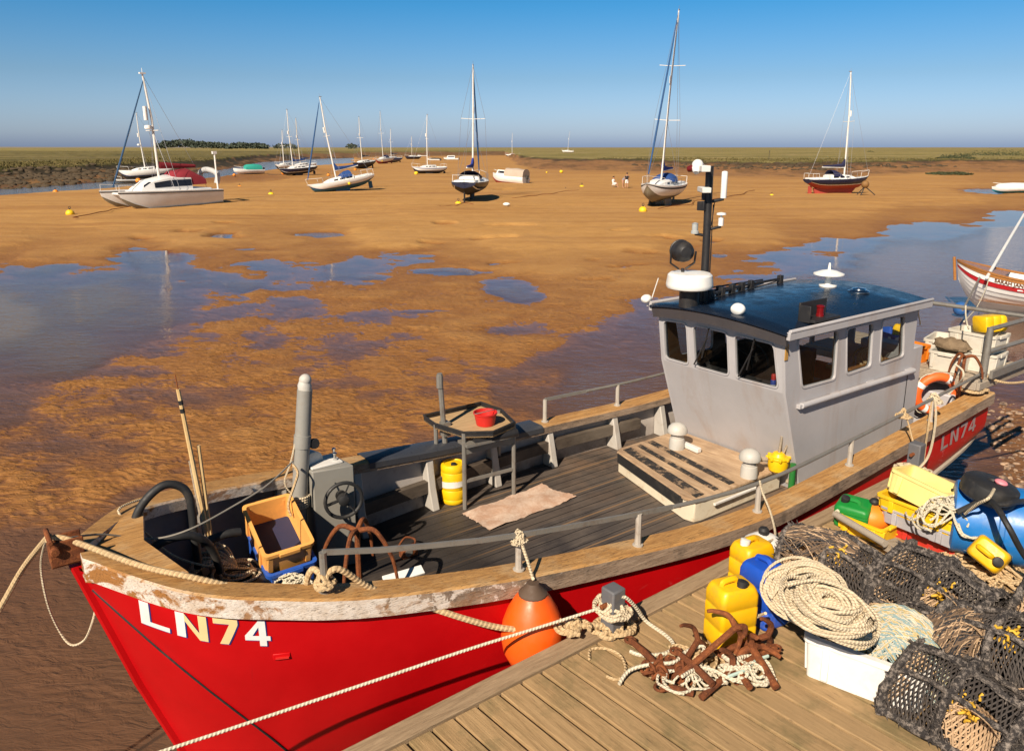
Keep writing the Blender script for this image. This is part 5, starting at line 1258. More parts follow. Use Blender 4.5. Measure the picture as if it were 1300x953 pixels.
for a, b in ((-2.2, 1.1), (1.106, 4.1), (4.106, S1)):
    mb = MB(); mb.box(((a + b) / 2, -.075, -.018), (b - a, .15, .05)); mb.build('edge_board', M_EDGE, jet, bevel=.006)
mb = MB(); mb.box(((S1 - 2.2) / 2, -.06, -.17), (S1 + 2.2, .06, .24)); mb.build('fascia', M_WGREY, jet, bevel=.006)
mb = MB(); mb.box((S1 - .06, -JW / 2 - .05, -.02), (.15, JW - .1, .05)); mb.build('edge_board', M_EDGE, jet, bevel=.006)
for s_ in (-1.5, .3, 2.1, 3.9, S1 - .3):
    for q in (-.25, -JW + .3):
        mb = MB(); mb.tube([(s_, q, -2.2), (s_, q, -.06)], .11, 12); mb.build('pile', M_OLDW, jet)
M_BOLL = paint('bollard_grey', (.115, .115, .125), .6, (.25, .18, .12), .45, 8, .3)
def bollard(label, px, py, h_, w_):
    d = thing('bollard', label, 'bollard', J(px, py), JA)
    mb = MB(); mb.box((0, 0, h_ / 2), (w_, w_, h_)); mb.build('post', M_BOLL, d, bevel=.012)
    mb = MB(); mb.box((0, 0, .012), (w_ * 1.35, w_ * 1.35, .024)); mb.build('base_plate', M_BOLL, d, bevel=.004)
    mb = MB(); mb.tube([(-w_ * .95, 0, h_ * .68), (w_ * .95, 0, h_ * .68)], .018, 8); mb.build('cross_pin', M_RUST, d)
    return d
bollard('grey bollard at the jetty edge wound with pale mooring rope', 777, 802, .36, .125)
bollard('grey bollard at the far end of the jetty with a rope round its foot', 1160, 600, .34, .13)

# jerrycans
M_YEL2 = paint('yellow_can', (.80, .45, .004), .42, (.30, .16, .05), .6, 6, .09); M_BLU2 = paint('blue_can', (.012, .075, .46), .4, (.40, .33, .25), .4, 7, .1, wear=((.55, .48, .40), .70)); M_GRN = paint('green_can', (.01, .22, .035), .4, (.25, .22, .12), .45, 6)
jerrycan('jerrycan', 'scuffed yellow jerrycan with a black cap standing nearest the bollard', J(925, 812), (0, 0, R(20)), (.30, .23, .47), M_YEL2, M_RUB, 'jerrycans on the jetty', (.10, -.25))
jerrycan('jerrycan', 'yellow jerrycan with a pale cap behind the other cans on the jetty', J(951, 746), (0, 0, R(28)), (.29, .22, .42), M_YEL2, M_OFFW, 'jerrycans on the jetty', (-.30, 0))
jerrycan('jerrycan', 'blue jerrycan between the yellow cans and the rope coils', J(968, 784), (0, 0, R(-62)), (.31, .25, .46), M_BLU2, M_BLU2, 'jerrycans on the jetty', (.3, 0))
jerrycan('jerrycan', 'green jerrycan lying by the yellow crates on the jetty', J(1084, 664, .02), (R(10), 0, R(-40)), (.30, .25, .24), M_GRN, M_RUB, None, (-.28, -.1))
jerrycan('jerrycan', 'yellow jerrycan leaning against the blue barrel under tangled ropes', J(1258, 704, .14), (R(62), R(25), R(-50)), (.26, .20, .40), M_YEL2, M_RUB, None)

# crates
ya = at(1178, 715, JZ) - at(1097, 680, JZ); YR = math.atan2(ya.y, ya.x)
cc = J(1180, 690)
M_CRR = paint('red_crate', (.50, .03, .02), .5, (.25, .10, .06), .5, 6); M_CRG = paint('grey_crate', (.40, .39, .42), .5, (.25, .2, .15), .4, 6); M_CRY = paint('yellow_crate', (.86, .52, .01), .45, (.45, .25, .05), .35, 6, .06); M_CRC = paint('cream_crate', (.84, .68, .24), .5, (.50, .36, .12), .35, 6, .06)
fish_crate('fish_crate', 'red crate at the bottom of the crate stack on the jetty', cc + Vector((.12, .06, 0)), (0, 0, YR + .10), (.66, .50, .16), M_CRR)
fish_crate('fish_crate', 'grey crate between the red and the yellow crates', cc + Vector((.0, .03, .14)), (0, 0, YR), (.66, .48, .15), M_CRG)
fish_crate('fish_crate', 'yellow crate under the cream crate on the jetty', cc + Vector((-.02, .05, .25)), (0, 0, YR), (.68, .50, .14), M_CRY)
fish_crate('fish_crate', 'pale cream yellow crate tilted on top of the stack beneath white rope', cc + Vector((-.07, .09, .37)), (R(-8), R(7), YR - .02), (.50, .36, .21), M_CRC)
c2 = J(1096, 682)
fish_crate('fish_crate', 'low yellow crate lying behind the lobster pots beside the green jerrycan', c2 + Vector((.09, .10, 0)), (0, 0, YR + .05), (.42, .34, .15), M_CRY)
d = thing('float', 'orange float behind the cream crate and green jerrycan', 'float', J(1108, 655, .12)); mb = MB(); mb.sphere((0, 0, 0), .15, 18, 12, (1.1, 1, .85)); mb.build('ball', M_ORGP, d); mb = MB(); mb.lathe([(.04, .10), (.045, .15), (.03, .17)], 10); mb.build('eye', M_RUB, d)
mb = MB(); bm0 = J(1150, 700) - J(1150, 700)
# beams that edge the pile of pots
def beam(label, a, b, w_, h_, mat, name='beam', dz=0):
    A, B_ = J(*a, dz), J(*b, dz); o_ = (A + B_) / 2; mb = MB(); mb.bar(A - o_, B_ - o_, w_, h_); return tag(mb.build(name, mat, loc=o_, bevel=.008), label, name)
beam('long brown timber lying between the lobster pots and the crates', (1128, 690), (1262, 765), .13, .09, M_WGREY, dz=.10)
A, B_ = J(1060, 652, .14), J(1124, 690, .16); mb = MB(); mb.tube([Vector((0, 0, 0)), (B_ - A) * .5, B_ - A], .032, 10); o = mb.build('pole', M_WGREY, loc=A); tag(o, 'grey wooden pole lying behind the pots with pale twine on its end', 'pole')
mb = MB(); rr = random.Random(12)
for k in range(5): mb.tube([Vector((.04 * math.cos(a), .04 * math.sin(a) * .6 + .005 * k, .04 * math.sin(a))) + Vector((.03 + k * .008, -.02 - k * .005, 0)) for a in [q * .6 for q in range(11)]], .007, 5)
mb.build('twine', M_ROPEW, o)

# blue barrel, black buoy, hoses
M_BARR = paint('barrel_blue', (.012, .16, .48), .42, (.25, .25, .25), .4, 4, .1)
bc = at(1290, 668, 1.97)
d = thing('barrel', 'big blue plastic barrel lying on its side at the right end of the jetty', 'barrel', bc, 0, None, (R(90), 0, R(62)))
mb = MB(); mb.lathe([(.001, -.47), (.27, -.47), (.30, -.455), (.305, -.43), (.30, -.41), (.315, -.25), (.315, -.15), (.325, -.14), (.325, -.11), (.315, -.10), (.32, .10), (.33, .11), (.33, .14), (.32, .15), (.305, .41), (.31, .43), (.30, .455), (.27, .47), (.001, .47)], 36); mb.build('body', M_BARR, d, ang=30)
mb = MB(); mb.lathe([(.05, .47), (.05, .49), (.001, .49)], 14, Matrix.Translation((.15, .08, 0))); mb.build('bung', M_BARR, d)
bb = at(1256, 622, 2.30)
d = thing('tub_float', 'black round float with a pink centre lying on top of the blue barrel', 'float', bb, 0, None, (R(8), R(10), R(20)))
mb = MB(); mb.lathe([(.001, -.09), (.17, -.085), (.205, -.06), (.215, 0), (.205, .06), (.18, .08), (.05, .085), (.04, .07), (.001, .07)], 30); mb.build('drum', M_RUB, d)
mb = MB(); mb.sphere((.05, -.03, .09), .05, 12, 8, (1, 1, .5)); mb.build('plug', paint('pink_plug', (.70, .22, .26), .5), d)
def rope(label, pts, r, mat, n=6, cat='rope', name='rope', group=None, sub=6):
    o_ = pts[0].copy(); mb = MB(); mb.tube(spline([p - o_ for p in pts], sub), r, n); return tag(mb.build(name, mat, loc=o_), label, cat, group)
rope('black hose running across the blue barrel to the right edge', [at(1205, 632, 2.10), at(1240, 628, 2.25), at(1262, 640, 2.32), at(1280, 668, 2.25), at(1300, 704, 2.02), at(1330, 740, 1.75)], .024, M_RUB, 8, 'hose', 'hose')
rope('second black hose draped over the blue barrel behind the float', [at(1170, 628, 1.9), at(1210, 622, 2.1), at(1262, 640, 2.32), at(1300, 636, 2.3), at(1340, 640, 2.2)], .022, M_RUB, 8, 'hose', 'hose')
rope('short black pipe end poking over the tangled white rope', [at(1215, 650, 2.16), at(1240, 638, 2.24), at(1262, 628, 2.30)], .022, M_RUB, 8, 'hose', 'hose')
rope('thin white line tied to the pink plug of the black float', [at(1262, 621, 2.40), at(1255, 632, 2.4), at(1240, 640, 2.30), at(1225, 652, 2.15)], .012, M_ROPEP)

def tangle(name, label, c, rx, ry, h_, n, r, mat, seed, rot=0, cat='rope', loops=(.25, .6), drape=None):
    """heap of loose loops of line"""
    rr = random.Random(seed); mb = MB()
    for k in range(n):
        q = math.sqrt(rr.random()) * .75; a0 = rr.uniform(0, 2 * PI); cx, cy = q * math.cos(a0) * rx, q * math.sin(a0) * ry
        lr = rr.uniform(*loops); e = rr.uniform(.5, 1); th = rr.uniform(0, PI); pts = []; m = 12; st = rr.uniform(0, 6.28); tl = rr.uniform(-.35, .35)
        span = rr.uniform(.6, 1.15) * 2 * PI
        for i in range(m + 1):
            a = st + span * i / m; x_, y_ = lr * rx * math.cos(a), lr * rx * e * math.sin(a)
            X_, Y_ = cx + x_ * math.cos(th) - y_ * math.sin(th), cy + x_ * math.sin(th) + y_ * math.cos(th)
            d2 = min(1, (X_ / rx) ** 2 + (Y_ / ry) ** 2)
            Z_ = r + max(0, h_ * (1 - d2 * .9)) * (.35 + .65 * k / n) + tl * x_ * .35 + rr.uniform(-.01, .01)
            pts.append((X_, Y_, max(r, Z_) if drape is None else Z_ - drape * max(0, d2 - .4)))
        mb.tube(spline(pts, 3), r * rr.uniform(.85, 1.15), 6)
    return tag(mb.build(name, mat, loc=c, rot=(0, 0, rot)), label, cat)
tangle('rope_tangle', 'tangled white rope heaped on the cream crate', at(1210, 648, 2.06), .30, .24, .10, 42, .009, M_ROPEW, 3, drape=.22)
tangle('rope_tangle', 'white rope hanging down the right side of the crate stack', at(1238, 668, 1.92), .15, .20, .10, 16, .010, M_ROPEW, 8, drape=.25)
tangle('rope_tangle', 'loose heap of tan rope right of the red crate', J(1255, 728), .46, .30, .10, 46, .011, M_ROPE, 5)
# ------------------------------------------------ lobster pots
M_WRAP = NT('pot_wrapping'); t = M_WRAP; n = t.noise(30, 6, .75); n2 = t.noise(6, 4, .6)
M_WRAP = t.fin(t.mix(t.ramp(n, .47, .66), t.mix(n2, (.022, .020, .022), (.07, .062, .058)), (.34, .29, .25)), .95, t.bump(n, 1, .02), spec=.1)
M_NET = flat('net_black', (.055, .045, .040), .85); M_NETT = flat('net_tan', (.44, .30, .18), .85); M_NETR = flat('net_rusty', (.20, .10, .045), .85)
M_TWY = flat('twine_yellow', (.62, .36, .03), .7)
def bristly(mb, pts, r, rr, n=7, hairs=5):
    pts = [Vector(p) for p in pts]; m = len(pts)
    mb.tube([p + Vector((rr.uniform(-1, 1), rr.uniform(-1, 1), rr.uniform(-1, 1))) * r * .25 for p in pts], [r * rr.uniform(.75, 1.25) for _ in pts], n)
    for i in range(m - 1):
        for k in range(hairs):
            p = pts[i].lerp(pts[i + 1], rr.random()); d = Vector((rr.gauss(0, 1), rr.gauss(0, 1), rr.gauss(0, 1))).normalized(); q = d.orthogonal().normalized() * r * .28
            mb.add([p + d * r * .7 - q, p + d * r * .7 + q, p + d * r * rr.uniform(1.4, 2.1) + d.cross(q).normalized() * r * .5], [(0, 1, 2)])
def pot_meshes(seed, L_, W_, H_, tan_side):
    rr = random.Random(seed); st = H_ * .42
    def arch(v):    # v 0..1 along the hoop -> (y, z)
        ln1 = st; ln2 = PI * W_ / 2 * .92; T = 2 * ln1 + ln2; s_ = v * T
        if s_ < ln1: return (-W_ / 2, s_)
        if s_ > ln1 + ln2: return (W_ / 2, T - s_)
        a = (s_ - ln1) / ln2 * PI; return (-W_ / 2 * math.cos(a), st + (H_ - st) * math.sin(a))
    out = {}
    hoops = []
    for x in (-L_ / 2, 0, L_ / 2):
        mb = MB(); bristly(mb, [(x, *arch(v)) for v in np.linspace(0, 1, 22)], .028, rr, 7, 9); hoops.append(mb)
    out['hoop'] = hoops
    base = []
    for a, b in (((-L_ / 2, -W_ / 2), (L_ / 2, -W_ / 2)), ((-L_ / 2, W_ / 2), (L_ / 2, W_ / 2)), ((-L_ / 2, -W_ / 2), (-L_ / 2, W_ / 2)), ((L_ / 2, -W_ / 2), (L_ / 2, W_ / 2)), ((0, -W_ / 2), (0, W_ / 2))):
        mb = MB(); bristly(mb, [(a[0] + (b[0] - a[0]) * q, a[1] + (b[1] - a[1]) * q, .02) for q in np.linspace(0, 1, 13)], .028, rr, 7, 9); base.append(mb)
    out['base_bar'] = base
    tops = []
    for v in (.5, .32, .68):
        mb = MB(); y, z_ = arch(v); bristly(mb, [(x, y, z_) for x in np.linspace(-L_ / 2, L_ / 2, 15)], .020 if v != .5 else .024, rr); tops.append(mb)
    out['top_bar'] = tops
    def net(f, nu, nv, r, keep=lambda u, v: True):
        """diamond mesh on the patch f(u, v)"""
        mb = MB()
        for sgn in (1, -1):
            for k in range(-nv, nu + nv):
                run = []
                for j in range(nv + 1):
                    u = (k + sgn * j * .5 + (0 if sgn > 0 else nv * .5)) / nu; v = j / nv
                    if 0 <= u <= 1 and keep(u, v): run.append(f(u + rr.uniform(-.006, .006), v))
                    else:
                        if len(run) > 1: mb.tube(run, r, 4, caps=False)
                        run = []
                if len(run) > 1: mb.tube(run, r, 4, caps=False)
        return mb
    def surf(u, v):
        x = (u - .5) * L_; y, z_ = arch(v); pinch = .035 * math.sin(PI * min(1, abs((u * 2) % 1))) * math.sin(PI * v)
        c = Vector((0, 0, st)); p = Vector((x, y, z_)); d_ = Vector((0, y, z_ - st)); return p - d_.normalized() * pinch if d_.length > .01 else p
    us = .5 + tan_side * .24
    inp = lambda u, v: ((u - us) / .20) ** 2 + ((v - .20) / .17) ** 2 < 1
    out['netting'] = [net(surf, 25, 28, .0052, lambda u, v: not inp(u, v))]
    def dish(u, v):
        p = surf(u, v); q = max(0, 1 - ((u - us) / .20) ** 2 - ((v - .20) / .17) ** 2); return p + Vector((0, .13 * q, -.02 * q))
    out['tan_panel'] = [net(dish, 25, 28, .0062, lambda u, v: ((u - us) / .215) ** 2 + ((v - .20) / .185) ** 2 < 1)]
    def endf(sx, dip):
        def f(u, v):
            y = (u - .5) * W_ * .98; top = st + (H_ - st) * math.sqrt(max(0, 1 - (y / (W_ / 2)) ** 2)); z_ = top * v
            r_ = math.hypot(y / (W_ * .5), (z_ - H_ * .5) / (H_ * .5)); return Vector((sx * (L_ / 2 - dip * max(0, 1 - r_)), y, z_))
        return f
    out['end_net'] = [net(endf(-1, .20), 16, 15, .0045)]
    out['end_net_dark'] = [net(endf(1, .12), 15, 13, .0042)]
    def eye(u, v):   # funnel entrance in the long side
        a = u * 2 * PI; r_ = .17 - .10 * v; x = tan_side * L_ * .25 + r_ * 1.0 * math.cos(a); z_ = H_ * .44 + r_ * math.sin(a) * .95; return Vector((x, -W_ / 2 + .015 + .16 * v, z_))
    out['eye_funnel'] = [net(eye, 26, 9, .0048)]
    mb = MB()
    for k in range(26):
        p = Vector((rr.gauss(L_ * .12, .05), -W_ * .30 + rr.gauss(0, .03), H_ * .72 + rr.gauss(0, .035)))
        d_ = Vector((rr.gauss(0, 1), rr.gauss(0, 1), rr.gauss(0, 1))).normalized() * .022; mb.tube([p - d_, p + d_.orthogonal() * .4, p + d_], .009, 5)
    out['bait_band'] = [mb]
    def warp(p):
        x, y, z_ = p; return (x + .025 * math.sin(z_ * 9 + seed * 2) , y + .030 * math.sin(x * 6 + seed * 1.7) * (z_ / H_), z_ + (.028 * math.sin(x * 8 + seed) + .02 * math.sin(y * 11 + seed * 3)) * min(1, z_ / .12))
    for ms in out.values():
        for m in ms: m.v = [warp(q) for q in m.v]
    mb = MB()
    for k in range(9): mb.box((-L_ / 2 + L_ * (k + .5) / 9, 0, .008), (L_ / 9 * .55, W_, .012))
    out['floor_slat'] = [mb]
    return out
PMAT = {'hoop': M_WRAP, 'base_bar': M_WRAP, 'top_bar': M_WRAP, 'netting': M_NET, 'end_net': M_NETT, 'end_net_dark': M_NET, 'eye_funnel': M_NETT, 'tan_panel': M_NETT, 'bait_band': M_TWY, 'floor_slat': M_OLDW}
def build_pot(seed, tan_side=-1, L_=.66, W_=.46, H_=.40):
    d = thing('lobster_pot', 'x', 'lobster pot', (0, 0, 0), 0, 'lobster pots stacked on the jetty')
    for k, ms in pot_meshes(seed, L_, W_, H_, tan_side).items():
        for m in ms: m.build(k.replace('_dark', ''), PMAT[k], d, smooth=k not in ('floor_slat',), ang=80)
    return d
protos = [build_pot(1, -1), build_pot(2, 1), build_pot(3, -1, .62, .44, .38)]
usedp = set()
def pot(i, label, a, b, z_, rot=(0, 0), L_=.66, W_=.46, flip=False):
    """front bottom edge seen from a to b at height z_"""
    A, B_ = at(*a, z_), at(*b, z_); d_ = (B_ - A); d_.z = 0; d_.normalize(); n_ = Vector((-d_.y, d_.x, 0))
    c = A + d_ * L_ / 2 + n_ * W_ / 2
    p = protos[i]
    if i in usedp:
        p = protos[i].copy(); COL.objects.link(p)
        for ch in list(protos[i].children): q = ch.copy(); COL.objects.link(q); q.parent = p
    usedp.add(i)
    p.location = c; p.rotation_euler = (rot[0], rot[1], math.atan2(d_.y, d_.x) + (PI if flip else 0)); p['label'] = label
    return p
pot(0, 'dark wrapped lobster pot nearest the fishing boat, behind the rope coils', (985, 738), (1075, 776), 1.76, (R(-3), R(2)))
pot(1, 'dark wrapped lobster pot in the middle of the pile between crates and rope coils', (1100, 766), (1192, 814), 1.86, (R(-4), R(3)))
pot(2, 'lobster pot underneath the middle one, right of the white box', (1082, 812), (1185, 870), JZ + .02)
pot(0, 'lobster pot at the lower right with pale mesh facing the white box', (1182, 842), (1262, 890), 1.80, (R(-6), R(-5)))
pot(2, 'lobster pot at the right edge above the lower ones', (1258, 800), (1330, 838), 1.92, (R(-8), R(12)))
pot(1, 'lobster pot in the front row low at the bottom edge beside the white box', (1120, 905), (1225, 965), JZ + .02)
pot(2, 'lobster pot at the bottom right corner of the pile', (1262, 925), (1370, 985), JZ + .02)
M_NETD = [flat('net_heap_black', (.03, .028, .03), .9), flat('net_heap_brown', (.14, .09, .055), .9), M_NETT]
# white polystyrene box with net and the coils on it
wa = at(1016, 857, JZ); wl = at(966, 806, JZ + .0)
wr_ = at(1140, 905, JZ); dW = (wr_ - wa).normalized(); WR = math.atan2(dW.y, dW.x)
BXC = wa + dW * .36 + Vector((-dW.y, dW.x, 0)) * .235
fish_crate('fish_box', 'clean white box full of net and rope coils at the front of the jetty', BXC, (0, 0, WR), (.72, .46, .30), M_WHITE, wall=.03)
M_NETB = [flat('net_twine_white', (.50, .45, .35), .8), flat('net_twine_teal', (.20, .29, .30), .8), flat('net_twine_yellow', (.44, .34, .15), .8)]
def net_heap(label, c, rx, ry, h_, n, seed, rot, mats=M_NETB):
    rr = random.Random(seed); mbs = MB()
    for k in range(n):
        v0 = rr.uniform(-1, 1); ph = rr.uniform(0, 6); pts = []
        for i in range(13):
            u = -1 + 2 * i / 12; y = v0 + .22 * math.sin(u * 3.2 + ph) + rr.uniform(-.03, .03); d2 = min(1, u * u * .8 + y * y * .8)
            pts.append((u * rx, y * ry, h_ * (1 - d2) * (.82 + .18 * rr.random()) - .30 * max(0, abs(y) - .80) - .5 * max(0, u - .7)))
        mbs.tube(pts, rr.uniform(.0028, .0050), 4, mi=rr.choice((0, 0, 1, 1, 2)), caps=False)
    return tag(mbs.build('net_heap', mats, loc=c, rot=rot), label, 'net')
net_heap('bundle of pale blue and white netting bulging over the white box', BXC + Vector((0, 0, .27)) + dW * .14 + Vector((-dW.y, dW.x, 0)) * .09, .33, .20, .26, 620, 2, (0, 0, WR))
net_heap('yellowish netting draped over the left corner of the white box', BXC + Vector((0, 0, .28)) - dW * .25 + Vector((-dW.y, dW.x, 0)) * .06, .16, .22, .14, 90, 9, (0, 0, WR + 1.1), [flat('net_ochre', (.50, .38, .14), .8), flat('net_pale', (.55, .50, .40), .8), M_NETB[1]])
def big_coil(label, c, r0, r1, n, rad, seed, rot, mat, hh):
    rr = random.Random(seed); mb = MB()
    for k in range(n):
        q = rr.random(); r_ = r0 + (r1 - r0) * q; ox, oy = rr.gauss(0, .028), rr.gauss(0, .028); z0 = hh * (1 - abs(q - .45) * 1.4) * rr.uniform(.4, 1); m = 26; p1, p2 = rr.uniform(0, 6), rr.uniform(0, 6)
        mb.tube([(ox + (r_ + .012 * math.sin(2 * a + p1)) * math.cos(a), oy + (r_ + .012 * math.sin(2 * a + p1)) * .80 * math.sin(a), z0 + .022 * math.sin(2 * a + p2) + .012 * math.sin(3 * a + p1)) for a in [2 * PI * i / m for i in range(m)]], rad, 6, closed=True)
    mb.tube(spline([(r1 * .9, 0, hh), (r1 * .3, .1, hh + .02), (-r1 * .4, .05, hh + .03), (-r1 * .9, -.1, hh)], 5), rad, 6)
    return tag(mb.build('rope_coil', mat, loc=c, rot=rot), label, 'rope')
big_coil('tan rope coil leaning upright behind the flat one over the white box', at(1022, 752, 2.10), .13, .235, 30, .010, 4, (R(38), R(-6), R(-20)), M_ROPEP, .10)
big_coil('large pale rope coil lying on the nets over the white box', at(1050, 778, 2.20), .07, .28, 46, .011, 5, (R(6), R(12), WR), M_ROPEP, .13)

net_heap('dark net stuffed between the middle lobster pot and the white box', at(1098, 808, 1.80), .34, .20, .16, 200, 71, (0, R(-8), R(-25)), M_NETD)
net_heap('dark net and weed lying over the lobster pots at the right edge', at(1225, 800, 2.02), .30, .22, .14, 200, 72, (0, 0, R(20)), M_NETD)
net_heap('dark net draped over the lobster pot nearest the fishing boat', at(1052, 690, 2.12), .30, .14, .10, 140, 73, (0, R(6), R(-32)), M_NETD)
tangle('rope_tangle', 'fuzzy black rope ends straggling over the lobster pots', at(1165, 792, 1.98), .34, .22, .10, 26, .012, M_WRAP, 74, drape=.1)
# rusty anchors and the ropes in front
mA = rust('rust_dark', (.17, .055, .022), (.07, .026, .014), (.30, .12, .04))
def rod(label, a, b, za, zb, r_, seed, flukes=True):
    A, B_ = J(*a, za), J(*b, zb); d_ = B_ - A; q = Vector((0, 0, 1)).rotation_difference(d_.normalized())
    return grapnel('grapnel_anchor', label, A, q.to_euler(), d_.length, r_ * .8, 3 if seed % 2 else 2, .19, M_RUST if seed % 2 else mA, .07)
rod('rusty grapnel anchor lying with its shank pointing up at the near yellow jerrycan', (862, 858), (934, 796), .10, .30, .026, 1)
rod('rusty grapnel anchor with its shank towards the bollard, ends under ropes', (855, 862), (886, 812), .06, .18, .022, 2)
rod('rusty grapnel anchor lying against the white box and blue jerrycan', (900, 832), (975, 806), .05, .12, .026, 4)
rod('rusty grapnel anchor lying right of the rope tangle before the white box', (985, 872), (955, 822), .08, .16, .030, 5)
rod('dark rusty grapnel anchor lying lowest at the bottom edge of the anchors', (890, 885), (930, 850), .05, .10, .026, 6)
mb = MB(); rr = random.Random(3); p0 = J(850, 858)
for k in range(34):
    M = Matrix.Translation((rr.uniform(-.16, .16), rr.uniform(-.07, .07), rr.uniform(.02, .09))) @ Euler((rr.uniform(0, 3), rr.uniform(0, 3), rr.uniform(0, 3))).to_matrix().to_4x4()
    mb.tube([M @ Vector((.05 * math.cos(a), .03 * math.sin(a), 0)) for a in [i * PI / 6 for i in range(12)]], .011, 6, closed=True)
tag(mb.build('chain', M_RUST, loc=p0), 'heap of rusty chain at the foot of the anchors', 'chain')
rope('pale rope looping from the bollard over the boards to the rusty anchors', [J(776, 772, .18), J(790, 757, .30), J(805, 768, .2), J(820, 788, .04), J(845, 806, .02), J(855, 818, .02), J(845, 829, .02), J(815, 831, .02), J(800, 826, .02)], .014, M_ROPEW)
rope('thin tan rope loop lying on the boards left of the anchors', [J(748, 836, .012), J(750, 824, .012), J(770, 823, .012), J(788, 832, .012), J(794, 850, .012), J(785, 862, .012), J(770, 858, .012)], .010, M_ROPE)
rope('white rope running over the anchors along the bottom', [J(786, 868, .02), J(800, 850, .06), J(830, 842, .10), J(855, 840, .12), J(872, 826, .13), J(893, 820, .14), J(890, 838, .12), J(889, 862, .10)], .012, M_ROPEW)
rope('cream rope crossing from the anchors to the white box', [J(866, 858, .14), J(885, 848, .13), J(905, 850, .13), J(930, 862, .10), J(960, 868, .06), J(985, 862, .03)], .012, M_ROPEW)
rope('twisted cream rope lying in front of the blue jerrycan', [J(918, 832, .12), J(928, 838, .12), J(945, 833, .10), J(962, 834, .08), J(975, 842, .05), J(982, 858, .03)], .015, M_ROPEW)
rope('pale teal rope curving over the anchors before the white box', [J(925, 858, .12), J(945, 850, .12), J(960, 838, .11), J(975, 832, .10)], .011, paint('rope_teal', (.45, .58, .52), .8))
tangle('rope_tangle', 'knotted pale rope ends among the rusty anchors', J(880, 862, .06), .20, .10, .06, 16, .008, M_ROPEW, 22)
rope('short white line by the blue jerrycan bending to the box', [J(946, 800, .1), J(952, 790, .16), J(962, 782, .2), J(972, 778, .28)], .011, M_ROPEP)
# fenders and mooring lines ---------------------------------------
ft = tow((2.64, -(Bb(2.64) + .12), 1.90))
d = thing('fender', 'large orange pear shaped fender hanging between the red hull and the jetty', 'fender', ft + Vector((.0, .0, -.30)), BA)
mb = MB(); mb.lathe([(.001, -.335), (.10, -.32), (.17, -.265), (.216, -.17), (.232, -.06), (.22, .05), (.185, .15), (.135, .24), (.095, .29), (.08, .31)], 32); mb.build('body', paint('fender_orange', (.84, .105, .006), .42, (.30, .12, .05), .3, 4, .06), d)
mb = MB(); mb.lathe([(.105, .265), (.105, .29), (.075, .32), (.055, .345), (.045, .37), (.001, .37)], 20); mb.build('neck', paint('fender_neck', (.09, .055, .035), .7), d)
rp_ = tow((2.69, -(Bb(2.69) - .12), Zz(2.69) + RZ))
rope('frayed pale line tying the orange fender to the guard rail', [rp_ + Vector((.0, .02, .02)), rp_ + Vector((.02, -.03, -.05)), tow((2.70, -(Bb(2.7) - .02), Zz(2.7) + .10)), tow((2.71, -(Bb(2.7) + .03), Zz(2.7) - .02)), ft + Vector((.0, .0, .10))], .012, M_ROPEP)
tangle('rope_tangle', 'frayed pale lashing knotted on the guard rail above the orange fender', rp_ + Vector((0, 0, -.06)), .05, .05, .10, 14, .007, M_ROPEP, 31, loops=(.5, 1.0))
d = thing('fender', 'grubby white fender hanging by the jetty above the yellow jerrycans', 'fender', at(968, 693, 1.78), 0)
mb = MB(); mb.sphere((0, 0, 0), .15, 20, 12, (1.15, .85, .8)); mb.v = [tuple(Vector(v) * (1 + .05 * math.sin(v[0] * 40) * math.sin(v[2] * 33))) for v in mb.v]; mb.build('body', M_OFFW, d); mb = MB(); mb.lathe([(.04, .10), (.045, .15), (.03, .17)], 10); mb.build('neck', M_RUB, d)
rope('thin line from the guard rail down to the grubby white fender', [tow((5.31, -(Bb(5.3) - .12), Zz(5.3) + RZ + .02)), at(968, 625, 1.98), at(978, 650, 1.90), at(984, 680, 1.86), at(972, 688, 1.9)], .010, M_ROPEP)
BP = tow((1.28, -(Bb(1.28) - .12), Zz(1.28) + .10))
bo = J(777, 802)
rope('thick laid mooring rope from the bow rail post across to the bollard', [BP, at(430, 722, 2.30), at(470, 746, 2.10), at(520, 762, 1.95), at(590, 785, 1.80), at(640, 797, 1.70), at(700, 800, 1.66), at(742, 794, 1.70), bo + Vector((0, 0, .05))], .022, M_ROPE, 8, sub=10)
tangle('rope_tangle', 'tan rope turns knotted on the foremost guard rail post', BP + Vector((0, 0, -.06)), .055, .055, .10, 9, .014, M_ROPE, 33, loops=(.6, 1.0))
rope('tan rope tail looping beside the foremost guard rail post', [BP, at(398, 722, 2.28), at(390, 735, 2.2), at(391, 752, 2.1), at(402, 757, 2.05)], .022, M_ROPE, 8)
tangle('rope_tangle', 'pale rope turns wound round the near bollard', bo + Vector((0, 0, .17)), .10, .10, .13, 12, .014, M_ROPEP, 35, loops=(.75, 1.0))
tangle('rope_tangle', 'tan rope turns round the foot of the near bollard', bo + Vector((0, 0, .02)), .11, .11, .04, 7, .015, M_ROPE, 36, loops=(.8, 1.05))
tangle('rope_tangle', 'thick knot in the mooring rope short of the bollard', at(725, 797, 1.68), .10, .04, .05, 10, .016, M_ROPE, 37, loops=(.4, .9))
rope('taut white mooring rope running from the bollard to the lower left', [bo + Vector((-.02, 0, .22)), at(700, 791, 1.78), at(600, 822, 1.72), at(480, 862, 1.66), at(300, 922, 1.58), at(100, 990, 1.5), at(-150, 1090, 1.1), at(-420, 1210, .3), at(-520, 1260, -.05)], .0105, M_ROPEW, 8)
tangle('rope_tangle', 'rope turns lashed round the foot of the far bollard', J(1158, 598, .03), .12, .12, .07, 12, .014, M_ROPEP, 38, loops=(.7, 1.0))
sp1 = tow((8.93, -(Bb(8.9) - .12), Zz(8.9) + RZ))
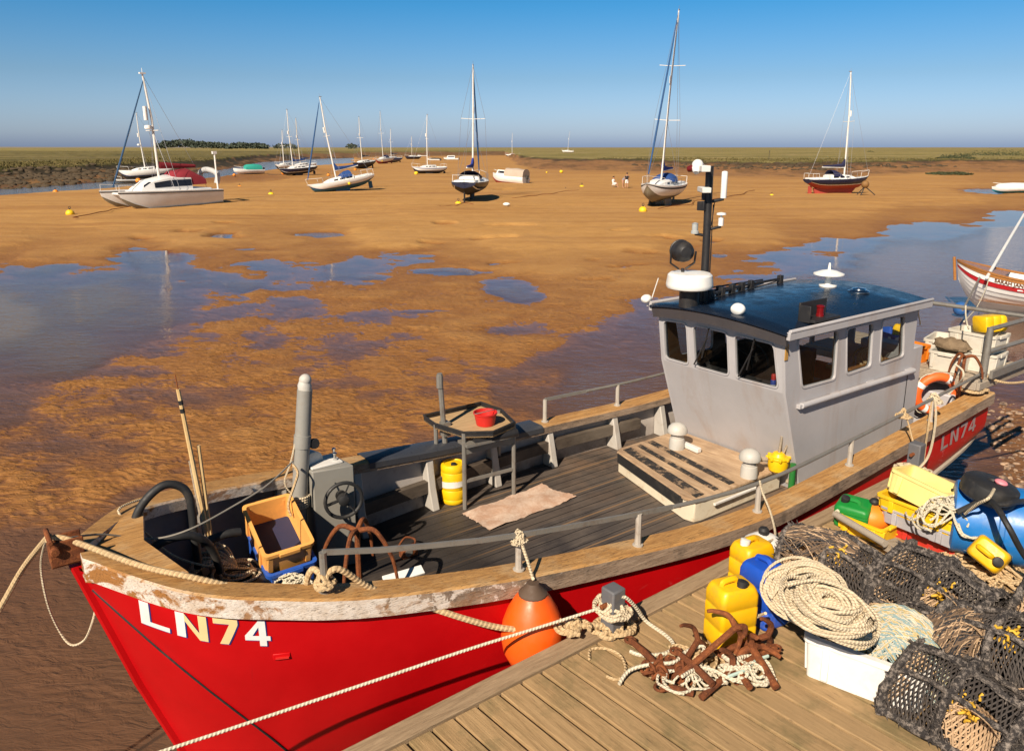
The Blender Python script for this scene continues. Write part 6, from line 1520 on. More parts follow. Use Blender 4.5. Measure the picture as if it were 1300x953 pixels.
rope('pale rope from the after guard rail down to the far bollard', [sp1 + Vector((0, 0, .02)), at(1188, 530, 1.95), at(1184, 560, 1.85), at(1178, 580, 1.78), at(1168, 593, 1.72), J(1160, 598, .08)], .014, M_ROPEP)
rope('second rope hanging from the after guard rail beside the first', [sp1 + Vector((-.03, 0, .0)), at(1178, 545, 1.85), at(1175, 565, 1.8), at(1172, 590, 1.72)], .012, M_ROPE)
tangle('rope_tangle', 'pale turns of rope on the after guard rail post', sp1 + Vector((0, 0, -.06)), .07, .07, .12, 14, .011, M_ROPEP, 39, loops=(.6, 1.0))
tangle('rope_tangle', 'tan lashing on the guard rail beside the wheelhouse', tow((8.15, -(Bb(8.15) - .12), Zz(8.15) + RZ - .05)), .07, .06, .10, 14, .009, M_ROPE, 40, loops=(.5, 1.0))
rope('thin knotted cord hanging from the rail beside the wheelhouse', [tow((8.15, -(Bb(8.15) - .10), Zz(8.15) + RZ)), at(1154, 540, 1.95), at(1158, 556, 1.85), at(1164, 575, 1.72)], .009, M_ROPE)
rope('white cord holding the tall yellow jerrycan to the wheelhouse roof', [tow((9.40, -.88, 3.14)), at(1166, 395, 2.95), at(1168, 408, 2.75), at(1168, 412, 2.68)], .010, M_ROPEW)
rope('white cord from the stern rail to the yellow jerrycan on the fish box', [at(1226, 388, 2.95), at(1226, 400, 2.85), at(1228, 412, 2.78), at(1230, 418, 2.72)], .010, M_ROPEW)
rope('tan stern rope stretching right from the platform post', [tow((10.4, -1.33, 2.08)), at(1280, 486, 2.0), at(1340, 484, 1.9), at(1500, 496, 1.4), at(1700, 520, .5), at(1780, 530, 0.0)], .016, M_ROPE, 8)
tangle('rope_tangle', 'tan rope bundle tied at the stern below the platform post', tow((10.25, -1.25, 1.90)), .16, .12, .16, 22, .012, M_ROPE, 44, loops=(.4, .9))
rope('white cord lashing across the grimy white fish box', [at(1212, 462, 2.36), at(1222, 470, 2.30), at(1222, 480, 2.20), at(1212, 492, 2.0), at(1205, 500, 1.95)], .012, M_ROPEW)
# ropes at the bow
bf = tow((-.05, 0, 2.50))
rope('laid mooring rope running from the bow roller along the cap rail', [bf + Vector((-.12, 0, -.02)), bf, tow((.30, -.42, Zz(.3) + .03)), tow((.55, -.68, Zz(.55) + .03)), tow((.85, -.80, Zz(.85) - .05))], .020, M_ROPE, 8)
rope('mooring rope leading from the bow roller out of the picture to the left', [bf + Vector((-.10, 0, .02)), at(30, 720, 2.15), at(0, 772, 1.85), at(-90, 930, 1.2), at(-170, 1090, .5), at(-230, 1200, -.05)], .020, M_ROPE, 8)
shadow_pts = [tow((x, -(yh(x, z) + .008), z)) for x, z in ((.06, 2.12), (.20, 1.95), (.36, 1.75), (.54, 1.52), (.72, 1.28), (.92, 1.0), (1.1, .72))]  # black strip along the planking stands in for the mooring rope's cast shadow
rope('thin black strip on the red bow standing in for the mooring rope shadow', shadow_pts, .007, M_RUB, 6)
for i, (a, b, za, zb, lb) in enumerate((((838, 848), (800, 812), .05, .05, 'rusty iron bar lying flat left of the anchors'), ((930, 850), (985, 822), .06, .10, 'rusty iron bar lying right of the near yellow jerrycan'), ((905, 868), (858, 826), .12, .14, 'rusty iron bar lying crosswise on top of the anchors'), ((952, 872), (918, 830), .10, .08, 'rusty iron bar beneath the cream rope by the white box'), ((880, 880), (838, 872), .04, .05, 'rusty iron bar lowest of all near the jetty boards'))):
    A, B_ = J(*a, za), J(*b, zb); mb = MB(); mb.tube([Vector((0, 0, 0)), (B_ - A) * .5 + Vector((0, 0, .01)), B_ - A], [.022, .024, .02], 8); mb.tube([(B_ - A) + Vector((.035 * math.cos(q * .6), .035 * math.sin(q * .6), 0)) for q in range(10)], .010, 6); tag(mb.build('iron_bar', M_RUST if i % 2 else mA, loc=A), lb, 'iron bar', 'rusty iron on the jetty')
tangle('rope_tangle', 'loose white rope loops lying over the anchors by the white box', J(945, 856, .08), .17, .11, .05, 12, .010, M_ROPEW, 61)
tangle('rope_tangle', 'tan rope loops at the foot of the near yellow jerrycan', J(882, 838, .03), .20, .12, .06, 12, .010, M_ROPE, 62)
rope('slack thin line hanging in a loop from the bow to the red stem', [bf + Vector((-.12, 0, 0)), at(52, 718, 2.2), at(60, 765, 1.9), at(75, 800, 1.65), at(90, 818, 1.55), at(107, 812, 1.6), at(117, 790, 1.75), at(123, 765, 1.85)], .008, M_ROPEP)
rope('thin pale line from the far bow rail across the foredeck to the crates', [tow((.62, Bb(.62) - .1, Zz(.62) + .015)), at(150, 648, 2.36), at(185, 676, 2.15), at(220, 705, 1.95), at(268, 719, 1.80), at(330, 722, 1.6), at(356, 730, 1.5)], .009, M_ROPEP)
rope('thin grey line from the bow up to the hauler post', [bf, at(130, 678, 2.40), at(190, 684, 2.25), at(240, 672, 2.3), at(300, 640, 2.35), at(340, 615, 2.4), at(372, 585, 2.45)], .007, flat('line_grey', (.22, .20, .17), .8))
tangle('rope_tangle', 'tangle of thin pale line in front of the orange crates on the foredeck', tow((*lz(372, 735, 1.60)[:2], 1.50)), .20, .14, .14, 24, .007, M_ROPEW, 51)
rope('pale rope lashed round the top of the grey hauler box', [at(372, 590, 2.30), at(378, 600, 2.25), at(374, 615, 2.15), at(366, 640, 2.0), at(370, 655, 1.9)], .012, M_ROPE)
# ---------------------------------------------------------------- boats aground on the flats
M_NAVY = paint('hull_navy', (.010, .012, .035), .3, (.08, .07, .06), .3, 1.5, .03); M_GELW = paint('hull_white', (.74, .73, .71), .32, (.40, .33, .25), .22, 1.2, .03)
M_GELB = paint('boot_blue', (.02, .06, .22), .4); M_AFR = paint('antifoul_red', (.38, .055, .035), .7, (.15, .06, .04), .4, 2); M_AFB = paint('antifoul_black', (.035, .032, .03), .75, (.12, .09, .06), .4, 2); M_AFT = paint('antifoul_teal', (.03, .12, .20), .7, amt=.3); M_AFG = paint('antifoul_tan', (.22, .19, .13), .75)
M_ALU = paint('mast_alloy', (.70, .68, .64), .4, amt=.1); M_MASTW = paint('mast_buff', (.60, .53, .42), .45, amt=.1)
M_CVB = paint('canvas_blue', (.010, .035, .26), .85, amt=.1); M_CVN = paint('canvas_navy', (.010, .012, .05), .85, amt=.1); M_CVR = paint('canvas_red', (.22, .012, .022), .85, amt=.1); M_CVL = paint('canvas_bright_blue', (.012, .055, .21), .85, amt=.1); M_CVT = paint('canvas_turquoise', (.02, .30, .24), .8, amt=.1)
M_WIN = paint('dark_glazing', (.02, .02, .025), .12, amt=.0); M_WIRE = flat('wire', (.30, .30, .32), .5, .5); M_GREY2 = paint('inflatable_grey', (.45, .45, .44), .6); M_CVJ = paint('canvas_jib_blue', (.02, .075, .20), .85, amt=.1); M_TAN = paint('tarp_beige', (.42, .34, .27), .85, (.4, .33, .27), .3, 2)
M_BUOYO = paint('buoy_orange_far', (.85, .26, .015), .5, (.30, .15, .05), .4, 4); M_BUOYY = paint('buoy_yellow_far', (.85, .55, .01), .5, (.30, .2, .05), .4, 4)
def yacht(label, px, py, head, L_, B_, hull, boot, anti, draft=.75, fb=1.0, heel=0, pitch=0, mast=None, cover=None, hood=None, furl=None, keel='fin', stripe=None, cabin=True, mastmat=None, spread=1, dist=None, bow_over=.10, fend=None, rudder=True, radar=False, group='boats aground on the sand', name='sailing_yacht', cat='yacht', zoff=0.0):
    """a sailing yacht sitting on the sand; x forward, z from the keel's foot"""
    loc = at(px, py, 0)
    if dist: loc = Vector(((px - CXP) / FPX * (dist * CT + EYE * ST), dist, zoff))
    root = thing(name, label, cat, loc, 0, group, Euler((R(heel), R(-pitch), R(head)), 'XYZ'))
    cb = draft                              # bottom of the canoe body
    def hb(u): # half breadth, u -1 stern .. 1 bow
        return B_ / 2 * (1 - max(0, (u + .15) / 1.15) ** 2.3) ** .8 if u > -.15 else B_ / 2 * (1 - .32 * ((-.15 - u) / .85) ** 2)
    def sheer(u): return cb + fb * (1 + .16 * max(0, u) ** 2 + .03 * u * u)
    def bot(u): return cb - .12 * (1 - u * u) + (.55 * fb * max(0, (abs(u + .0) - .55) / .45) ** 2 if u < 0 else fb * .95 * max(0, (u - .6) / .4) ** 2.0)
    U = [-1, -.9, -.75, -.5, -.25, 0, .25, .45, .6, .72, .82, .9, .96, 1.0]; NTt = 9
    def sec(u, sd, t0, t1, n, off=0):
        out = []
        for i in range(n + 1):
            t_ = t0 + (t1 - t0) * i / n; b = max(.02, hb(u)); z0, z1 = bot(u), sheer(u)
            out.append((u * L_ / 2 + (bow_over * L_ * .5 * (t_ - .5) if u > .9 else 0) * (u - .9) * 10, sd * (b * (1 - (1 - t_) ** 2.6) + off), z0 + (z1 - z0) * t_))
        return out
    tw = .40
    top = MB(); und = MB(); stp = MB()
    for sd in (-1, 1):
        top.loft([sec(u, sd, tw, 1, 6) for u in U], flip=sd > 0); und.loft([sec(u, sd, 0, tw, 5) for u in U], flip=sd > 0)
        stp.loft([sec(u, sd, tw, tw + .07, 1, .008) for u in U], flip=sd > 0)
        if stripe: stp_ = MB(); stp_.loft([sec(u, sd, .80, .90, 1, .01) for u in U], flip=sd > 0); stp_.build('sheer_stripe', stripe, root)
    tr = sec(-1, -1, 0, 1, 10) + sec(-1, 1, 0, 1, 10)[::-1]; top.add(tr, [tuple(range(len(tr)))])
    top.build('hull', hull, root, ang=50); und.build('underbody', anti, root, ang=50)
    if boot: stp.build('boot_stripe', boot, root, ang=50)
    dk = MB(); dk.loft([[(u * L_ / 2, -hb(u) * .985, sheer(u) - .03), (u * L_ / 2, 0, sheer(u) + .03), (u * L_ / 2, hb(u) * .985, sheer(u) - .03)] for u in U], flip=True); dk.build('deck', M_WHITE, root)
    z1 = sheer(0)
    if cabin:
        cs = []
        for x, wv, h_ in ((-.18 * L_, .62, .44), (-.17 * L_, .64, .46), (.02 * L_, .60, .46), (.16 * L_, .48, .36), (.24 * L_, .34, .16), (.27 * L_, .28, .02)):
            w_ = B_ / 2 * wv; zz = sheer(x * 2 / L_) - .02; cs.append([(x, -w_, zz), (x, -w_ * .93, zz + h_ * .8), (x, -w_ * .6, zz + h_), (x, w_ * .6, zz + h_), (x, w_ * .93, zz + h_ * .8), (x, w_, zz)])
        c = MB(); c.loft(cs, cap=True, flip=True); co_ = c.build('coachroof', M_WHITE, root, ang=30)
        for sd in (-1, 1):
            w_ = MB()
            for (a, b) in ((-.15, -.06), (-.03, .04), (.07, .13)):
                def wp(x, f): 
                    zz = sheer(x * 2) - .02; ww = B_ / 2 * np.interp(x, [-.17, .02, .16], [.64, .60, .48]); hh = np.interp(x, [-.17, .02, .16], [.46, .46, .36]) * .8
                    return (x * L_, sd * (ww * (1 - .07 * f) + .012), zz + hh * f)
                q = [wp(a, .35), wp(b, .35), wp(b, .8), wp(a, .8)]; w1 = MB(); w1.add(q, [(0, 1, 2, 3) if sd < 0 else (3, 2, 1, 0)]); w1.build('window', M_WIN, co_, smooth=False)
        ck = MB(); ck.box((-.34 * L_, 0, sheer(-.6) + .06), (.28 * L_, B_ * .60, .20)); ck.build('cockpit_coaming', M_WHITE, root, bevel=.05)
    if keel == 'fin':
        k_ = MB(); k_.loft([[(-.06 * L_ + .10, -.07, 0), (.10 * L_, -.06, 0), (.10 * L_, .06, 0), (-.06 * L_ + .1, .07, 0)], [(-.08 * L_, -.09, cb), (.14 * L_, -.07, cb), (.14 * L_, .07, cb), (-.08 * L_, .09, cb)]], closed=True, cap=True); k_.build('keel', anti, root)
    elif keel == 'bilge':
        for sd in (-1, 1):
            k_ = MB(); k_.loft([[(-.06 * L_, sd * B_ * .27 - .05, 0), (.10 * L_, sd * B_ * .27 - .04, 0), (.10 * L_, sd * B_ * .27 + .04, 0), (-.06 * L_, sd * B_ * .27 + .05, 0)], [(-.10 * L_, sd * B_ * .20 - .06, cb + .12), (.14 * L_, sd * B_ * .20 - .05, cb + .12), (.14 * L_, sd * B_ * .20 + .05, cb + .12), (-.10 * L_, sd * B_ * .2 + .06, cb + .12)]], closed=True, cap=True); k_.build('bilge_keel', anti, root)
    elif keel == 'long':
        k_ = MB(); k_.loft([[(-.36 * L_, -.08, 0), (.20 * L_, -.07, 0), (.20 * L_, .07, 0), (-.36 * L_, .08, 0)], [(-.40 * L_, -.12, cb + .05), (.32 * L_, -.06, cb + .05), (.32 * L_, .06, cb + .05), (-.40 * L_, .12, cb + .05)]], closed=True, cap=True); k_.build('keel', anti, root)
    if rudder and keel != 'flat':
        r_ = MB(); r_.box((-.455 * L_, 0, cb * .5 + .15), (.10 * L_ * .6, .06, cb + .25)); r_.build('rudder', anti, root)
    wr = .012
    if mast:
        mh, mx = mast; zb = sheer(mx * 2) + (.42 if cabin else 0); mxx = mx * L_; mm = mastmat or M_ALU
        m_ = MB(); m_.tube([(mxx, 0, zb - .3), (mxx, 0, zb + mh * .6), (mxx - .02 * mh, 0, zb + mh)], [.085, .08, .055], 8); mo = m_.build('mast', mm, root)
        th_ = MB(); th_.box((mxx - .02 * mh - .05, 0, zb + mh + .04), (.30, .06, .08)); th_.tube([(mxx - .02 * mh, 0, zb + mh), (mxx - .02 * mh, 0, zb + mh + .35)], .012, 4); th_.build('masthead', M_WIRE, mo)
        st = MB(); tip = (mxx - .02 * mh, 0, zb + mh)
        for s_ in range(spread):
            f = .52 if spread == 1 else (.36, .68)[s_]; z_ = zb + mh * f; sw = B_ * .36
            sp_ = MB(); sp_.tube([(mxx, -sw, z_ + .05), (mxx, 0, z_), (mxx, sw, z_ + .05)], .028, 5); sp_.build('spreader', mm, mo)
        z_ = zb + mh * (.52 if spread == 1 else .36)
        for sd in (-1, 1):
            st.tube([tip, (mxx, sd * B_ * .36, z_ + .05), (mxx - .1, sd * hb(mx * 2) * .94, sheer(mx * 2))], wr, 4); st.tube([(mxx, 0, z_), (mxx - .4, sd * hb(mx * 2) * .94, sheer(mx * 2))], wr, 4)
        st.tube([tip, (-L_ * .5, 0, sheer(-1))], wr, 4); bowp = (L_ * .5 + .1, 0, sheer(1) + .05)
        if not furl: st.tube([tip, bowp], wr, 4)
        st.build('rigging', M_WIRE, mo)
        if furl:
            f_ = MB(); A, Bq = Vector(tip), Vector(bowp); f_.tube([A.lerp(Bq, .06), A.lerp(Bq, .3), A.lerp(Bq, .75), A.lerp(Bq, .95)], [.035, .07, .085, .05], 7); f_.tube([A, A.lerp(Bq, .06)], wr, 4); f_.build('furled_headsail', furl, mo)
        if cover:
            bl = L_ * .36; c_ = MB(); cs = []
            for q, w_, h_ in ((0, .14, .95), (.05, .14, .75), (.14, .13, .40), (.5, .11, .26), (.95, .07, .16), (1, .03, .08)):
                x = mxx - .05 - bl * q; z0 = zb + .75 + .12 * q; cs.append([(x, w_ * math.cos(a), z0 + h_ * .5 * (1 + math.sin(a)) - .06) for a in [i * PI / 5 for i in range(10)]])
            c_.loft(cs, closed=True, cap=True); bo_ = c_.build('sail_cover', cover, mo)
            b_ = MB(); b_.tube([(mxx, 0, zb + .70), (mxx - bl * 1.05, 0, zb + .80)], .06, 6); b_.build('boom', mm, mo)
        if radar: r_ = MB(); r_.lathe([(.12, -.1), (.22, -.08), (.24, 0), (.2, .14), (.001, .16)], 12, Matrix.Translation((mxx + .3, 0, zb + mh * .42))); r_.tube([(mxx, 0, zb + mh * .41), (mxx + .3, 0, zb + mh * .41)], .04, 5); r_.build('radar', M_WHITE, mo)
        rf = MB(); rf.lathe([(.001, -.3), (.10, -.28), (.10, .28), (.001, .3)], 8, Matrix.Translation((mxx + .16, 0, zb + mh * .60))); rf.build('radar_reflector', M_WHITE, mo)
    if hood:
        zc = sheer(-.3) + .42; h_ = MB(); secs = []
        for x, sc in ((.02 * L_, .1), (-.02 * L_, .62), (-.08 * L_, .95), (-.15 * L_, 1.0)):
            secs.append([(x, B_ * .33 * math.cos(a), zc - .15 + .66 * sc * math.sin(a)) for a in [i * PI / 8 for i in range(9)]])
        h_.loft(secs); h_.build('spray_hood', hood, root)
    rl = MB()
    for sd in (-1, 1):
        rl.tube([(L_ * .30, sd * hb(.6) * .92, sheer(.6)), (L_ * .31, sd * hb(.6) * .92, sheer(.6) + .58), (L_ * .52, 0, sheer(1) + .62)], .018, 5)
    rl.tube([(L_ * .50, 0, sheer(1)), (L_ * .52, 0, sheer(1) + .62)], .018, 5); rl.build('pulpit', M_ALU, root)
    ps = MB(); ps.tube([(-L_ * .40, -hb(-.8) * .95, sheer(-.8) + .58), (-L_ * .49, -hb(-1) * .9, sheer(-1) + .58), (-L_ * .49, hb(-1) * .9, sheer(-1) + .58), (-L_ * .40, hb(-.8) * .95, sheer(-.8) + .58)], .018, 5)
    for x, y in ((-.40, -1), (-.49, -1), (-.49, 1), (-.40, 1)): ps.tube([(x * L_, y * hb(x * 2) * .92, sheer(x * 2)), (x * L_, y * hb(x * 2) * .92, sheer(x * 2) + .58)], .016, 4)
    ps.build('pushpit', M_ALU, root)
    gw = MB()
    for sd in (-1, 1):
        for x in (-.25, -.08, .1, .22): gw.tube([(x * L_, sd * hb(x * 2) * .95, sheer(x * 2)), (x * L_, sd * hb(x * 2) * .95, sheer(x * 2) + .55)], .014, 4)
        gw.tube([(x * L_, sd * hb(x * 2) * .95, sheer(x * 2) + .55) for x in (-.40, -.25, -.08, .1, .22, .30)], .009, 4)
    gw.build('guard_wire', M_WIRE, root)
    if fend:
        f_ = MB(); f_.sphere((fend[0] * L_, fend[1] * (hb(fend[0] * 2) + .1), cb + fb * .55), .16, 10, 8); f_.build('fender', M_BUOYY, root)
    return root
G = 'boats aground on the sand'
yacht('white yacht with blue spray hood and blue furled jib, left of centre', 436, 246.5, 214, 7.4, 2.6, M_GELW, M_GELB, M_AFT, .55, .95, 3, -9, (8.4, .06), M_CVL, M_CVL, M_CVJ, 'bilge', fend=(-.05, 1))
yacht('navy yacht seen from the stern with yellow horseshoe buoy and navy sail cover', 599, 258, 84, 9.2, 3.05, M_NAVY, M_GELW, M_AFB, .95, 1.1, 1.0, 0, (9.6, .05), M_CVB, M_CVN, M_CVJ, 'fin')
yacht('white yacht with black sheer stripe and tall leaning mast behind the yellow buoy', 838, 263.5, 243, 8.6, 3.0, M_GELW, None, M_AFG, .70, 1.25, -3.2, 0, (13.3, .05), M_CVB, M_CVL, M_CVJ, 'bilge', stripe=M_AFB, spread=2)
y18 = yacht('navy yacht with red keel and white mast on the right of the flats', 1062, 249, 12, 7.0, 2.6, M_NAVY, M_GELW, M_AFR, .85, .95, 0, 1.0, (10.2, .10), M_CVN, M_CVN, None, 'long')
yacht('small white yacht with blue stripe and black bottom behind the centre', 545, 222, 205, 6.6, 2.4, M_GELW, M_GELB, M_AFB, .35, 1.0, 0, 0, (9.0, .05), None, None, None, 'bilge', stripe=M_GELB)
yacht('black hulled yacht with blue sail cover beyond the green canopied boat', 379, 223.5, 222, 7.0, 2.6, M_NAVY, M_GELW, M_AFB, .4, 1.0, 0, -4, (9.6, .12), M_CVL, None, None, 'bilge')
yacht('distant yacht with bare buff mast hidden behind the black hulled one', 384, 216.5, 230, 6.8, 2.4, M_GELW, None, M_AFB, .3, .9, 0, -4, (9.5, .05), M_CVL, None, None, 'bilge', mastmat=M_MASTW)
yacht('white yacht half hidden to the left behind the black hulled yacht', 362, 216.5, 240, 5.6, 2.2, M_GELW, None, M_AFB, .3, .9, 0, 0, (7.0, .05), None, None, None, 'bilge')
yacht('dark yacht seen end on between the blue hooded yacht and the far bank', 462, 215.5, 240, 7.0, 2.6, M_NAVY, None, M_AFB, .5, 1.2, 0, -4, (9.5, .05), M_AFB, None, None, 'bilge')
yacht('far white yacht with two yellow buoys on its bow', 488, 209, 245, 8.6, 2.9, M_GELW, None, M_AFR, .5, 1.3, 0, -4, (13.0, .05), None, M_CVN, None, 'bilge', fend=(.3, 1))
yacht('far dark yacht touching the stern of the far white one with yellow buoys', 498, 207.5, 235, 8.0, 2.8, M_GELB, M_GELW, M_AFB, .5, 1.2, 0, 0, (8.5, .05), M_CVN, None, None, 'bilge')
yacht('tiny dark boat with a short buff mast far up the flats', 524, 203, 215, 7.0, 2.6, M_NAVY, None, M_AFB, .2, 1.1, 0, 0, (7.5, .05), None, None, None, 'flat', mastmat=M_MASTW)
yacht('tiny white yacht on the far sand beside the marsh corner', 651, 200, 190, 7.5, 2.6, M_GELW, M_GELB, M_AFB, .4, 1.0, 0, 0, (10.0, .05), None, None, None, 'bilge')
yacht('farthest white yacht standing out above the marsh', 720.5, 194, 175, 6.6, 2.6, M_GELW, None, M_GELW, .2, 1.0, 0, 4, (10.0, .0), None, None, None, 'flat', dist=450, zoff=1.8)
yacht('white motor sailer with raised bow moored in the creek behind the catamaran', 187, 229, 205, 7.6, 2.8, M_GELW, M_GELB, M_AFB, .3, 1.3, 0, -4, (8.0, .0), None, None, None, 'bilge', radar=True)

# catamaran ------------------------------------------------------
c0 = at(208, 265, 0)
cat = thing('catamaran', 'white catamaran with red cockpit tent and blue furled jib on the left', 'catamaran', c0, 0, G, Euler((0, R(1), R(232))))
cat.scale = (1, 1, 1.12)
LC = 8.8
for sd, xo in ((-1, 0), (1, 0)):
    mb = MB(); secs = []
    for u in (-1, -.9, -.6, -.2, .2, .5, .75, .9, 1.0):
        b = .55 * (1 - max(0, u) ** 2.4) + .03; zb = .0 + .55 * max(0, u - .55) / .45 * 1.5 + (.25 * max(0, -u - .7)); zt_ = 1.40 + .12 * u
        x = u * LC / 2; secs.append([(x - .35 * (u > .8) * (u - .8) * 5, sd * 1.55 - b * .25, zb), (x - .15 * (u > .8) * (u - .8) * 5, sd * 1.55 - b * .8, zb + (zt_ - zb) * .4), (x, sd * 1.55 - b, zt_), (x, sd * 1.55 + b, zt_), (x - .15 * (u > .8) * (u - .8) * 5, sd * 1.55 + b * .8, zb + (zt_ - zb) * .4), (x - .35 * (u > .8) * (u - .8) * 5, sd * 1.55 + b * .25, zb)])
    mb.loft(secs, closed=True, cap=True); mb.build('hull', M_GELW, cat, ang=40)
    mb = MB(); mb.loft([[(p[2][0], sd * 1.55 + (p[2][1] - sd * 1.55) * 1.02, p[2][2] - .16), (p[2][0], sd * 1.55 + (p[2][1] - sd * 1.55) * 1.02, p[2][2] - .08)] for p in secs]); mb.loft([[(p[3][0], sd * 1.55 + (p[3][1] - sd * 1.55) * 1.02, p[3][2] - .16), (p[3][0], sd * 1.55 + (p[3][1] - sd * 1.55) * 1.02, p[3][2] - .08)] for p in secs]); mb.build('sheer_stripe', M_AFB, cat)
    mb = MB(); secs2 = [[q if i in (0, 5) else (q[0], sd * 1.55 + (q[1] - sd * 1.55) * 1.015, s_[0][2] + .26) for i, q in enumerate(s_) if i in (0, 1, 4, 5)] for s_ in secs]; mb.loft(secs2, closed=True, cap=True); mb.build('antifouling', M_AFG, cat)
mb = MB(); mb.box((-.6, 0, 1.20), (6.2, 3.1, .46)); mb.box((3.4, 0, 1.25), (.2, 3.0, .2)); mb.build('bridge_deck', M_GELW, cat, bevel=.08)
mb = MB(); cs = []
for x, w_, h_ in ((-2.0, 1.45, .75), (-.2, 1.45, .80), (1.2, 1.3, .62), (2.2, 1.1, .15), (2.35, 1.0, .02)):
    cs.append([(x, -w_, 1.40), (x, -w_ * .9, 1.40 + h_ * 1.1), (x, 0, 1.40 + h_ * 1.35), (x, w_ * .9, 1.40 + h_ * 1.1), (x, w_, 1.40)])
mb.loft(cs, cap=True, flip=True); cbn = mb.build('cabin', M_GELW, cat, ang=30)
for sd in (-1, 1):
    for q in ([(-1.95, sd * 1.425, 1.66), (-.2, sd * 1.425, 1.66), (-.2, sd * 1.352, 2.12), (-1.95, sd * 1.352, 2.12)], [(-.15, sd * 1.425, 1.66), (1.2, sd * 1.285, 1.62), (1.2, sd * 1.21, 1.98), (-.15, sd * 1.352, 2.12)]): mb = MB(); mb.add(q, [(0, 1, 2, 3) if sd < 0 else (3, 2, 1, 0)]); mb.build('window', M_WIN, cbn, smooth=False)
mb = MB(); mb.add([(1.35, -1.05, 1.99), (1.35, 1.05, 1.99), (2.05, 1.0, 1.58), (2.05, -1.0, 1.58)], [(3, 2, 1, 0)]); mb.v = [(x + .02, y, z + .05) for x, y, z in mb.v]; mb.build('window', M_WIN, cbn, smooth=False)
mb = MB(); cs = []
for x, w_, h_ in ((-.3, 1.2, .35), (-.9, 1.3, 1.0), (-2.2, 1.35, 1.15), (-3.4, 1.3, .6)):
    cs.append([(x, w_ * math.cos(a), 1.70 + h_ * 1.05 * math.sin(a) ** .7) for a in [i * PI / 8 for i in range(9)]])
mb.loft(cs); mb.build('cockpit_tent', M_CVR, cat)
zb = 2.45; mb = MB(); mb.tube([(.1, 0, zb - .3), (.12, 0, zb + 4), (.45, 0, zb + 7.1)], [.10, .095, .07], 8); mo = mb.build('mast', M_ALU, cat)
mb = MB(); mb.tube([(.2, -1.0, zb + 3.2), (.2, 1.0, zb + 3.2)], .03, 5); mb.build('spreader', M_ALU, mo)
mb = MB(); mb.lathe([(.15, -.1), (.28, -.08), (.30, 0), (.26, .16), (.001, .18)], 12, Matrix.Translation((.5, 0, zb + 3.4))); mb.lathe([(.001, -.5), (.16, -.48), (.16, .48), (.001, .5)], 10, Matrix.Translation((.6, 0, zb + 4.4))); mb.build('radar', M_WHITE, mo)
mb = MB(); mb.box((.45, 0, zb + 7.15), (.5, .2, .10)); mb.tube([(.45, 0, zb + 7.1), (.45, 0, zb + 7.5)], .02, 4); mb.build('masthead', M_WHITE, mo)
A, Bq = Vector((.42, 0, zb + 6.7)), Vector((4.0, 0, 1.75)); mb = MB(); mb.tube([A, A.lerp(Bq, .1), A.lerp(Bq, .8), Bq], [.03, .05, .08, .05], 7); mb.build('furled_headsail', paint('canvas_slate_blue', (.02, .07, .16), .8), mo)
mb = MB(); cs = []
for q, w_, h_ in ((0, .15, .55), (.08, .15, .5), (.5, .13, .36), (1, .09, .24)):
    cs.append([(-.05 - 3.2 * q, w_ * math.cos(a), zb + .45 + h_ * .5 * (1 + math.sin(a))) for a in [i * PI / 5 for i in range(10)]])
mb.loft(cs, closed=True, cap=True); mb.build('sail_cover', M_CVR, mo)
mb = MB()
for sd in (-1, 1): mb.tube([(.42, 0, zb + 6.9), (-.6, sd * 1.9, 1.25)], .014, 4); mb.tube([(.2, 0, zb + 3.3), (-.2, sd * 1.9, 1.25)], .014, 4)
mb.tube([(.42, 0, zb + 7.0), (-4.2, 0, 1.3)], .014, 4); mb.build('rigging', M_WIRE, mo)
mb = MB(); mb.tube(spline([(-4.3, -1.2, 1.9), (-4.45, -1.2, 2.5), (-4.4, 0, 2.7), (-4.45, 1.3, 2.4), (-4.3, 1.35, 1.7)], 6), .22, 10); mb.build('davit_dinghy', M_GREY2, cat)
mb = MB(); mb.tube([(-4.2, 1.6, 1.2), (-4.2, 1.6, 3.9)], .07, 8); mb.box((-4.2, 1.6, 4.0), (.4, .15, .2)); mb.build('stern_post', M_WHITE, cat)
mb = MB()
for y in (-1.55, 1.55): mb.tube([(3.0, y, 1.2), (3.0, y, 1.85), (4.25, y, 1.95), (4.3, y, 1.3)], .022, 5)
mb.build('pulpit', M_ALU, cat)

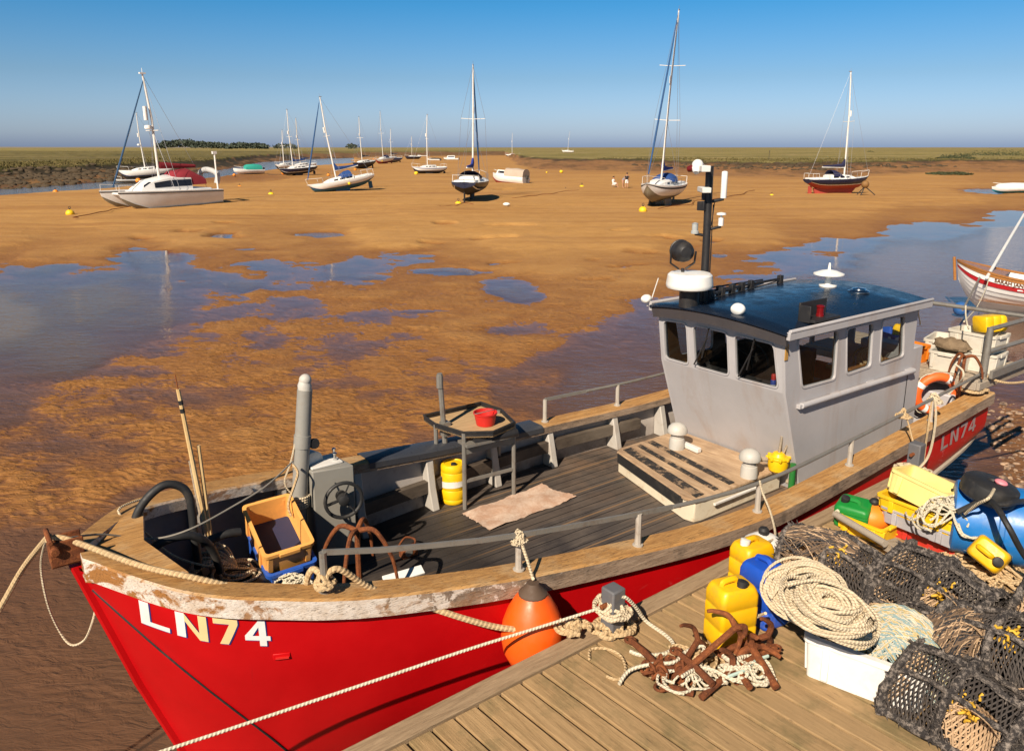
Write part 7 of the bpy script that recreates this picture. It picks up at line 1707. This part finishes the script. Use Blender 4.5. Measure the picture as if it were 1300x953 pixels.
# motor boats ----------------------------------------------------
def launch(label, px, py, head, L_, B_, hull, anti, draft=.15, fb=.75, name='motor_boat', cover=None, cabin=None, heel=0, pitch=0, zoff=0):
    loc = at(px, py, 0); root = thing(name, label, 'boat', loc, 0, G, Euler((R(heel), R(-pitch), R(head))))
    def hb(u): return B_ / 2 * (1 - max(0, (u + .1) / 1.1) ** 2.4) ** .85 * (1 - .1 * max(0, -u))
    def sh(u): return draft + fb * (1 + .30 * max(0, u) ** 1.6)
    def bo(u): return draft * .3 + fb * .7 * max(0, (u - .45) / .55) ** 2
    U = [-1, -.7, -.3, .1, .4, .65, .82, .93, 1]
    tp, un = MB(), MB()
    for sd in (-1, 1):
        f = lambda u, a, b: [(u * L_ / 2 + .12 * L_ * max(0, u - .8) * (t_ - .3), sd * max(.015, hb(u)) * (1 - (1 - t_) ** 2.8), bo(u) + (sh(u) - bo(u)) * t_) for t_ in np.linspace(a, b, 5)]
        tp.loft([f(u, .36, 1) for u in U], flip=sd > 0); un.loft([f(u, 0, .36) for u in U], flip=sd > 0)
    q = [(-L_ / 2, s_ * hb(-1) * (1 - (1 - t_) ** 2.8), bo(-1) + (sh(-1) - bo(-1)) * t_) for s_, ts in ((-1, np.linspace(0, 1, 7)), (1, np.linspace(1, 0, 7))) for t_ in ts]; tp.add(q, [tuple(range(14))])
    tp.build('hull', hull, root, ang=50); un.build('underbody', anti, root, ang=50)
    dk = MB(); dk.loft([[(u * L_ / 2, -hb(u) * .97, sh(u) - .02), (u * L_ / 2, 0, sh(u) + .02), (u * L_ / 2, hb(u) * .97, sh(u) - .02)] for u in U], flip=True); dk.build('deck', M_WHITE, root)
    if cover:
        c = MB(); cs = []
        x0, x1, h_, m_, ends = cover
        for q, k in ((0, ends), (.12, .9), (.5, 1), (.88, .92), (1, ends)):
            x = (x0 + (x1 - x0) * q) * L_; cs.append([(x, hb(x * 2 / L_) * .92 * math.cos(a), sh(0) - .02 + h_ * k * math.sin(a) ** .5) for a in [i * PI / 8 for i in range(9)]])
        c.loft(cs, cap=True); c.build('canopy', m_, root, ang=40)
    if cabin:
        x0, x1, h_ = cabin; c = MB(); cs = []
        for x, k, w_ in ((x0, 1, .78), (x1 - .08, 1, .75), (x1, .1, .6)):
            cs.append([(x * L_, -B_ / 2 * w_, sh(0) - .02), (x * L_, -B_ / 2 * w_ * .9, sh(0) + h_ * k), (x * L_, B_ / 2 * w_ * .9, sh(0) + h_ * k), (x * L_, B_ / 2 * w_, sh(0) - .02)])
        c.loft(cs, cap=True, flip=True); cb_ = c.build('cabin', M_WHITE, root, bevel=.03)
        for sd in (-1, 1):
            w1 = MB(); w1.add([(x0 * L_ + .15, sd * (B_ / 2 * .75 + .0), sh(0) + h_ * .42), ((x1 - .1) * L_, sd * (B_ / 2 * .725), sh(0) + h_ * .42), ((x1 - .1) * L_, sd * (B_ / 2 * .70), sh(0) + h_ * .82), (x0 * L_ + .15, sd * (B_ / 2 * .72), sh(0) + h_ * .82)], [(0, 1, 2, 3) if sd < 0 else (3, 2, 1, 0)]); w1.build('window', M_WIN, cb_, smooth=False)
    mo = MB(); mo.box((-L_ / 2 - .12, 0, sh(-1) + .05), (.28, .30, .5)); mo.box((-L_ / 2 - .14, 0, sh(-1) - .45), (.14, .12, .7)); mo.build('outboard_motor', M_AFB, root, bevel=.04)
    r = MB(); r.tube([(L_ * .2, -hb(.4) * .9, sh(.4) + .0), (L_ * .22, -hb(.4) * .9, sh(.4) + .4), (L_ * .49, 0, sh(1) + .42), (L_ * .22, hb(.4) * .9, sh(.4) + .4), (L_ * .2, hb(.4) * .9, sh(.4))], .018, 5); r.build('bow_rail', M_ALU, root)
    return root
launch('small white boat with a turquoise canopy at the edge of the creek', 316, 221.5, 215, 5.6, 2.1, M_GELW, M_GELW, .15, .8, cover=(-.42, .12, 1.0, M_CVT, .75), heel=-3)
launch('white boat shrouded in a beige tarpaulin with a red bottom, right of the navy yacht', 646, 236, 148, 5.2, 2.2, M_GELW, M_AFR, .2, 1.05, cover=(-.49, .06, 1.15, M_TAN, .97), cabin=(.05, .36, .75), heel=4, pitch=3)
launch('far blue and white cabin boat beneath the distant marsh', 573, 204.5, 175, 5.6, 2.2, M_GELW, M_AFB, .2, .8, cabin=(-.25, .3, 1.0))
launch('white covered boat with turquoise bottom near the right edge of the flats', 1283, 246, 172, 3.9, 1.9, M_GELW, M_AFT if False else paint('antifoul_turquoise', (.01, .26, .36), .5), .12, .55, cover=(-.46, .42, .55, M_WHITE, .5), heel=3, pitch=-2)
launch('small white dinghy drawn up beyond the blue striped yacht', 536, 199.5, 190, 4.8, 2.0, M_GELW, M_GELW, .1, .7, 'dinghy')
launch('dark dinghy with grey cover beside the blue striped yacht mast', 551, 205, 160, 5.2, 2.0, M_GELW, M_AFB, .1, .7, 'dinghy', cover=(-.45, .3, .5, M_AFB, .5))
launch('small grey inflatable on the creek shore ahead of the catamaran', 160, 232, 200, 2.8, 1.4, M_GREY2, M_AFB, .08, .35, 'dinghy')

# white clinker boat on the right ---------------------------------
KH = math.radians(143); LK, BK = 5.4, 2.35
cp = at(1236, 392, 0) - Vector((math.cos(KH), math.sin(KH), 0)) * 2.1
ck = thing('clinker_boat', 'white clinker boat with red stripe and varnished gunwale at the right edge', 'boat', cp + Vector((.1, -.45, .03)), 0, None, Euler((R(3), 0, KH)))
def kb(u): return BK / 2 * (1 - max(0, u) ** 2.6) ** .75 * (1 - .25 * max(0, -u) ** 2)
def ks(u): return .95 + .30 * max(0, u) ** 2 + .08 * u * u
def kk(u): return .0 + .80 * max(0, (u - .62) / .38) ** 2.4
UK = list(np.linspace(-1, .6, 12)) + [.7, .78, .85, .9, .95, .98, 1.0]; NS = 9
M_VARN = wood('varnish', (.24, .095, .025), (.40, .18, .05), crack=.25, rough=.3)
M_KW = paint('clinker_white', (.78, .77, .75), .4, (.45, .38, .3), .25, 2, .04); M_KR = paint('clinker_red', (.45, .012, .018), .4)
def kp(u, t_, sd, off=0): return (u * LK / 2 + .10 * max(0, u - .8) * 5 * (t_ - .6), sd * (max(.02, kb(u)) * (1 - (1 - t_) ** 2.3) + off), kk(u) + (ks(u) - kk(u)) * t_)
for sd in (-1, 1):
    for j in range(NS):
        t0, t1 = j / NS, (j + 1) / NS; mb = MB()
        mb.loft([[kp(u, t0, sd, .022), kp(u, t0 - .005, sd, .0), kp(u, t1, sd, .004), kp(u, t0, sd, .022)][::1] for u in UK], flip=sd > 0)
        mb.build('strake', M_VARN if j == NS - 1 else (M_KR if j == NS - 3 else M_KW), ck, ang=30)
    mb = MB(); mb.loft([[kp(u, 1, sd, .03), kp(u, 1, sd, -.05), (kp(u, 1, sd, -.05)[0], kp(u, 1, sd, -.05)[1], ks(u) - .05), (kp(u, 1, sd, .03)[0], kp(u, 1, sd, .03)[1], ks(u) - .05)] for u in UK], closed=True, cap=True); mb.build('gunwale', M_VARN, ck)
    mb = MB(); mb.loft([[kp(u, t_, sd, -.02) for t_ in np.linspace(.2, .98, 6)] for u in UK], flip=sd < 0); mb.build('inner_planking', M_KW, ck)
mb = MB(); q = [kp(-1, t_, -1) for t_ in np.linspace(0, 1, 8)] + [kp(-1, t_, 1) for t_ in np.linspace(1, 0, 8)]; mb.add(q, [tuple(range(16))]); mb.build('transom', M_VARN, ck)
mb = MB(); mb.loft([[(u * LK / 2, -kb(u) * .75, .32), (u * LK / 2, kb(u) * .75, .32)] for u in np.linspace(-.98, .75, 8)]); mb.build('floorboards', M_VARN, ck)
for x in (-1.2, -.1, 1.0): mb = MB(); w_ = kb(x * 2 / LK); mb.box((x, 0, .72), (.24, w_ * 1.9, .03)); mb.build('thwart', M_VARN if x < .9 else M_KW, ck, bevel=.006)
mb = MB(); mb.add([kp(u, .97, sd, -.03) for sd in (-1, 1) for u in (.55, .7, .85, .97)][:4] + [kp(u, .97, 1, -.03) for u in (.97, .85, .7, .55)], [tuple(range(8))]); mb.build('foredeck', M_VARN, ck)
mb = MB(); mb.tube([(LK / 2 + .02, 0, kk(1) - .05), (LK / 2 + .12, 0, ks(1) + .05)], .04, 8); mb.build('stempost', M_VARN, ck)
ck.scale = (1.12, 1.16, 1.16)
# name painted on the bow
def text_mesh(body, size, bold=.0):
    cu = bpy.data.curves.new('lettering', 'FONT'); cu.body = body; cu.size = size; cu.offset = bold; cu.resolution_u = 3
    o_ = bpy.data.objects.new('lettering', cu); COL.objects.link(o_); dg = bpy.context.evaluated_depsgraph_get(); me = bpy.data.meshes.new_from_object(o_.evaluated_get(dg)); COL.objects.unlink(o_); bpy.data.objects.remove(o_); bpy.data.curves.remove(cu); return me
me = text_mesh('SARAH JANE', .135, .004)
for v in me.vertices:
    u = .62 - (v.co.x) / (LK / 2); t_ = .80 + v.co.y * .9 / .95 * 1.0
    p = kp(u, t_, 1, .030); v.co = p
me.materials.clear(); me.materials.append(paint('letter_brown', (.16, .07, .03), .5)); o = bpy.data.objects.new('boat_name', me); link(o, ck)
A, Bq = at(1253, 352, 1.25), at(1300, 272, 2.55); dv = (Bq - A).normalized(); mb = MB(); dl_ = (Bq - A).length; mb.tube([Vector((0, 0, 0)), dv * dl_], [.05, .045], 10); o = mb.build('spar', M_WHITE, loc=A); tag(o, 'white spar with a red tip leaning up from the clinker boat', 'spar')
mb = MB(); mb.tube([dv * dl_, dv * (dl_ + .3)], .046, 10); mb.build('tip', M_REDP, o)
A, Bq = at(1247, 346, 1.25), at(1222, 394, .65); mb = MB(); mb.bar(Vector((0, 0, 0)), Bq - A, .05, .03); o = mb.build('boarding_pole', M_STEEL, loc=A); tag(o, 'grey pole hanging down the side of the clinker boat', 'pole')
rope('white rope hanging from the clinker boat towards the fishing boat', [at(1256, 352, 1.25), at(1250, 370, 1.0), at(1240, 390, .95), at(1228, 404, 1.6), at(1224, 408, 2.0)], .014, M_ROPEW)
mb = MB(); mb.sphere((0, 0, 0), .25, 12, 8, (1, 1, .8)); o = mb.build('yellow_bag', M_YEL, loc=ck.location + Vector((.55, .1, .85))); tag(o, 'yellow bag lying inside the clinker boat', 'bag')
mb = MB(); mb.sphere((0, 0, 0), .22, 12, 8, (1, 1, 1)); o = mb.build('fender_ball', paint('fender_blue', (.02, .10, .30), .5), loc=at(1220, 392, .25)); tag(o, 'blue ball fender under the bow of the clinker boat', 'fender')

# mooring buoys ---------------------------------------------------
def mkbuoy(name):
    d = thing('mooring_buoy', 'x', 'buoy', (0, 0, 0), 0, 'mooring buoys on the sand')
    mb = MB(); mb.sphere((0, 0, .26), .30, 14, 10, (1, 1, .92)); mb.build('float', M_BUOYO, d); mb = MB(); mb.tube([(0, 0, .5), (0, 0, .62)], .05, 8); mb.tube([(.08 * math.cos(a), 0, .68 + .08 * math.sin(a)) for a in [i * PI / 5 for i in range(10)]], .02, 5, closed=True); mb.build('eye', M_AFB, d)
    mb = MB(); mb.tube(spline([(.1, 0, .08), (.6, -.1, .04), (1.4, .1, .03), (2.6, -.15, .03)], 4), .035, 5); mb.build('chain', M_AFB, d); return d
pb_ = mkbuoy(0); first = True
for px, py, s_, mt, lb in ((71, 246.5, .9, 'o', 'orange buoy at the left by the creek water'), (89.6, 275.5, 1.0, 'y', 'yellow orange buoy in front of the catamaran bows'), (344.5, 251, 1.05, 'y', 'yellow buoy on open sand right of the catamaran'), (304.5, 240, .85, 'o', 'orange buoy below the turquoise canopied boat'), (297.5, 224, .9, 'o', 'orange buoy touching the turquoise canopied boat'), (360, 222, 1.2, 'o', 'orange buoy left of the black hulled yacht'), (417, 224, .9, 'o', 'small orange buoy above the blue hooded yacht bow'), (451, 217, 1.0, 'o', 'orange buoy left of the dark end on yacht'), (528.5, 222.5, 1.25, 'y', 'yellow buoy left of the blue striped yacht'), (582, 263.5, 1.0, 'y', 'yellow buoy beside the navy stern on yacht'), (712.5, 220, 1.15, 'y', 'yellow buoy under the marsh bank right of the tarpaulin boat'), (738.5, 241, 1.05, 'y', 'yellow buoy left of the people on the sand'), (718, 243.5, .7, 'o', 'tiny orange buoy left of the yellow one near the people'), (816, 271.5, 1.05, 'y', 'bright yellow buoy in front of the tall masted white yacht'), (979.5, 251, .7, 'y', 'small yellow buoy between the mast and the red keeled yacht'), (474, 203, 1.0, 'o', 'left of two tiny orange buoys before the far white yacht'), (477, 202.5, .9, 'o', 'right of two tiny orange buoys before the far white yacht'), (694, 220, .6, 'y', 'small yellow buoy on the sand right of the marsh corner'), (176, 232.5, 1.3, 'o', 'orange buoy between the catamaran and the motor sailer')):
    d = pb_
    if not first:
        d = pb_.copy(); COL.objects.link(d)
        for ch in list(pb_.children): q = ch.copy(); q.data = ch.data; COL.objects.link(q); q.parent = d
    first = False; d.location = at(px, py, 0.02 if py > 230 else .1); d.scale = (s_,) * 3; d.rotation_euler = (0, 0, (px * 7.3) % 6.28); d['label'] = lb
    if mt == 'y':
        for ch in d.children:
            if ch.name.startswith('float'): 
                ch.material_slots[0].link = 'OBJECT'; ch.material_slots[0].material = M_BUOYY
d = thing('mud_anchor', 'rusty tripod with a round float standing ahead of the red keeled yacht', 'mooring post', at(1097, 247.5, .3)); mb = MB()
for a in (0, 2.1, 4.2): mb.tube([(1.1 * math.cos(a), .5 * math.sin(a), 0), (0, 0, .85)], .05, 6)
mb.build('frame', M_AFB, d); mb = MB(); mb.sphere((0, 0, 1.05), .38, 12, 8); mb.build('float', paint('float_brown', (.22, .11, .03), .7), d)
mb = MB(); mb.tube([Vector((0, 0, 0)), (0, 0, 2.2)], .06, 6); mb.box((.08, 0, 2.2), (.22, .05, .25)); tag(mb.build('marker_post', M_AFB, loc=at(976, 203, 1.8)), 'lone dark marker post on the right marsh', 'post')
mb = MB(); mb.sphere((0, 0, .1), .3, 10, 6, (1, .6, .5)); tag(mb.build('plastic_bag', M_WHITE, loc=at(643, 261, .38)), 'white bag on the sand right of the navy yacht', 'bag')
for i, (a, b) in enumerate((((90, 277), (160, 262)), ((535, 264), (598, 258)), ((646, 252), (735, 241)), ((838, 265), (960, 242)))):
    A, Bq = at(*a, .36), at(*b, .40); o_ = A.copy(); rr = random.Random(i); pts = [A.lerp(Bq, k / 9) + Vector((rr.uniform(-.3, .3), rr.uniform(-1.2, 1.2), 0)) - o_ for k in range(10)]
    mb = MB(); mb.tube(spline(pts, 3), .03, 5); tag(mb.build('ground_chain', M_RUST, loc=o_), ('mooring chain lying on the sand before the catamaran', 'mooring chain on the sand left of the navy stern on yacht', 'mooring chain on the sand leading to the yellow buoy by the people', 'mooring chain on the sand right of the tall masted yacht')[i], 'chain')

# people ----------------------------------------------------------
M_SKIN = paint('skin', (.46, .24, .15), .6, amt=0); M_TW = paint('cloth_white', (.78, .76, .74), .9, amt=0); M_TB = paint('cloth_black', (.02, .02, .025), .9, amt=0); M_TG = paint('cloth_grey', (.22, .22, .24), .9, amt=0); M_HAIR = paint('hair', (.06, .035, .02), .8, amt=0)
def person(label, loc, rotz, pose, top, bottom):
    """one skinned figure; joints from the pose"""
    J_ = {'stand': dict(pel=(0, 0, .92), chest=(0, .0, 1.28), neck=(0, .0, 1.46), head=(.0, 0, 1.63), kl=(.04, .11, .49), fl=(.0, .12, .06), kr=(.04, -.11, .49), fr=(.02, -.12, .06), el=(-.02, .26, 1.12), hl=(.10, .26, .90), er=(-.02, -.26, 1.12), hr=(.10, -.26, .90)),
          'sit': dict(pel=(0, 0, .46), chest=(-.06, 0, .82), neck=(-.06, 0, 1.0), head=(-.02, 0, 1.17), kl=(.42, .12, .50), fl=(.46, .13, .06), kr=(.42, -.12, .50), fr=(.46, -.13, .06), el=(.02, .26, .72), hl=(.26, .18, .62), er=(.02, -.26, .72), hr=(.26, -.18, .62)),
          'bend': dict(pel=(0, 0, .88), chest=(.24, 0, 1.10), neck=(.36, 0, 1.18), head=(.48, 0, 1.20), kl=(.06, .11, .47), fl=(.0, .12, .06), kr=(.06, -.11, .47), fr=(.02, -.12, .06), el=(.34, .24, .88), hl=(.46, .18, .66), er=(.34, -.24, .88), hr=(.46, -.18, .66))}[pose]
    d = thing('person', label, 'person', loc, rotz, 'people by the boats')
    V = []; E_ = []; Rr = []
    def ad(p, r_, par=None):
        V.append(p); Rr.append(r_)
        if par is not None: E_.append((par, len(V) - 1))
        return len(V) - 1
    pel = ad(J_['pel'], .14); ch = ad(J_['chest'], .155, pel); nk = ad(J_['neck'], .06, ch); hd = ad(J_['head'], .105, nk); ad(tuple(np.add(J_['head'], (0, 0, .09))), .08, hd)
    for s_ in ('l', 'r'):
        sg = 1 if s_ == 'l' else -1; hip = ad(tuple(np.add(J_['pel'], (.0, sg * .09, -.05))), .095, pel); k_ = ad(J_['k' + s_], .065, hip); f_ = ad(J_['f' + s_], .045, k_); ad(tuple(np.add(J_['f' + s_], (.16, 0, -.02))), .035, f_)
        sh_ = ad(tuple(np.add(J_['chest'], (0, sg * .18, .10))), .06, ch); e_ = ad(J_['e' + s_], .045, sh_); h_ = ad(J_['h' + s_], .036, e_); ad(tuple(np.add(J_['h' + s_], (.05, 0, -.07))), .028, h_)
    me = bpy.data.meshes.new('body'); me.from_pydata(V, E_, []); o = bpy.data.objects.new('body', me); link(o, d); me.materials.append(M_SKIN)
    m = o.modifiers.new('skin', 'SKIN'); sv = me.skin_vertices[0].data
    for i, r_ in enumerate(Rr): sv[i].radius = (r_, r_)
    sv[0].use_root = True
    m2 = o.modifiers.new('sub', 'SUBSURF'); m2.levels = 1; m2.render_levels = 1
    hp = Vector(J_['head']); mb = MB(); mb.sphere(tuple(hp + Vector((-.02, 0, .055))), .115, 12, 8, (1, .95, .9)); mb.build('hair', M_HAIR, d)
    P_, C_, N_ = (Vector(J_[k]) for k in ('pel', 'chest', 'neck'))
    mb = MB(); mb.tube([P_ + (C_ - P_) * .05, P_.lerp(C_, .55), C_, C_.lerp(N_, .75)], [.155, .165, .185, .11], 12)
    for sg, k in ((1, 'el'), (-1, 'er')): mb.tube([C_ + Vector((0, sg * .14, .10)), (C_ + Vector((0, sg * .18, .10))).lerp(Vector(J_[k]), .7)], [.085, .07], 8)
    mb.build('shirt', top, d)
    mb = MB(); mb.tube([P_ + (C_ - P_) * .12, P_ + Vector((0, 0, -.08))], [.165, .16], 12)
    for sg, k in ((1, 'kl'), (-1, 'kr')): mb.tube([P_ + Vector((0, sg * .08, -.02)), (P_ + Vector((0, sg * .09, -.04))).lerp(Vector(J_[k]), .8)], [.115, .09], 10)
    mb.build('shorts', bottom, d); return d
gz = .36
person('person in white sitting low on the sand, leftmost of the group', at(779, 238, gz), R(-10), 'sit', M_TW, M_TW)
person('person in grey bending forward between two others on the sand', at(790.5, 238.5, gz), R(-20), 'bend', M_TG, M_SKIN)
person('person in a black top and white shorts standing with their back turned', at(795.5, 238.8, gz), R(100), 'stand', M_TB, M_TW)
d = thing('camp_stool', 'low stool under the person in white on the sand', 'stool', at(779, 238, gz), R(-10)); mb = MB(); mb.box((0, 0, .31), (.42, .42, .04)); mb.build('seat', M_TW, d)
for x in (-.18, .18):
    for y in (-.18, .18): mb = MB(); mb.tube([(x, y, 0), (x, y, .3)], .02, 6); mb.build('leg', M_STEEL, d)
# stones on the muddy shore at the stern
mb = MB(); rr = random.Random(17)
SP = [at(rr.uniform(1225, 1420), rr.uniform(470, 690), .02) for k in range(1500)]
SH = bed_height(np.array([p.x for p in SP]), np.array([p.y for p in SP]))[0]
for p, h_ in zip(SP, SH):
    s_ = rr.choice((.012, .018, .025, .035, .06)) * rr.uniform(.7, 1.3)
    if h_ < -.02: continue
    mb.sphere((p.x, p.y, float(h_) + s_ * .1), s_, 6, 4, (rr.uniform(.8, 1.5), rr.uniform(.7, 1.2), rr.uniform(.4, .8)))
t = NT('shore_stone'); pos = t.new('ShaderNodeNewGeometry'); t.co = pos.outputs['Position']; n = t.noise(7, 3, .6)
tag(mb.build('shore_stones', t.fin(t.mix(t.ramp(n, .35, .65), (.09, .06, .045), (.42, .28, .18)), .8, t.bump(t.noise(40, 4), .5, .004))), 'scattered stones and shells on the muddy shore', 'stones', kind='stuff')
